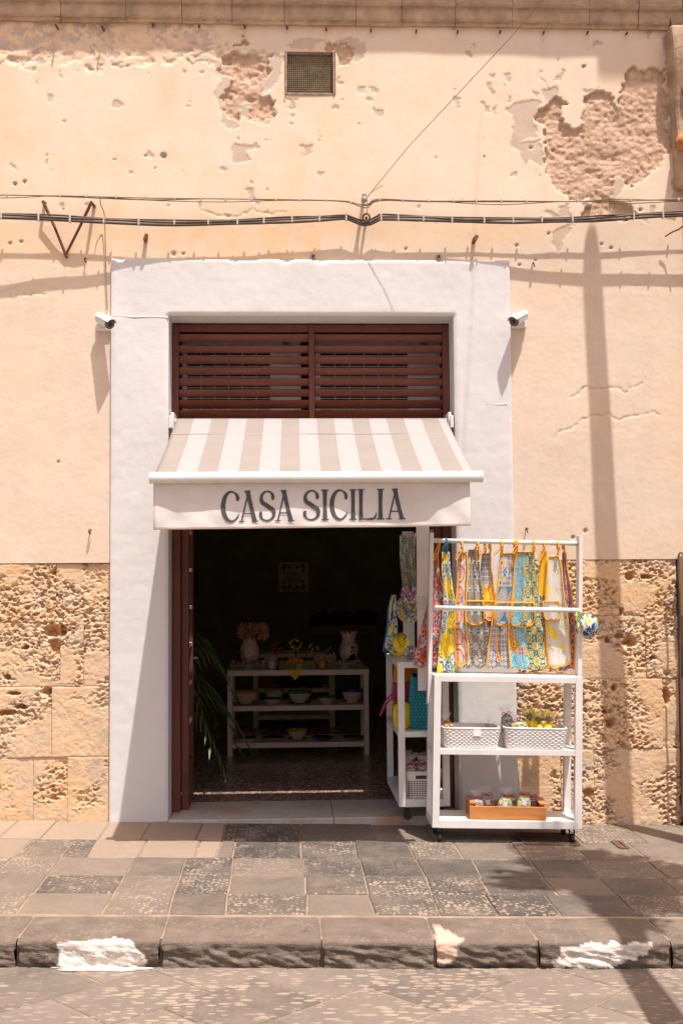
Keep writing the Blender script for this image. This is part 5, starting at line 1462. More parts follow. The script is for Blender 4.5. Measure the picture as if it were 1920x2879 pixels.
apron('apron', 'dark dotted apron with orange slices folded behind the white lemon apron', [(175, 1172, 1205), (260, 1160, 1215), (400, 1150, 1220), (560, 1160, 1226), (760, 1172, 1228), (900, 1180, 1228), (1000, 1188, 1228)], MOT['dot'], YR + 0.004, 1.2, 0.008, straps=((1186, 180, 1183, 126, (1148, 235, 0.014)),), edges='L', seed=23)
apron('apron', 'blue and red arabesque apron hanging last beside the right post', [(185, 1312, 1334), (300, 1316, 1346), (460, 1312, 1382), (620, 1300, 1396), (800, 1280, 1400), (1020, 1252, 1392)], MOT['rarab'], YR + 0.026, 1.8, 0.009, straps=((1330, 190, 1321, 128, None),), edges='R', seed=26)
apron('apron', 'white lemon sprig apron with broad orange edge near the right post', [(215, 1212, 1290), (300, 1214, 1306), (420, 1212, 1318), (560, 1208, 1330), (720, 1216, 1350), (880, 1230, 1364), (1000, 1240, 1376)], MOT['sprig'], YR - 0.010, 1.0, 0.008, straps=((1286, 200, 1284, 128, (1284, 185, 0.007)),), pocket=(-0.12, 0.70, 0.40, 0.58), round_=0.07, seed=29, wide=1.15)
# scrunchies tied to the right post
sc_ = W(1560 + 60, 1480 + 700 * 0.3954, YR - 0.03)
def bundle(name, lab, c, r, mat, cat, n=9, group=None, sz=1.15):
    e = empty(name, c, (0, 0, 0), lab, cat, group)
    m = MB(); ra = random.Random(int(c[0] * 999) & 255)
    V, F, U = [], [], []
    nu, nv = 40, 16
    for j in range(nv + 1):
        t = pi * j / nv
        for i in range(nu + 1):
            a = 2 * pi * i / nu
            k = r * (1 + 0.16 * math.sin(n * a + 3 * math.sin(2 * t)) * math.sin(t) + 0.09 * math.sin((n * 2 + 1) * a + 5 * t))
            V.append((k * math.sin(t) * math.cos(a), k * math.sin(t) * math.sin(a), k * sz * (1 + math.cos(t)) * 0.98)); U.append((i / nu * 6.3 * r, j / nv * 3.2 * r))
    for j in range(nv):
        for i in range(nu): F.append((j * (nu + 1) + i, j * (nu + 1) + i + 1, (j + 1) * (nu + 1) + i + 1, (j + 1) * (nu + 1) + i))
    mesh_obj('cloth', V, F, mat, e, smooth=True, uv=U, local=True)
    return e
bc = Vector(W(*C6(1488, 800), YR - 0.04))
b = bundle('scrunchie_bunch', 'bunch of navy and yellow hair scrunchies tied to the right post of the rack', bc, 0.062, MOT['navy'], 'scrunchies', 11)
GRB = simple('lime ribbon', (0.42, 0.58, 0.08), 0.5, 0.15, 30)
pst = Vector(W(*C6(1424, 640), YR - 0.055))
MB().tube(catm([bc + Vector((0, 0, 0.12)), bc.lerp(pst, 0.6) + Vector((0, 0, 0.08)), pst, pst + Vector((0.006, 0.02, 0.03)), pst + Vector((-0.012, -0.01, 0.012)), pst + Vector((-0.006, -0.012, -0.05))], 5), 0.004, 5, flat=0.5).build('ribbon', GRB, b)
MB().tube(catm([pst, pst + Vector((0.012, -0.012, 0.028)), pst + Vector((0.02, -0.01, 0.0)), pst, pst + Vector((0.016, -0.01, -0.055))], 5), 0.0038, 5, flat=0.5).build('ribbon', GRB, b)
# cloths on the rack in the doorway (drawn on its own planes)
apron('hanging_cloth', 'pleated yellow green patterned cloth hanging on the rack in the doorway', [(62, 158, 270), (200, 164, 272), (340, 172, 274), (480, 190, 274)], MOT['mixed'], 0.10, 4.5, 0.010, trim=False, seed=41, cat='cloth', group='cloths on the doorway rack', wide=2.0)
apron('hanging_cloth', 'red and turquoise printed cloth hanging between the two racks', [(110, 326, 338), (240, 330, 352), (420, 334, 360), (600, 330, 362), (740, 300, 362), (900, 288, 360), (1000, 284, 360)], MOT['floral'], -0.10, 1.6, 0.008, trim=False, seed=44, cat='cloth', group='cloths on the doorway rack')
apron('hanging_cloth', 'navy lemon printed bag hanging at the inner end of the doorway rack', [(486, 105, 135), (540, 92, 140), (640, 80, 142), (740, 68, 146), (860, 54, 150), (900, 50, 150)], MOT['navy'], 0.34, 2.0, 0.010, tape=BLUET, edges='L', seed=47, cat='cloth', group='cloths on the doorway rack')
for (nm, lab, cx, cy, Y, r, mt, nn) in (('cloth_bundle', 'knotted yellow and blue cloth bundle on the doorway rack', 225, 690, 0.02, 0.075, 'mixed', 8), ('cloth_bundle', 'gathered red and green cloth bundle tied to the doorway rack', 235, 560, -0.03, 0.055, 'rarab', 7),
                                  ('cloth_bundle', 'crumpled blue lemon cloth lying on top of the doorway rack', 150, 925, 0.10, 0.062, 'lemon', 7), ('cloth_bundle', 'small dotted pouch lying on the front edge of the doorway rack', 235, 950, -0.12, 0.036, 'sun', 5)):
    p = Vector(W(*C6(cx, cy), Y))
    bundle(nm, lab, p, r, MOT[mt], 'cloth bundle', nn, 'cloth bundles on the doorway rack')

# ================================================================== BASKETS, CRATE AND WRAPPED GOODS
def basket(c, w, d, h, rz, lab, slots=False, mat=PLASTIC, nrow=11):
    e = empty('plastic_basket', c, (0, 0, rz), lab, 'basket', 'white woven plastic baskets')
    V, F = [], []
    n = 160; m_ = nrow * 5
    def rim(t, k):   # rounded rectangle, t 0..1 round, k height fraction
        a = 2 * pi * t
        s = 0.90 + 0.10 * k
        cx, cy = math.cos(a), math.sin(a); q = (abs(cx) ** 8 + abs(cy) ** 8) ** (-1 / 8)
        return cx * q * w / 2 * s, cy * q * d / 2 * s, cx, cy
    for j in range(m_ + 1):
        k = j / m_
        for i in range(n):
            x, y, cx, cy = rim(i / n, k)
            row = int(k * nrow - 1e-6); fr_ = k * nrow - row
            wv = 0.0030 * math.sin(2 * pi * i / n * 40 + pi * row) * math.sin(pi * fr_) + 0.0022 * math.sin(pi * fr_)
            if slots or k > 0.93: wv = 0
            V.append((x + math.copysign(wv, cx) * (abs(cx) > 0.6), y + math.copysign(wv, cy) * (abs(cy) > 0.5), 0.002 + h * k))
    for j in range(m_):
        for i in range(n):
            i2 = (i + 1) % n; F.append((j * n + i, j * n + i2, (j + 1) * n + i2, (j + 1) * n + i))
    F.append(tuple(range(n - 1, -1, -1)))
    mesh_obj('basket_wall', V, F, mat, e, smooth=True, local=True, solid=0.003)
    pts = [Vector((*rim(i / 60, 1.0)[:2], h + 0.002)) for i in range(61)]
    MB().tube(pts, 0.006, 6).build('rim', mat, e, local=True, smooth=True)
    DK = simple('dark hole', (0.06, 0.045, 0.04), 0.9)
    MB().box(-w / 2 * 0.985 - 0.004, -w / 2 * 0.985 + 0.001, -0.035, 0.035, h * 0.74, h * 0.88).build('handle_hole', DK, e, local=True, bevel=0.004)
    if slots:
        for r_ in range(8):
            for k in range(12):
                z = h * (0.10 + 0.08 * r_); x = -w * 0.40 + w * 0.80 * k / 11
                yy = -d / 2 * (0.90 + 0.10 * z / h) - 0.0022
                MB().box(x - w * 0.022, x + w * 0.022, yy - 0.001, yy + 0.004, z - 0.003, z + 0.003).build('slot', DK, e, local=True)
        yy = -d / 2 * 0.985 - 0.0022
        MB().box(-w * 0.22, w * 0.22, yy - 0.001, yy + 0.004, h * 0.76, h * 0.90).build('handle_hole', DK, e, local=True, bevel=0.006)
    return e
def shelf_z(z, x): return gz(r1x) + z - (x - r1x) * 0.026
def on_rack(px, py, z, Y):
    p = W(px, py, Y); return Vector((p.x, Y, shelf_z(z, p.x)))
yfront = r1y - RD_ / 2
b1 = on_rack(1317, 2095, zm1, yfront + 0.125); b2 = on_rack(1498, 2100, zm1, yfront + 0.12)
tilt = math.atan(0.026)
bk1 = basket(b1, 0.345, 0.235, 0.118, R(1), 'white woven basket with a price card on the sunny rack, left of two')
bk2 = basket(b2, 0.375, 0.235, 0.122, R(-3), 'white woven basket full of yellow favours on the sunny rack, right of two')
for b_ in (bk1, bk2): b_.rotation_euler[1] = tilt
MB().box(0.005, 0.052, -0.1225, -0.1215, 0.076, 0.124).build('price_card', simple('white card', (0.78, 0.76, 0.74), 0.6), bk1, local=True)
def pillow(w, d, h, n=14):
    V, F, U = [], [], []
    for j in range(n + 1):
        t = pi * j / n
        for i in range(n * 2 + 1):
            a = 2 * pi * i / (2 * n)
            f = lambda c, p: math.copysign(abs(c) ** p, c)
            V.append((w / 2 * f(math.cos(a), 0.55) * max(1e-4, math.sin(t)) ** 0.5, d / 2 * f(math.sin(a), 0.7) * max(1e-4, math.sin(t)) ** 0.6, h / 2 * (1 + f(math.cos(t), 0.7)) )); U.append((w * i / n * 1.9, h * 3.2 * (1 - j / n)))
    for j in range(n):
        for i in range(2 * n): F.append((j * (2 * n + 1) + i, (j + 1) * (2 * n + 1) + i, (j + 1) * (2 * n + 1) + i + 1, j * (2 * n + 1) + i + 1))
    return V, F, U
def sachet(c, w, d, h, mat, lab, rot=(0, 0, 0), card=True, group='wrapped fabric sachets', cello=True, lean=0.0):
    e = empty('wrapped_sachet', c, (rot[0], rot[1] + lean, rot[2]), lab, 'sachet', group)
    V, F, U = pillow(w, d, h)
    mesh_obj('pouch', V, F, mat, e, smooth=True, uv=U, local=True)
    top = Vector((0, 0, h * 0.97))
    # twisted neck and frill of cellophane
    if cello:
        fr_ = []
        m = MB()
        for j, (r_, z) in enumerate(((0.010, -0.004), (0.007, 0.010), (0.022, 0.030), (0.036, 0.058))):
            for i in range(20):
                a = 2 * pi * i / 20; k = r_ * (1 + 0.35 * math.sin(5 * a + j) * (j > 1)); fr_.append((k * math.cos(a), k * 0.6 * math.sin(a), top.z + z + 0.008 * math.sin(3 * a) * (j == 3)))
        ff_ = [(j * 20 + i, j * 20 + (i + 1) % 20, (j + 1) * 20 + (i + 1) % 20, (j + 1) * 20 + i) for j in range(3) for i in range(20)]
        mesh_obj('cellophane', fr_, ff_, CELLO, e, smooth=True, local=True)
    m = MB()
    for s_ in (-1, 1):
        m.tube(catm([top + Vector((0, -0.008, 0.008)), top + Vector((s_ * 0.018, -0.014, 0.022)), top + Vector((s_ * 0.030, -0.012, 0.010)), top + Vector((s_ * 0.012, -0.014, 0.004)), top + Vector((s_ * 0.026, -0.018, -0.022))], 4), 0.0022, 5)
    m.tube([top + Vector((0.009 * math.cos(a), 0.007 * math.sin(a), 0.008)) for a in np.linspace(0, 2 * pi, 9)], 0.0028, 5)
    m.build('ribbon', RED, e, local=True)
    if card: MB().box(-w * 0.16, w * 0.14, -d * 0.52 - 0.002, -d * 0.52 - 0.001, h * 0.52, h * 0.78).build('tag', simple('pale card', (0.66, 0.68, 0.68), 0.6), e, local=True)
    return e
def in_rack(px, py, Y):
    return Vector(W(px, py, Y))
# middle shelf, left basket
p = in_rack(1262, 2045, b1.y - 0.02); sachet((p.x, p.y, b1.z + 0.055), 0.085, 0.05, 0.095, MOT['mixed'], 'dark printed sachet with two orange buttons sticking out of the left basket', lean=-0.2)
for dx in (-0.012, 0.02):
    e = empty('felt_button', (p.x + dx - 0.01, p.y - 0.034, b1.z + 0.118), (0, 0, 0), 'small orange button on the sachet in the left basket, the %s of two' % ('left' if dx < 0 else 'right'), 'button')
    MB().ball((0, 0, 0.012), 0.012, 12, 8, 0.9).build('dome', simple('orange felt', (0.80, 0.32, 0.02), 0.7), e, local=True, smooth=True)
    MB().tube([(0, 0, -0.03), (0, 0, 0.002)], 0.0025, 5).build('stem', GRB, e, local=True)
p = in_rack(1358, 2062, b1.y + 0.04); sachet((p.x, p.y, b1.z + 0.03), 0.07, 0.05, 0.075, MOT['arab'], 'sachet with red ribbon lying low at the right of the left basket', card=False, lean=0.5)
# right basket
p = in_rack(1432, 2030, b2.y + 0.03); sachet((p.x, p.y, b2.z + 0.06), 0.075, 0.05, 0.135, MOT['arab'], 'tall dark printed sachet with red ribbon at the left of the right basket', card=False, lean=-0.16)
p = in_rack(1462, 2040, b2.y - 0.035); sachet((p.x, p.y, b2.z + 0.045), 0.105, 0.055, 0.115, MOT['garab'], 'green and white printed sachet with pale tag in the right basket', lean=-0.10)
PETAL = simple('yellow fabric petal', (0.80, 0.58, 0.03), 0.7, 0.15, 40)
FAVW = simple('black and white glazed favour', (0.16, 0.15, 0.15), 0.3, 0.9, 90)
for k, (px, py, dy) in enumerate(((1490, 2022, 0.02), (1512, 2030, 0.0), (1538, 2030, -0.01))):
    c = in_rack(px, py, b2.y - 0.01 + dy)
    e = empty('lemon_favour', (c.x, c.y, c.z - 0.03), (0, 0.12 * (k - 1), 0), 'yellow wrapped lemon favour in the right basket, %s of the three' % ('leftmost', 'middle', 'rightmost')[k], 'favour', 'lemon favours in the right basket')
    MB().ball((0, 0, 0.042), 0.020, 12, 8, 1.15).build('figurine', FAVW, e, local=True, smooth=True)
    MB().ball((0.004, -0.022, -0.006), 0.019, 12, 8, 1.25).build('lemon', YELLOW, e, local=True, smooth=True)
    m = MB()
    for a in np.linspace(0, 2 * pi, 7)[:-1]:
        d = Vector((math.cos(a), -0.35, math.sin(a) * 0.55)); c0 = Vector((0, -0.006, 0.018)); t_ = Vector((-math.sin(a), 0, math.cos(a)))
        m._add([c0, c0 + d * 0.022 + t_ * 0.009, c0 + d * 0.046, c0 + d * 0.022 - t_ * 0.009], [(0, 1, 2, 3)])
    m.build('petals', PETAL, e, local=True, solid=0.001)['kind'] = 'stuff'
    V, F = [], []
    for j, (r_, z) in enumerate(((0.012, 0.03), (0.030, 0.06), (0.046, 0.095))):
        for i in range(18):
            a = 2 * pi * i / 18; q_ = r_ * (1 + 0.25 * math.sin(6 * a + k)); V.append((q_ * math.cos(a), q_ * 0.5 * math.sin(a) + 0.012, z + 0.012 * math.sin(4 * a + k) * (j == 2)))
    F = [(j * 18 + i, j * 18 + (i + 1) % 18, (j + 1) * 18 + (i + 1) % 18, (j + 1) * 18 + i) for j in range(2) for i in range(18)]
    mesh_obj('cellophane', V, F, CELLOY, e, smooth=True, local=True)
# wooden crate on the bottom shelf
PINE = m_wood('varnished pine', (0.42, 0.155, 0.045), (0.60, 0.25, 0.08), (2, 16, 16), 0.4, 2.5)
PINEY = m_wood('varnished pine end', (0.42, 0.155, 0.045), (0.60, 0.25, 0.08), (16, 2, 16), 0.4, 2.5)
cc = on_rack(1420, 2300, zb1, yfront + 0.135)
e = empty('wooden_crate', cc, (0, tilt, R(-2)), 'orange varnished pine crate of small sachets on the bottom shelf', 'crate')
w, d, h, t = 0.46, 0.225, 0.078, 0.014
MB().box(-w / 2, w / 2, -d / 2, -d / 2 + t, 0.002, h).build('side_board', PINE, e, local=True, bevel=0.003)
MB().box(-w / 2, w / 2, d / 2 - t, d / 2, 0.002, h).build('side_board', PINE, e, local=True, bevel=0.003)
for s_ in (-1, 1):
    x = s_ * (w / 2 - t / 2 - 0.012)
    MB().box(x - t / 2, x + t / 2, -d / 2 + t, d / 2 - t, 0.002, h + 0.012).build('end_board', PINEY, e, local=True, bevel=0.003)
    MB().box(s_ * (w / 2 - 0.022) - 0.020, s_ * (w / 2 - 0.022) + 0.020, -d / 2 + 0.002, d / 2 - 0.002, h + 0.0125, h + 0.024).build('handle_bar', PINEY, e, local=True, bevel=0.003)
MB().box(-w / 2 + 0.02, w / 2 - 0.02, -d / 2 + t, d / 2 - t, 0.004, 0.012).build('bottom_board', PINE, e, local=True)
cr = [(1338, 'arab', 'small cream sachet at the left end of the pine crate', 0.06), (1371, 'sun', 'blue and white sachet with red ribbon second from left in the crate', 0.07), (1414, 'garab', 'white and blue sachet with pale tag in the middle of the crate', 0.075), (1440, 'turq', 'turquoise sachet squeezed behind the middle of the crate', 0.065), (1468, 'garab', 'yellow and white sachet with tag right of the crate middle', 0.085), (1492, 'rarab', 'dark patterned sachet at the right end of the pine crate', 0.06)]
for k, (px, mt, lab, hh) in enumerate(cr):
    p = W(px, 2280, cc.y + (0.03 if k % 2 else -0.03))
    sachet((p.x, p.y, cc.z + 0.014 - (p.x - cc.x) * 0.026), 0.085, 0.055, hh + 0.035, MOT[mt], lab, card=k in (1, 2, 4), lean=random.uniform(-0.1, 0.25), group='sachets in the pine crate')

# ---- bags on the rack in the doorway
TURQ = simple('turquoise crochet cord', (0.04, 0.34, 0.42), 0.7, 0.2, 60)
ORC = simple('orange crochet cord', (0.72, 0.28, 0.01), 0.7, 0.2, 60)
def crochet(c, w, d, h, mat, lab, rz=0, nu=34, nv=16):
    e = empty('crochet_bag', c, (0, 0, rz), lab, 'bag', 'crochet net bags')
    def S(u, v, k=1.0):
        a = 2 * pi * u; cx, cy = math.cos(a), math.sin(a); q_ = (abs(cx) ** 4 + abs(cy) ** 4) ** (-0.25)
        s_ = (1 - 0.22 * v ** 2 - 0.10 * (1 - v) ** 4) * k
        return Vector((cx * q_ * w / 2 * s_, cy * q_ * d / 2 * s_ + 0.01 * math.sin(5 * u + 3 * v), h * v * (1 - 0.03 * math.sin(a * 2))))
    m = MB(); m.grid(40, 14, lambda a, b: S(a, b, 0.93)); m.build('lining', simple(mat.name + ' lining', tuple(x * 0.32 for x in (0.04, 0.34, 0.42)) if mat is TURQ else (0.28, 0.10, 0.01), 0.9), e, local=True, smooth=True)
    m = MB()
    for i in range(nu):
        for s_ in (1, -1):
            m.tube([S((i + s_ * 0.5 * math.sin(pi * 0.5 * j)) / nu, j / nv) for j in range(nv + 1)], 0.0032, 4, cap=False)
    for j in range(0, nv + 1, 1): m.tube([S(i / 48, j / nv) for i in range(49)], 0.003, 4, cap=False)
    m.build('net', mat, e, local=True, smooth=True)['kind'] = 'stuff'
    for s_ in (-1, 1):
        m = MB(); m.tube(catm([(-w * 0.2, s_ * d * 0.25, h * 0.97), (-w * 0.16, s_ * d * 0.3, h * 1.16), (0, s_ * d * 0.3, h * 1.22), (w * 0.16, s_ * d * 0.3, h * 1.16), (w * 0.2, s_ * d * 0.25, h * 0.97)], 5), 0.008, 6); m.build('handle', mat, e, local=True, smooth=True)
    return e
zs2 = FLZ + 0.013
crochet((0.88, -0.04, zs2 + zm1), 0.24, 0.20, 0.335, TURQ, 'turquoise crochet net bag on the middle shelf of the doorway rack')
crochet((0.80, 0.36, zs2 + zm1), 0.20, 0.20, 0.40, ORC, 'orange crochet net bag behind the yellow pouch on the doorway rack', 0.3)
def pouch(name, cpx, Y, w, h, mat, lab, rot=0.0):
    p = Vector(W(*cpx, Y)); e = empty(name, (p.x, p.y, zs2 + zm1), (0, rot, R(25)), lab, 'pouch', 'flat pouches on the doorway rack')
    V, F, U = pillow(w, 0.025, h); mesh_obj('pouch_body', V, F, mat, e, smooth=True, local=True)
    MB().tube([(-w * 0.46, 0, h * 0.97), (w * 0.46, 0, h * 0.97)], 0.004, 6).build('zip', DARKMETAL, e, local=True)
    return e
pouch('flat_pouch', (1160 - 12, 2010), -0.10, 0.13, 0.17, simple('yellow suede', (0.72, 0.52, 0.02), 0.8), 'bright yellow flat pouch leaning at the front of the doorway rack').location.x = 0.715
mg = pouch('flat_pouch', (1108, 1990), 0.12, 0.15, 0.13, simple('magenta suede', (0.40, 0.045, 0.14), 0.8), 'magenta flat pouch with a wrist strap on the doorway rack')
mg.location = (0.73, 0.10, zs2 + zm1 + 0.15)
MB().tube(catm([(-0.07, 0, 0.06), (-0.12, -0.01, 0.02), (-0.16, -0.01, -0.06), (-0.15, 0.01, -0.07), (-0.10, 0.01, 0.0), (-0.065, 0, 0.04)], 5), 0.006, 6).build('wrist_strap', simple('magenta suede', (0.40, 0.045, 0.14), 0.8), mg, local=True)
sb = empty('box_stack', (0.73, 0.02, zs2 + zm1), (0, 0, R(20)), 'small pile of green soap boxes under the magenta pouch', 'soap box')
MB().box(-0.05, 0.05, -0.04, 0.04, 0.001, 0.05).build('box', simple('green box', (0.20, 0.27, 0.10), 0.6, 0.4, 30), sb, local=True, bevel=0.004)
MB().box(-0.045, 0.05, -0.035, 0.04, 0.0505, 0.145).build('box', simple('dark green box', (0.10, 0.15, 0.08), 0.6, 0.4, 30), sb, local=True, bevel=0.004)
bk3 = basket(Vector((0.838, 0.02, zs2 + zb1)), 0.235, 0.42, 0.16, 0, 'white slotted plastic basket on the bottom shelf of the doorway rack', True)
for k, (dx, dy, mt, lab) in enumerate(((-0.06, -0.12, 'arab', 'blue sachet at the front left of the slotted basket'), (0.0, -0.13, 'mixed', 'yellow green sachet at the front middle of the slotted basket'), (0.06, -0.12, 'navy', 'navy and yellow sachet at the front right of the slotted basket'), (-0.05, 0.0, 'rarab', 'red printed sachet in the middle of the slotted basket'), (0.03, 0.02, 'dot', 'dark dotted sachet at the back of the slotted basket'), (-0.06, 0.12, 'lemon', 'lemon printed sachet at the inner end of the slotted basket'))):
    sachet((0.838 + dx, 0.02 + dy, zs2 + zb1 + 0.05), 0.075, 0.05, 0.15, MOT[mt], lab, card=False, lean=random.uniform(-0.15, 0.15), group='sachets in the slotted basket')
# clear pack printed with green lines, tied to the doorway rack's post
gp = W(*C6(300, 545), -0.236)
e = empty('clear_pack', (gp.x, -0.236, gp.z - 0.04), (0, 0, 0), 'clear pack with green dashed print tied to the doorway rack post', 'pack')
MB().box(-0.028, 0.032, -0.004, 0.0, 0.0, 0.082).build('film', CELLO, e, local=True)
for z in (0.004, 0.034, 0.048, 0.078):
    for k in range(4): MB().box(-0.026 + k * 0.0145, -0.016 + k * 0.0145, -0.0055, -0.0045, z - 0.0015, z + 0.0015).build('printed_dash', GRB, e, local=True)

# ================================================================== INSIDE THE SHOP
TY = 2.63
def TW(px, py, Y=TY): return W(px, py, Y)
TWH = m_white('cream lacquered table', (0.80, 0.66, 0.57), 0.5)
def table(name, lab, x0, x1, y0, y1, levels, leg, mat):
    """levels: (z0, z1) of the framed boards, top first"""
    e = empty(name, ((x0 + x1) / 2, (y0 + y1) / 2, FLZ), (0, 0, 0), lab, 'table')
    for x in (x0, x1 - leg):
        for y in (y0, y1 - leg):
            MB().box(x, x + leg, y, y + leg, FLZ + 0.001, levels[0][0] - 0.0005).build('leg', mat, e, bevel=0.002)
    MB().box(x0 - 0.004, x1 + 0.004, y0 - 0.004, y1 + 0.004, *levels[0]).build('table_top', mat, e, bevel=0.003)
    for z0, z1 in levels[1:]:
        MB().box(x0 + leg + 0.001, x1 - leg - 0.001, y0 + 0.003, y1 - 0.003, z0, z1).build('shelf', mat, e, bevel=0.002)
    return e
tx0, tx1 = TW(640, 2000).x, TW(1037, 2000).x
tzt = TW(840, 1884).z; tzm = TW(840, 1984).z; tzb = TW(840, 2088).z
table('display_table', 'cream two shelf table of crates and bowls in the middle of the shop', tx0, tx1, TY, TY + 0.52, [(tzt - 0.045, tzt), (tzm - 0.042, tzm), (tzb - 0.042, tzb)], 0.042, TWH)
table('display_table', 'second cream table standing further back behind the first', TW(712, 2000, 4.6).x, TW(942, 2000, 4.6).x, 4.6, 5.1, [(0.74, 0.78), (W(800, 1937, 4.6).z - 0.04, W(800, 1937, 4.6).z), (W(800, 2012, 4.6).z - 0.04, W(800, 2012, 4.6).z)], 0.05, TWH)
def gloss(name, c): return simple(name, c, 0.25, 0.1, 40, spec=0.5)
def bowl(name, lab, px, py, w, h, z, Y, out, inn, dish=None, grp='glazed bowls and plates'):
    s = (Y + 7.6) / FPX; r = w * s / 2; hh = h * s
    x = W(px, py, Y).x
    e = empty(name, (x, Y, z), (0, 0, 0), lab, 'bowl' if hh > 0.035 else 'plate', grp)
    z0 = 0.001
    if dish:
        MB().lathe([(0.0, z0), (r * 0.5, z0), (r * 1.02, z0 + 0.014), (r * 1.04, z0 + 0.017), (r * 0.5, z0 + 0.006), (0, z0 + 0.005)], 28).build('saucer', dish, e, local=True, smooth=True); z0 += 0.008
    if hh > 0.035:
        MB().lathe([(0.0, z0), (r * 0.5, z0), (r * 0.5, z0 + 0.008), (r * 0.78, z0 + hh * 0.35), (r * 0.97, z0 + hh * 0.75), (r, z0 + hh * 0.8)], 28).build('bowl_body', out, e, local=True, smooth=True)
        MB().lathe([(r, z0 + hh * 0.8), (r * 1.02, z0 + hh), (r * 0.98, z0 + hh), (r * 0.9, z0 + hh * 0.7), (r * 0.5, z0 + 0.02), (0, z0 + 0.016)], 28).build('glazed_rim', inn, e, local=True, smooth=True)
    else:
        MB().lathe([(0.0, z0), (r * 0.6, z0), (r, z0 + hh)], 28).build('plate_body', out, e, local=True, smooth=True)
        MB().lathe([(r, z0 + hh), (r * 0.98, z0 + hh + 0.003), (r * 0.6, z0 + 0.006), (0.0, z0 + 0.005)], 28).build('glazed_face', inn, e, local=True, smooth=True)
    return e
WG, YG, GG, BG, TG, RG = gloss('cream glaze', (0.62, 0.50, 0.40)), gloss('honey glaze', (0.55, 0.26, 0.03)), gloss('bottle green glaze', (0.05, 0.13, 0.08)), gloss('navy glaze', (0.03, 0.04, 0.10)), gloss('tan glaze', (0.42, 0.22, 0.09)), gloss('red glaze', (0.28, 0.05, 0.04))
yb_ = TY + 0.16
bowl('glazed_bowl', 'large cream bowl with honey rim on a yellow dish, left on the table shelf', 692, 1960, 72, 34, tzm, yb_, WG, YG, YG)
bowl('glazed_bowl', 'low white and navy bowl second from left on the table shelf', 767, 1978, 54, 17, tzm, yb_, WG, BG)
bowl('glazed_bowl', 'tan bowl stacked behind the low navy bowl', 771, 1960, 52, 34, tzm, yb_ + 0.17, WG, TG)
bowl('glazed_bowl', 'cream bowl with green rim in the middle of the table shelf', 842, 1960, 66, 34, tzm, yb_, WG, GG, GG)
bowl('glazed_bowl', 'low cream bowl with dark green inside, fourth on the table shelf', 918, 1975, 52, 20, tzm, yb_, WG, GG)
bowl('glazed_bowl', 'cream bowl with navy patterned rim at the right of the table shelf', 990, 1958, 60, 36, tzm, yb_, WG, BG, WG)
bowl('glazed_plate', 'honey edged plate leaning low at the left of the bottom shelf', 690, 2080, 64, 8, tzb, yb_, WG, YG)
bowl('glazed_bowl', 'dusky pink bowl behind the honey plate on the bottom shelf', 692, 2065, 54, 18, tzb, yb_ + 0.18, gloss('dusky pink glaze', (0.35, 0.16, 0.14)), RG, RG)
bowl('glazed_plate', 'green and yellow patterned plate second on the bottom shelf', 768, 2082, 64, 9, tzb, yb_, TG, GG)
bowl('glazed_bowl', 'cream bowl on a yellow dish in the middle of the bottom shelf', 836, 2070, 56, 27, tzb, yb_, WG, YG, YG)
bowl('glazed_plate', 'dark navy plate fourth on the bottom shelf', 908, 2082, 62, 8, tzb, yb_, BG, BG)
bowl('glazed_plate', 'red plate at the right of the bottom shelf', 993, 2082, 62, 8, tzb, yb_, RG, RG)
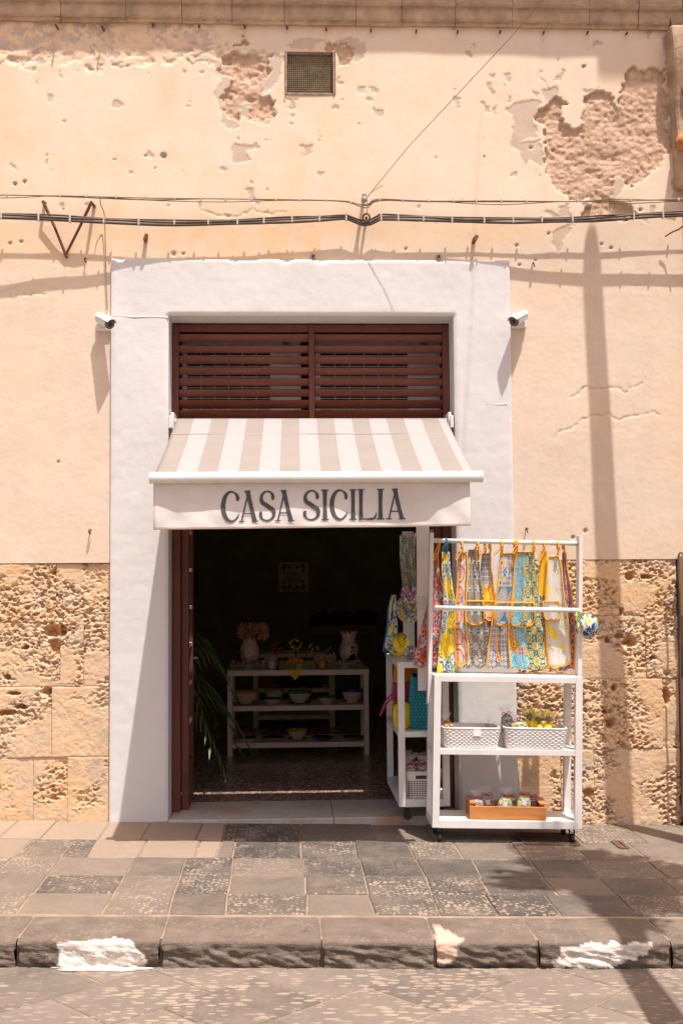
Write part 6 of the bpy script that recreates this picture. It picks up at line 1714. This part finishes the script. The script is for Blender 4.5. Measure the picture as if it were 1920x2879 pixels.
# green crates with soaps and fruit
GCR = simple('sage green crate wood', (0.16, 0.19, 0.08), 0.7, 0.2, 20)
def goods(kind, n): return kind
balls = {}
for k, (pa, pb, lab, kinds) in enumerate(((645, 748, 'sage green crate of pink soaps at the left end of the table', [('pink soap ball', (0.48, 0.14, 0.22)), ('coral soap ball', (0.50, 0.20, 0.10)), ('white soap ball', (0.50, 0.42, 0.36))]),
                                       (784, 889, 'sage green crate of oranges and lemons in the middle of the table', [('orange', (0.70, 0.26, 0.01)), ('lemon', (0.75, 0.45, 0.02)), ('orange', (0.66, 0.22, 0.01))]),
                                       (920, 1020, 'sage green crate of soaps at the right end of the table', [('pink soap ball', (0.42, 0.13, 0.16)), ('cream soap ball', (0.50, 0.40, 0.30)), ('lemon yellow soap ball', (0.60, 0.45, 0.08))]))):
    Y0 = TY + 0.02
    x0, x1 = W(pa, 1880, Y0).x, W(pb, 1880, Y0).x
    e = empty('fruit_crate', ((x0 + x1) / 2, Y0 + 0.09, tzt), (0, 0, 0), lab, 'crate', 'green crates on the table')
    h = 0.052
    for z in (0.002, 0.030):
        MB().box(x0, x1, Y0, Y0 + 0.008, tzt + z, tzt + z + 0.022).build('slat', GCR, e); MB().box(x0, x1, Y0 + 0.17, Y0 + 0.178, tzt + z, tzt + z + 0.022).build('slat', GCR, e)
        for x in (x0 + 0.001, x1 - 0.009): MB().box(x, x + 0.008, Y0 + 0.0085, Y0 + 0.1695, tzt + z, tzt + z + 0.022).build('slat', GCR, e)
    MB().box(x0 + 0.009, x1 - 0.009, Y0 + 0.009, Y0 + 0.169, tzt + 0.002, tzt + 0.008).build('bottom_board', GCR, e)
    lx = x0 + (x1 - x0) * (0.54 if k != 2 else 0.5)
    cd = MB().box(lx - 0.020, lx + 0.020, Y0 - 0.003, Y0 - 0.001, tzt + 0.008, tzt + 0.052).build('price_card', simple('ivory card', (0.50, 0.44, 0.38), 0.7), e)
    for j in range(4): MB().box(lx - 0.016 + 0.009 * j, lx - 0.012 + 0.009 * j, Y0 - 0.0045, Y0 - 0.0035, tzt + 0.012, tzt + 0.046).build('printed_bar', simple('card ink', (0.06, 0.05, 0.05), 0.8), cd)
    ra = random.Random(k + 5)
    for i in range(7):
        for j in range(2):
            nm, c = kinds[(i + j * 2) % 3]
            r = 0.019 + ra.uniform(0, 0.004)
            x = x0 + 0.03 + (x1 - x0 - 0.06) * i / 6; y = Y0 + 0.045 + 0.07 * j
            key = (nm, k)
            if key not in balls:
                m = MB().ball((0, 0, 0.02), 0.02, 12, 8, 1.0 if 'lemon' != nm else 0.9).build(nm.replace(' ', '_'), simple(nm + str(k), c, 0.5, 0.15, 40), local=True, smooth=True); o = m
                balls[key] = m
            else:
                o = balls[key].copy(); sc.collection.objects.link(o)
            o.location = (x, y, tzt + 0.022 + 0.006 * ra.random() + (0.012 if j else 0))
            tag(o, '%s in the %s row of the %s green crate, %s from left' % (nm, ('front', 'back')[j], ('left', 'middle', 'right')[k], ('first', 'second', 'third', 'fourth', 'fifth', 'sixth', 'seventh')[i]), nm.split()[-1] if 'soap' not in nm else 'soap', '%ss in the %s green crate' % (nm, ('left', 'middle', 'right')[k]))
    if k == 1:
        for i in range(3):
            nm, c = kinds[0]
            o = balls[(nm, k)].copy(); sc.collection.objects.link(o); o.scale = (1.25,) * 3; o.location = (x0 + 0.10 + 0.045 * i, Y0 + 0.07, tzt + 0.050); o['label'] = 'large orange heaped on top of the middle green crate, %s of three' % ('left', 'middle', 'right')[i]
# head shaped vases
SKIN = gloss('pale ceramic', (0.66, 0.48, 0.39)); DKC = simple('black ceramic', (0.02, 0.018, 0.016), 0.3)
CORAL = simple('coral ceramic flowers', (0.52, 0.25, 0.15), 0.5, 0.5, 60)
def head_vase(px, py, lab, turban, s, dark):
    Y = TY + 0.30
    p = W(px, py, Y)
    e = empty('head_vase', (p.x, Y, tzt), (0, 0, R(-25) if dark is None else R(20)), lab, 'vase', 'ceramic head vases on the table')
    V, F = [], []
    n, m_ = 28, 26
    prof = [(0.030, 0.0), (0.045, 0.004), (0.042, 0.02), (0.048, 0.05), (0.075, 0.075), (0.088, 0.10), (0.094, 0.14), (0.094, 0.18), (0.086, 0.215), (0.070, 0.235), (0.064, 0.26), (0.066, 0.285)]
    rows_ = []
    for j in range(m_ + 1):
        t = j / m_ * (len(prof) - 1); i0 = min(int(t), len(prof) - 2); f = t - i0
        r = prof[i0][0] * (1 - f) + prof[i0 + 1][0] * f; z = prof[i0][1] * (1 - f) + prof[i0 + 1][1] * f
        for i in range(n):
            a = 2 * pi * i / n
            fx = math.cos(a + pi / 2)           # +1 towards the face (-y)
            x, y = r * math.sin(a) * s, -r * math.cos(a) * s
            face = max(0, math.cos(a)) ** 4
            side = math.sin(a)
            nose = math.exp(-((side * r) / 0.012) ** 2) * math.exp(-((z - 0.135) / 0.022) ** 2) * 0.022 * (math.cos(a) > 0)
            brow = math.exp(-((z - 0.175) / 0.012) ** 2) * 0.006 * face
            eye = -(math.exp(-((abs(side * r) - 0.030) / 0.012) ** 2) * math.exp(-((z - 0.155) / 0.010) ** 2)) * 0.008 * (math.cos(a) > 0)
            lip = math.exp(-((side * r) / 0.022) ** 2) * (math.exp(-((z - 0.098) / 0.006) ** 2) + math.exp(-((z - 0.085) / 0.006) ** 2)) * 0.008 * (math.cos(a) > 0)
            chin = math.exp(-((side * r) / 0.03) ** 2) * math.exp(-((z - 0.062) / 0.015) ** 2) * 0.014 * (math.cos(a) > 0)
            y -= nose + brow + eye + lip + chin
            V.append((x, y, z * s))
    for j in range(m_):
        for i in range(n): F.append((j * n + i, j * n + (i + 1) % n, (j + 1) * n + (i + 1) % n, (j + 1) * n + i))
    F.append(tuple(range(n - 1, -1, -1)))
    mesh_obj('head', V, F, SKIN, e, local=True, smooth=True)
    if dark:
        m = MB(); m.grid(14, 14, lambda u, v: ((u - 0.5) * 0.11 * s, -(0.088 - 0.045 * (abs(u - 0.5) * 2) ** 2) * s - 0.008 - (0.018 * math.exp(-((u - .5) / .1) ** 2 - ((v - .45) / .2) ** 2)), (0.065 + 0.135 * v) * s)); m.build('dark_face', DKC, e, local=True, smooth=True)
    else:
        for sx in (-1, 1): MB().ball((sx * 0.030 * s, -0.082 * s, 0.156 * s), 0.009, 10, 6, 0.6).build('eye', DKC, e, local=True)
        MB().ball((0, -0.098 * s, 0.090 * s), 0.011, 10, 6, 0.45, 1.6, 0.6).build('mouth', simple('dark red lip', (0.22, 0.03, 0.03), 0.4), e, local=True)
        m = MB(); m.tube(catm([(-0.092 * s, -0.03, 0.20 * s), (-0.10 * s, -0.04, 0.12 * s), (-0.08 * s, -0.06, 0.07 * s)], 5), 0.014, 8); m.build('hair_lock', DKC, e, local=True, smooth=True)
    ra = random.Random(int(px))
    m = MB()
    if turban:
        for k in range(230):
            a = ra.uniform(0, 2 * pi); t = ra.random()
            r = (0.095 + 0.045 * math.sin(pi * t * 0.9)) * math.sqrt(ra.uniform(0.55, 1)); z = 0.255 + 0.14 * t
            m.ball((r * math.cos(a) + 0.04 * t + (0.06 * max(0, math.cos(a)) * (1 - t)), r * 0.8 * math.sin(a), z), ra.uniform(0.010, 0.016), 6, 4)
        m.build('flower_crown', CORAL, e, local=True)['kind'] = 'stuff'
    else:
        m.lathe([(0.066 * s, 0.285 * s), (0.072 * s, 0.30 * s), (0.070 * s, 0.325 * s), (0.060 * s, 0.325 * s)], 20).build('crown', SKIN, e, local=True)
        for k in range(9):
            a = 2 * pi * k / 9; MB().ball((0.07 * s * math.cos(a), 0.07 * s * math.sin(a), 0.335 * s), 0.012, 8, 6).build('crown_bead', SKIN, e, local=True, smooth=True)
head_vase(702, 1850, 'pale ceramic head vase with a coral flower crown at the left of the table', True, 0.92, None)
head_vase(981, 1855, 'ceramic head vase with a dark face and beaded crown, right on the table', False, 0.92, True)
# little fruit trees in pots, jars and a hanging lemon napkin
def topiary(px, py, rad, c, lab, Y):
    p = W(px, py, Y)
    e = empty('potted_berry_tree', (p.x, Y, tzt), (0, 0, 0), lab, 'plant', 'small potted berry trees on the table')
    zc = p.z - tzt
    MB().lathe([(0.0, 0.001), (0.028, 0.001), (0.036, 0.055), (0.032, 0.055), (0.0, 0.048)], 14).build('pot', TG, e, local=True)
    MB().tube([(0, 0, 0.04), (0.004, 0, zc)], 0.005, 6).build('trunk', simple('twig', (0.08, 0.05, 0.03), 0.9), e, local=True)
    ra = random.Random(int(px)); m = MB(); b = MB()
    for k in range(70):
        d = Vector((ra.gauss(0, 1), ra.gauss(0, 1), ra.gauss(0, 1))).normalized() * rad * ra.uniform(0.4, 1.0); cpt = Vector((0, 0, zc)) + d
        t_ = Vector((ra.gauss(0, 1), ra.gauss(0, 1), ra.gauss(0, 1))).normalized() * 0.016; s_ = t_.cross(d).normalized() * 0.007
        m._add([cpt - t_, cpt + s_, cpt + t_, cpt - s_], [(0, 1, 2, 3)])
    m.build('crown', simple('dark leaf', (0.035, 0.055, 0.02), 0.7, 0.3, 30), e, local=True)['kind'] = 'stuff'
    for k in range(16):
        d = Vector((ra.gauss(0, 1), -abs(ra.gauss(0, 1)), ra.gauss(0, 1))).normalized() * rad; MB().ball(Vector((0, 0, zc)) + d, 0.010, 8, 6).build('berry', simple('berry ' + lab[:12], c, 0.4, 0.1, 30), e, local=True, smooth=True)
topiary(831, 1812, 0.052, (0.72, 0.50, 0.03), 'little yellow fruited tree in the middle of the table', TY + 0.28)
topiary(881, 1824, 0.044, (0.70, 0.42, 0.03), 'smaller golden fruited tree right of the yellow one', TY + 0.34)
topiary(778, 1824, 0.050, (0.55, 0.09, 0.02), 'little red berried tree left of the yellow one', TY + 0.32)
topiary(925, 1836, 0.045, (0.50, 0.30, 0.03), 'leafy amber fruited tree beside the dark faced vase', TY + 0.42)
for (px, lab, c1, fl) in ((765, 'painted white jar of flowers left of the orange crate', (0.52, 0.42, 0.36), (0.40, 0.36, 0.30)), (906, 'glass jar of small oranges right of the orange crate', (0.50, 0.22, 0.04), (0.66, 0.25, 0.01))):
    p = W(px, 1884, TY + 0.05)
    e = empty('small_jar', (p.x, TY + 0.07, tzt), (0, 0, 0), lab, 'jar', 'jars between the crates')
    MB().lathe([(0.0, 0.001), (0.030, 0.001), (0.043, 0.03), (0.040, 0.055), (0.032, 0.068), (0.038, 0.078), (0.034, 0.078), (0.028, 0.066), (0, 0.06)], 20).build('jar_body', gloss('jar ' + lab[:8], c1), e, local=True, smooth=True)
    ra = random.Random(px)
    for k in range(7):
        a = 2 * pi * k / 7; MB().ball((0.020 * math.cos(a), 0.020 * math.sin(a), 0.088 + 0.012 * (k % 2)), 0.013, 8, 6).build('fruit', simple('jar fill ' + lab[:8], fl, 0.5), e, local=True, smooth=True)
p0 = W(828, 1885, TY - 0.006)
V = [(p0.x - 0.085, TY - 0.006, tzt + 0.002), (p0.x + 0.085, TY - 0.006, tzt + 0.002), (p0.x + 0.005, TY - 0.010, tzt - 0.085), (p0.x - 0.085, TY + 0.10, tzt + 0.002), (p0.x + 0.085, TY + 0.10, tzt + 0.002)]
tag(mesh_obj('napkin', V, [(0, 2, 1), (0, 1, 4, 3)], MOT['lemon'], None, uv=[(0.02, 0.2), (0.19, 0.2), (0.10, 0.10), (0.02, 0.3), (0.19, 0.3)], solid=0.002), 'lemon printed napkin corner hanging over the front of the table', 'napkin')
# gift cards standing among the goods
for k, (px, w_) in enumerate(((757, 0.075), (772, 0.05), (830, 0.05), (890, 0.05), (915, 0.07), (936, 0.06))):
    p = W(px, 1850, TY + 0.22)
    o = MB().box(p.x - w_ / 2, p.x + w_ / 2, TY + 0.215 + 0.004 * k, TY + 0.219 + 0.004 * k, tzt + 0.001, tzt + 0.115).build('gift_box', simple('muted pink card', (0.42, 0.28, 0.24), 0.7))
    tag(o, 'upright pink gift box behind the crates, number %s from the left' % ('one two three four five six'.split()[k]), 'gift box', 'gift boxes behind the crates')
# things on the second table
for k, (px, w_, h_, c, lab) in enumerate(((742, 0.22, 0.16, (0.24, 0.09, 0.03), 'terracotta box on the second table'), (820, 0.30, 0.11, (0.06, 0.03, 0.03), 'dark woven hamper on the second table'), (880, 0.24, 0.13, (0.05, 0.03, 0.035), 'dark covered basket at the right of the second table'))):
    p = W(px, 1930, 4.75); z = W(800, 1937, 4.6).z
    o = MB().lathe([(0.0, 0.001), (w_ * 0.42, 0.001), (w_ * 0.5, h_), (w_ * 0.46, h_), (w_ * 0.4, h_ * 0.6), (0, h_ * 0.6)], 16, (p.x, 4.8, z), 1.0, 0.7).build('storage_basket', simple(lab, c, 0.8, 0.3, 40))
    tag(o, lab, 'basket')
# sign on the back wall
SY = RY1 - 0.012
sg0, sg1 = W(783, 1581, SY), W(867, 1663, SY)
sg = empty('wall_sign', ((sg0.x + sg1.x) / 2, SY, sg1.z), (0, 0, 0), 'square beige sign lettered CASA SICILIA on the dark back wall', 'sign')
MB().box(sg0.x, sg1.x, SY - 0.01, SY + 0.01, sg1.z, sg0.z).build('board', simple('beige board', (0.74, 0.52, 0.43), 0.8, 0.05), sg, bevel=0.003)
def sgp(u, v, k=0): return Vector((sg0.x + (sg1.x - sg0.x) * u, SY - 0.0125 - 0.0004 * k, sg0.z + (sg1.z - sg0.z) * v))
def word(t, u0, u1, v0, v1):
    tot = sum(GW[c] + 0.06 for c in t); x = u0; out = []
    for c in t:
        w_ = GW[c] / tot * (u1 - u0); out.append((c, x, x + w_, v0, v1)); x += w_ + 0.06 / tot * (u1 - u0)
    return out
letters('letter', word('CASA', 0.31, 0.69, 0.33, 0.47) + word('SICILIA', 0.24, 0.78, 0.51, 0.67), INK, sg, sgp)
for sx in (-1, 1):
    for sy in (-1, 1):
        for (cu, cv, r0, tr) in ((0.36, 0.30, 0.05, 1.6), (0.30, 0.38, 0.06, 1.4), (0.12, 0.32, 0.055, 1.5), (0.33, 0.16, 0.05, 1.5)):
            pts = []
            for k in range(22):
                a = k / 21 * 2 * pi * tr; r_ = r0 * (1 - 0.8 * k / 21); pts.append(sgp(0.5 + sx * (cu * 0.98 + r_ * math.cos(a)), 0.5 + sy * (cv + r_ * math.sin(a)), 2))
            MB().tube(pts, 0.0045, 4).build('scroll', INK, sg)
for sy in (-1, 1): MB().tube([sgp(0.5 + 0.36 * math.sin(t), 0.5 + sy * (0.385 + 0.02 * math.cos(3 * t)), 3) for t in np.linspace(-1.5, 1.5, 24)], 0.004, 4).build('scroll', INK, sg)
# wall shelf with dark dried bunches
hy = 6.9
a, b = W(876, 1786, hy), W(1057, 1759, hy)
sh = empty('wall_shelf', ((a.x + b.x) / 2, hy, a.z), (0, 0, 0), 'brown shelf board with dark bunches at the back right of the shop', 'shelf')
MB().box(a.x, b.x, hy, hy + 0.55, a.z, b.z).build('board', simple('brown board', (0.30, 0.18, 0.12), 0.8), sh, bevel=0.004)
ra = random.Random(4)
for k in range(22):
    x = a.x + (b.x - a.x) * (k + 0.5) / 22
    MB().ball((x, hy + 0.15, b.z + 0.06 + ra.uniform(0, 0.05)), 0.045 + ra.uniform(0, 0.02), 7, 5, 1.4).build('bunch', simple('dark dried bunch', (0.06, 0.02, 0.02), 0.9, 0.4, 30), sh)
for x in (a.x + 0.03, b.x - 0.06): MB().box(x, x + 0.03, hy + 0.1, hy + 0.14, FLZ + 0.001, a.z - 0.001).build('leg', simple('brown board', (0.30, 0.18, 0.12), 0.8), sh)
# palm behind the left door leaf
PALM = Nt('palm leaf'); _p = PALM.pos()
PALM = PALM.fin(PALM.ramp(PALM.noise(_p, 9, 3), [(0.3, (0.045, 0.085, 0.02)), (0.7, (0.10, 0.15, 0.035))]), 0.45, spec=0.4)
pb = Vector((-0.96, 1.22, FLZ))
pl = empty('potted_palm', pb, (0, 0, 0), 'potted palm with drooping fronds behind the left door leaf', 'palm')
MB().lathe([(0.0, 0.001), (0.12, 0.001), (0.17, 0.30), (0.18, 0.32), (0.165, 0.32), (0.15, 0.28), (0, 0.28)], 20).build('pot', simple('terracotta pot', (0.30, 0.12, 0.06), 0.8), pl, local=True, smooth=True)
MB().tube([(0, 0, 0.27), (0.01, 0, 0.50), (0.0, 0.01, 0.7)], [0.035, 0.025, 0.012], 8).build('stem', simple('fibrous stem', (0.12, 0.08, 0.04), 0.9), pl, local=True)
def frond(az, reach, top, droop, n=13, sid=0):
    """one arching frond with paired leaflets"""
    d = Vector((math.cos(R(az)), math.sin(R(az)), 0)); side = Vector((-d.y, d.x, 0))
    st0 = Vector((0, 0, 0.62))
    mid = [st0 + d * reach * t + Vector((0, 0, top * math.sin(pi * 0.62 * t) / math.sin(pi * 0.5) - droop * t ** 3)) for t in np.linspace(0, 1, 14)]
    m = MB(); m.tube(mid, [0.006 - 0.004 * k / 13 for k in range(14)], 5)
    for k in range(3, 14):
        for s_ in (-1, 1):
            b_ = mid[k]; L = 0.24 * (1 - 0.45 * k / 13)
            dir_ = (d * 0.55 + side * s_ * 0.75 + Vector((0, 0, -0.25 - 0.02 * k))).normalized()
            wv = dir_.cross(Vector((0, 0, 1))).normalized() * 0.0085
            p1, p2 = b_ + dir_ * L * 0.45 + Vector((0, 0, -0.01)), b_ + dir_ * L + Vector((0, 0, -L * 0.42))
            m._add([b_ - wv * 0.3, b_ + wv * 0.3, p1 + wv, p1 - wv, p2], [(0, 1, 2, 3), (3, 2, 4)])
    m.build('frond', PALM, pl, local=True)
for k, (az, re_, tp_, dr) in enumerate(((-5, 0.52, 0.52, 0.38), (20, 0.42, 0.62, 0.30), (-38, 0.50, 0.30, 0.55), (8, 0.62, 0.14, 0.42), (-60, 0.42, 0.40, 0.45), (45, 0.55, 0.30, 0.45), (-20, 0.50, 0.02, 0.45), (90, 0.5, 0.5, 0.4), (150, 0.35, 0.6, 0.3), (-100, 0.35, 0.35, 0.5), (12, 0.56, 0.30, 0.60))):
    frond(az, re_, tp_, dr, sid=k)

# ================================================================== STREET POLE AND TREE just outside the frame (their shadows fall into it)
pole_b = Vector((2.62, -0.80, gz(2.62)))
po = empty('street_pole', pole_b, (0, 0, 0), 'slightly leaning tarred wooden pole on the pavement at right', 'pole')
TAR = m_wood('tarred pole wood', (0.05, 0.035, 0.025), (0.12, 0.09, 0.065), (12, 12, 1), 0.8)
top_ = Vector((2.405, -0.80, 6.43))
MB().tube([pole_b + Vector((0, 0, -0.02)), pole_b.lerp(top_, 0.5), pole_b.lerp(top_, 0.955), pole_b.lerp(top_, 0.985), top_], [0.105, 0.074, 0.056, 0.042, 0.012], 14).build('shaft', TAR, po, smooth=True)
BARK = simple('grey bark', (0.16, 0.12, 0.09), 0.9, 0.3, 14, 0.7, 40)
LEAF = Nt('olive leaf'); _o = LEAF.rand(); _p = LEAF.pos()
LEAF = LEAF.fin(LEAF.ramp(LEAF.noise(_p, 6, 3), [(0.3, (0.05, 0.075, 0.025)), (0.7, (0.10, 0.13, 0.05))]), 0.6)
tb = Vector((1.37, -3.95, gz(1.37) - 0.12))
tr = empty('street_tree', tb, (0, 0, 0), 'slender leaning tree at the roadside right of the view', 'tree')
cr_ = Vector((2.32, -2.86, 5.05))
def cpt(t): return tb.lerp(cr_, t) + Vector((0.03 * math.sin(3.0 * t), 0.06 * math.sin(4 * t + 1) - 0.05, 0))
MB().tube([cpt(t) for t in np.linspace(0, 1, 16)], [0.092 - 0.045 * t for t in np.linspace(0, 1, 16)], 10).build('trunk', BARK, tr, smooth=True)
ra = random.Random(12)
lv = MB(); bm_ = MB()
for k in range(30):
    t = ra.uniform(0.86, 1.0); a = ra.uniform(0, 2 * pi); s0 = cpt(t)
    L = ra.uniform(0.35, 1.05)
    d = Vector((math.cos(a) * 0.75 + 0.5, math.sin(a) * 0.9 + 0.35, ra.uniform(0.15, 0.9))).normalized()
    e1 = s0 + d * L + Vector((0, 0, -0.12 * L))
    bm_.tube([s0, s0.lerp(e1, 0.5) + Vector((0, 0, 0.07)), e1], [0.018, 0.011, 0.004], 5)
    for i in range(230):
        f = ra.uniform(0.25, 1.05); c = s0.lerp(e1, f) + Vector((ra.gauss(0, 0.055), ra.gauss(0, 0.055), ra.gauss(0, 0.05)))
        t_ = Vector((ra.gauss(0, 1), ra.gauss(0, 1), ra.gauss(0, 0.6))).normalized() * ra.uniform(0.04, 0.065); s_ = t_.orthogonal().normalized() * 0.026
        s_ = Matrix.Rotation(ra.uniform(0, pi), 3, t_) @ s_
        lv._add([c - t_, c + s_, c + t_, c - s_], [(0, 1, 2, 3)])
bm_.build('branches', BARK, tr)['kind'] = 'stuff'
lv.build('crown', LEAF, tr)['kind'] = 'stuff'
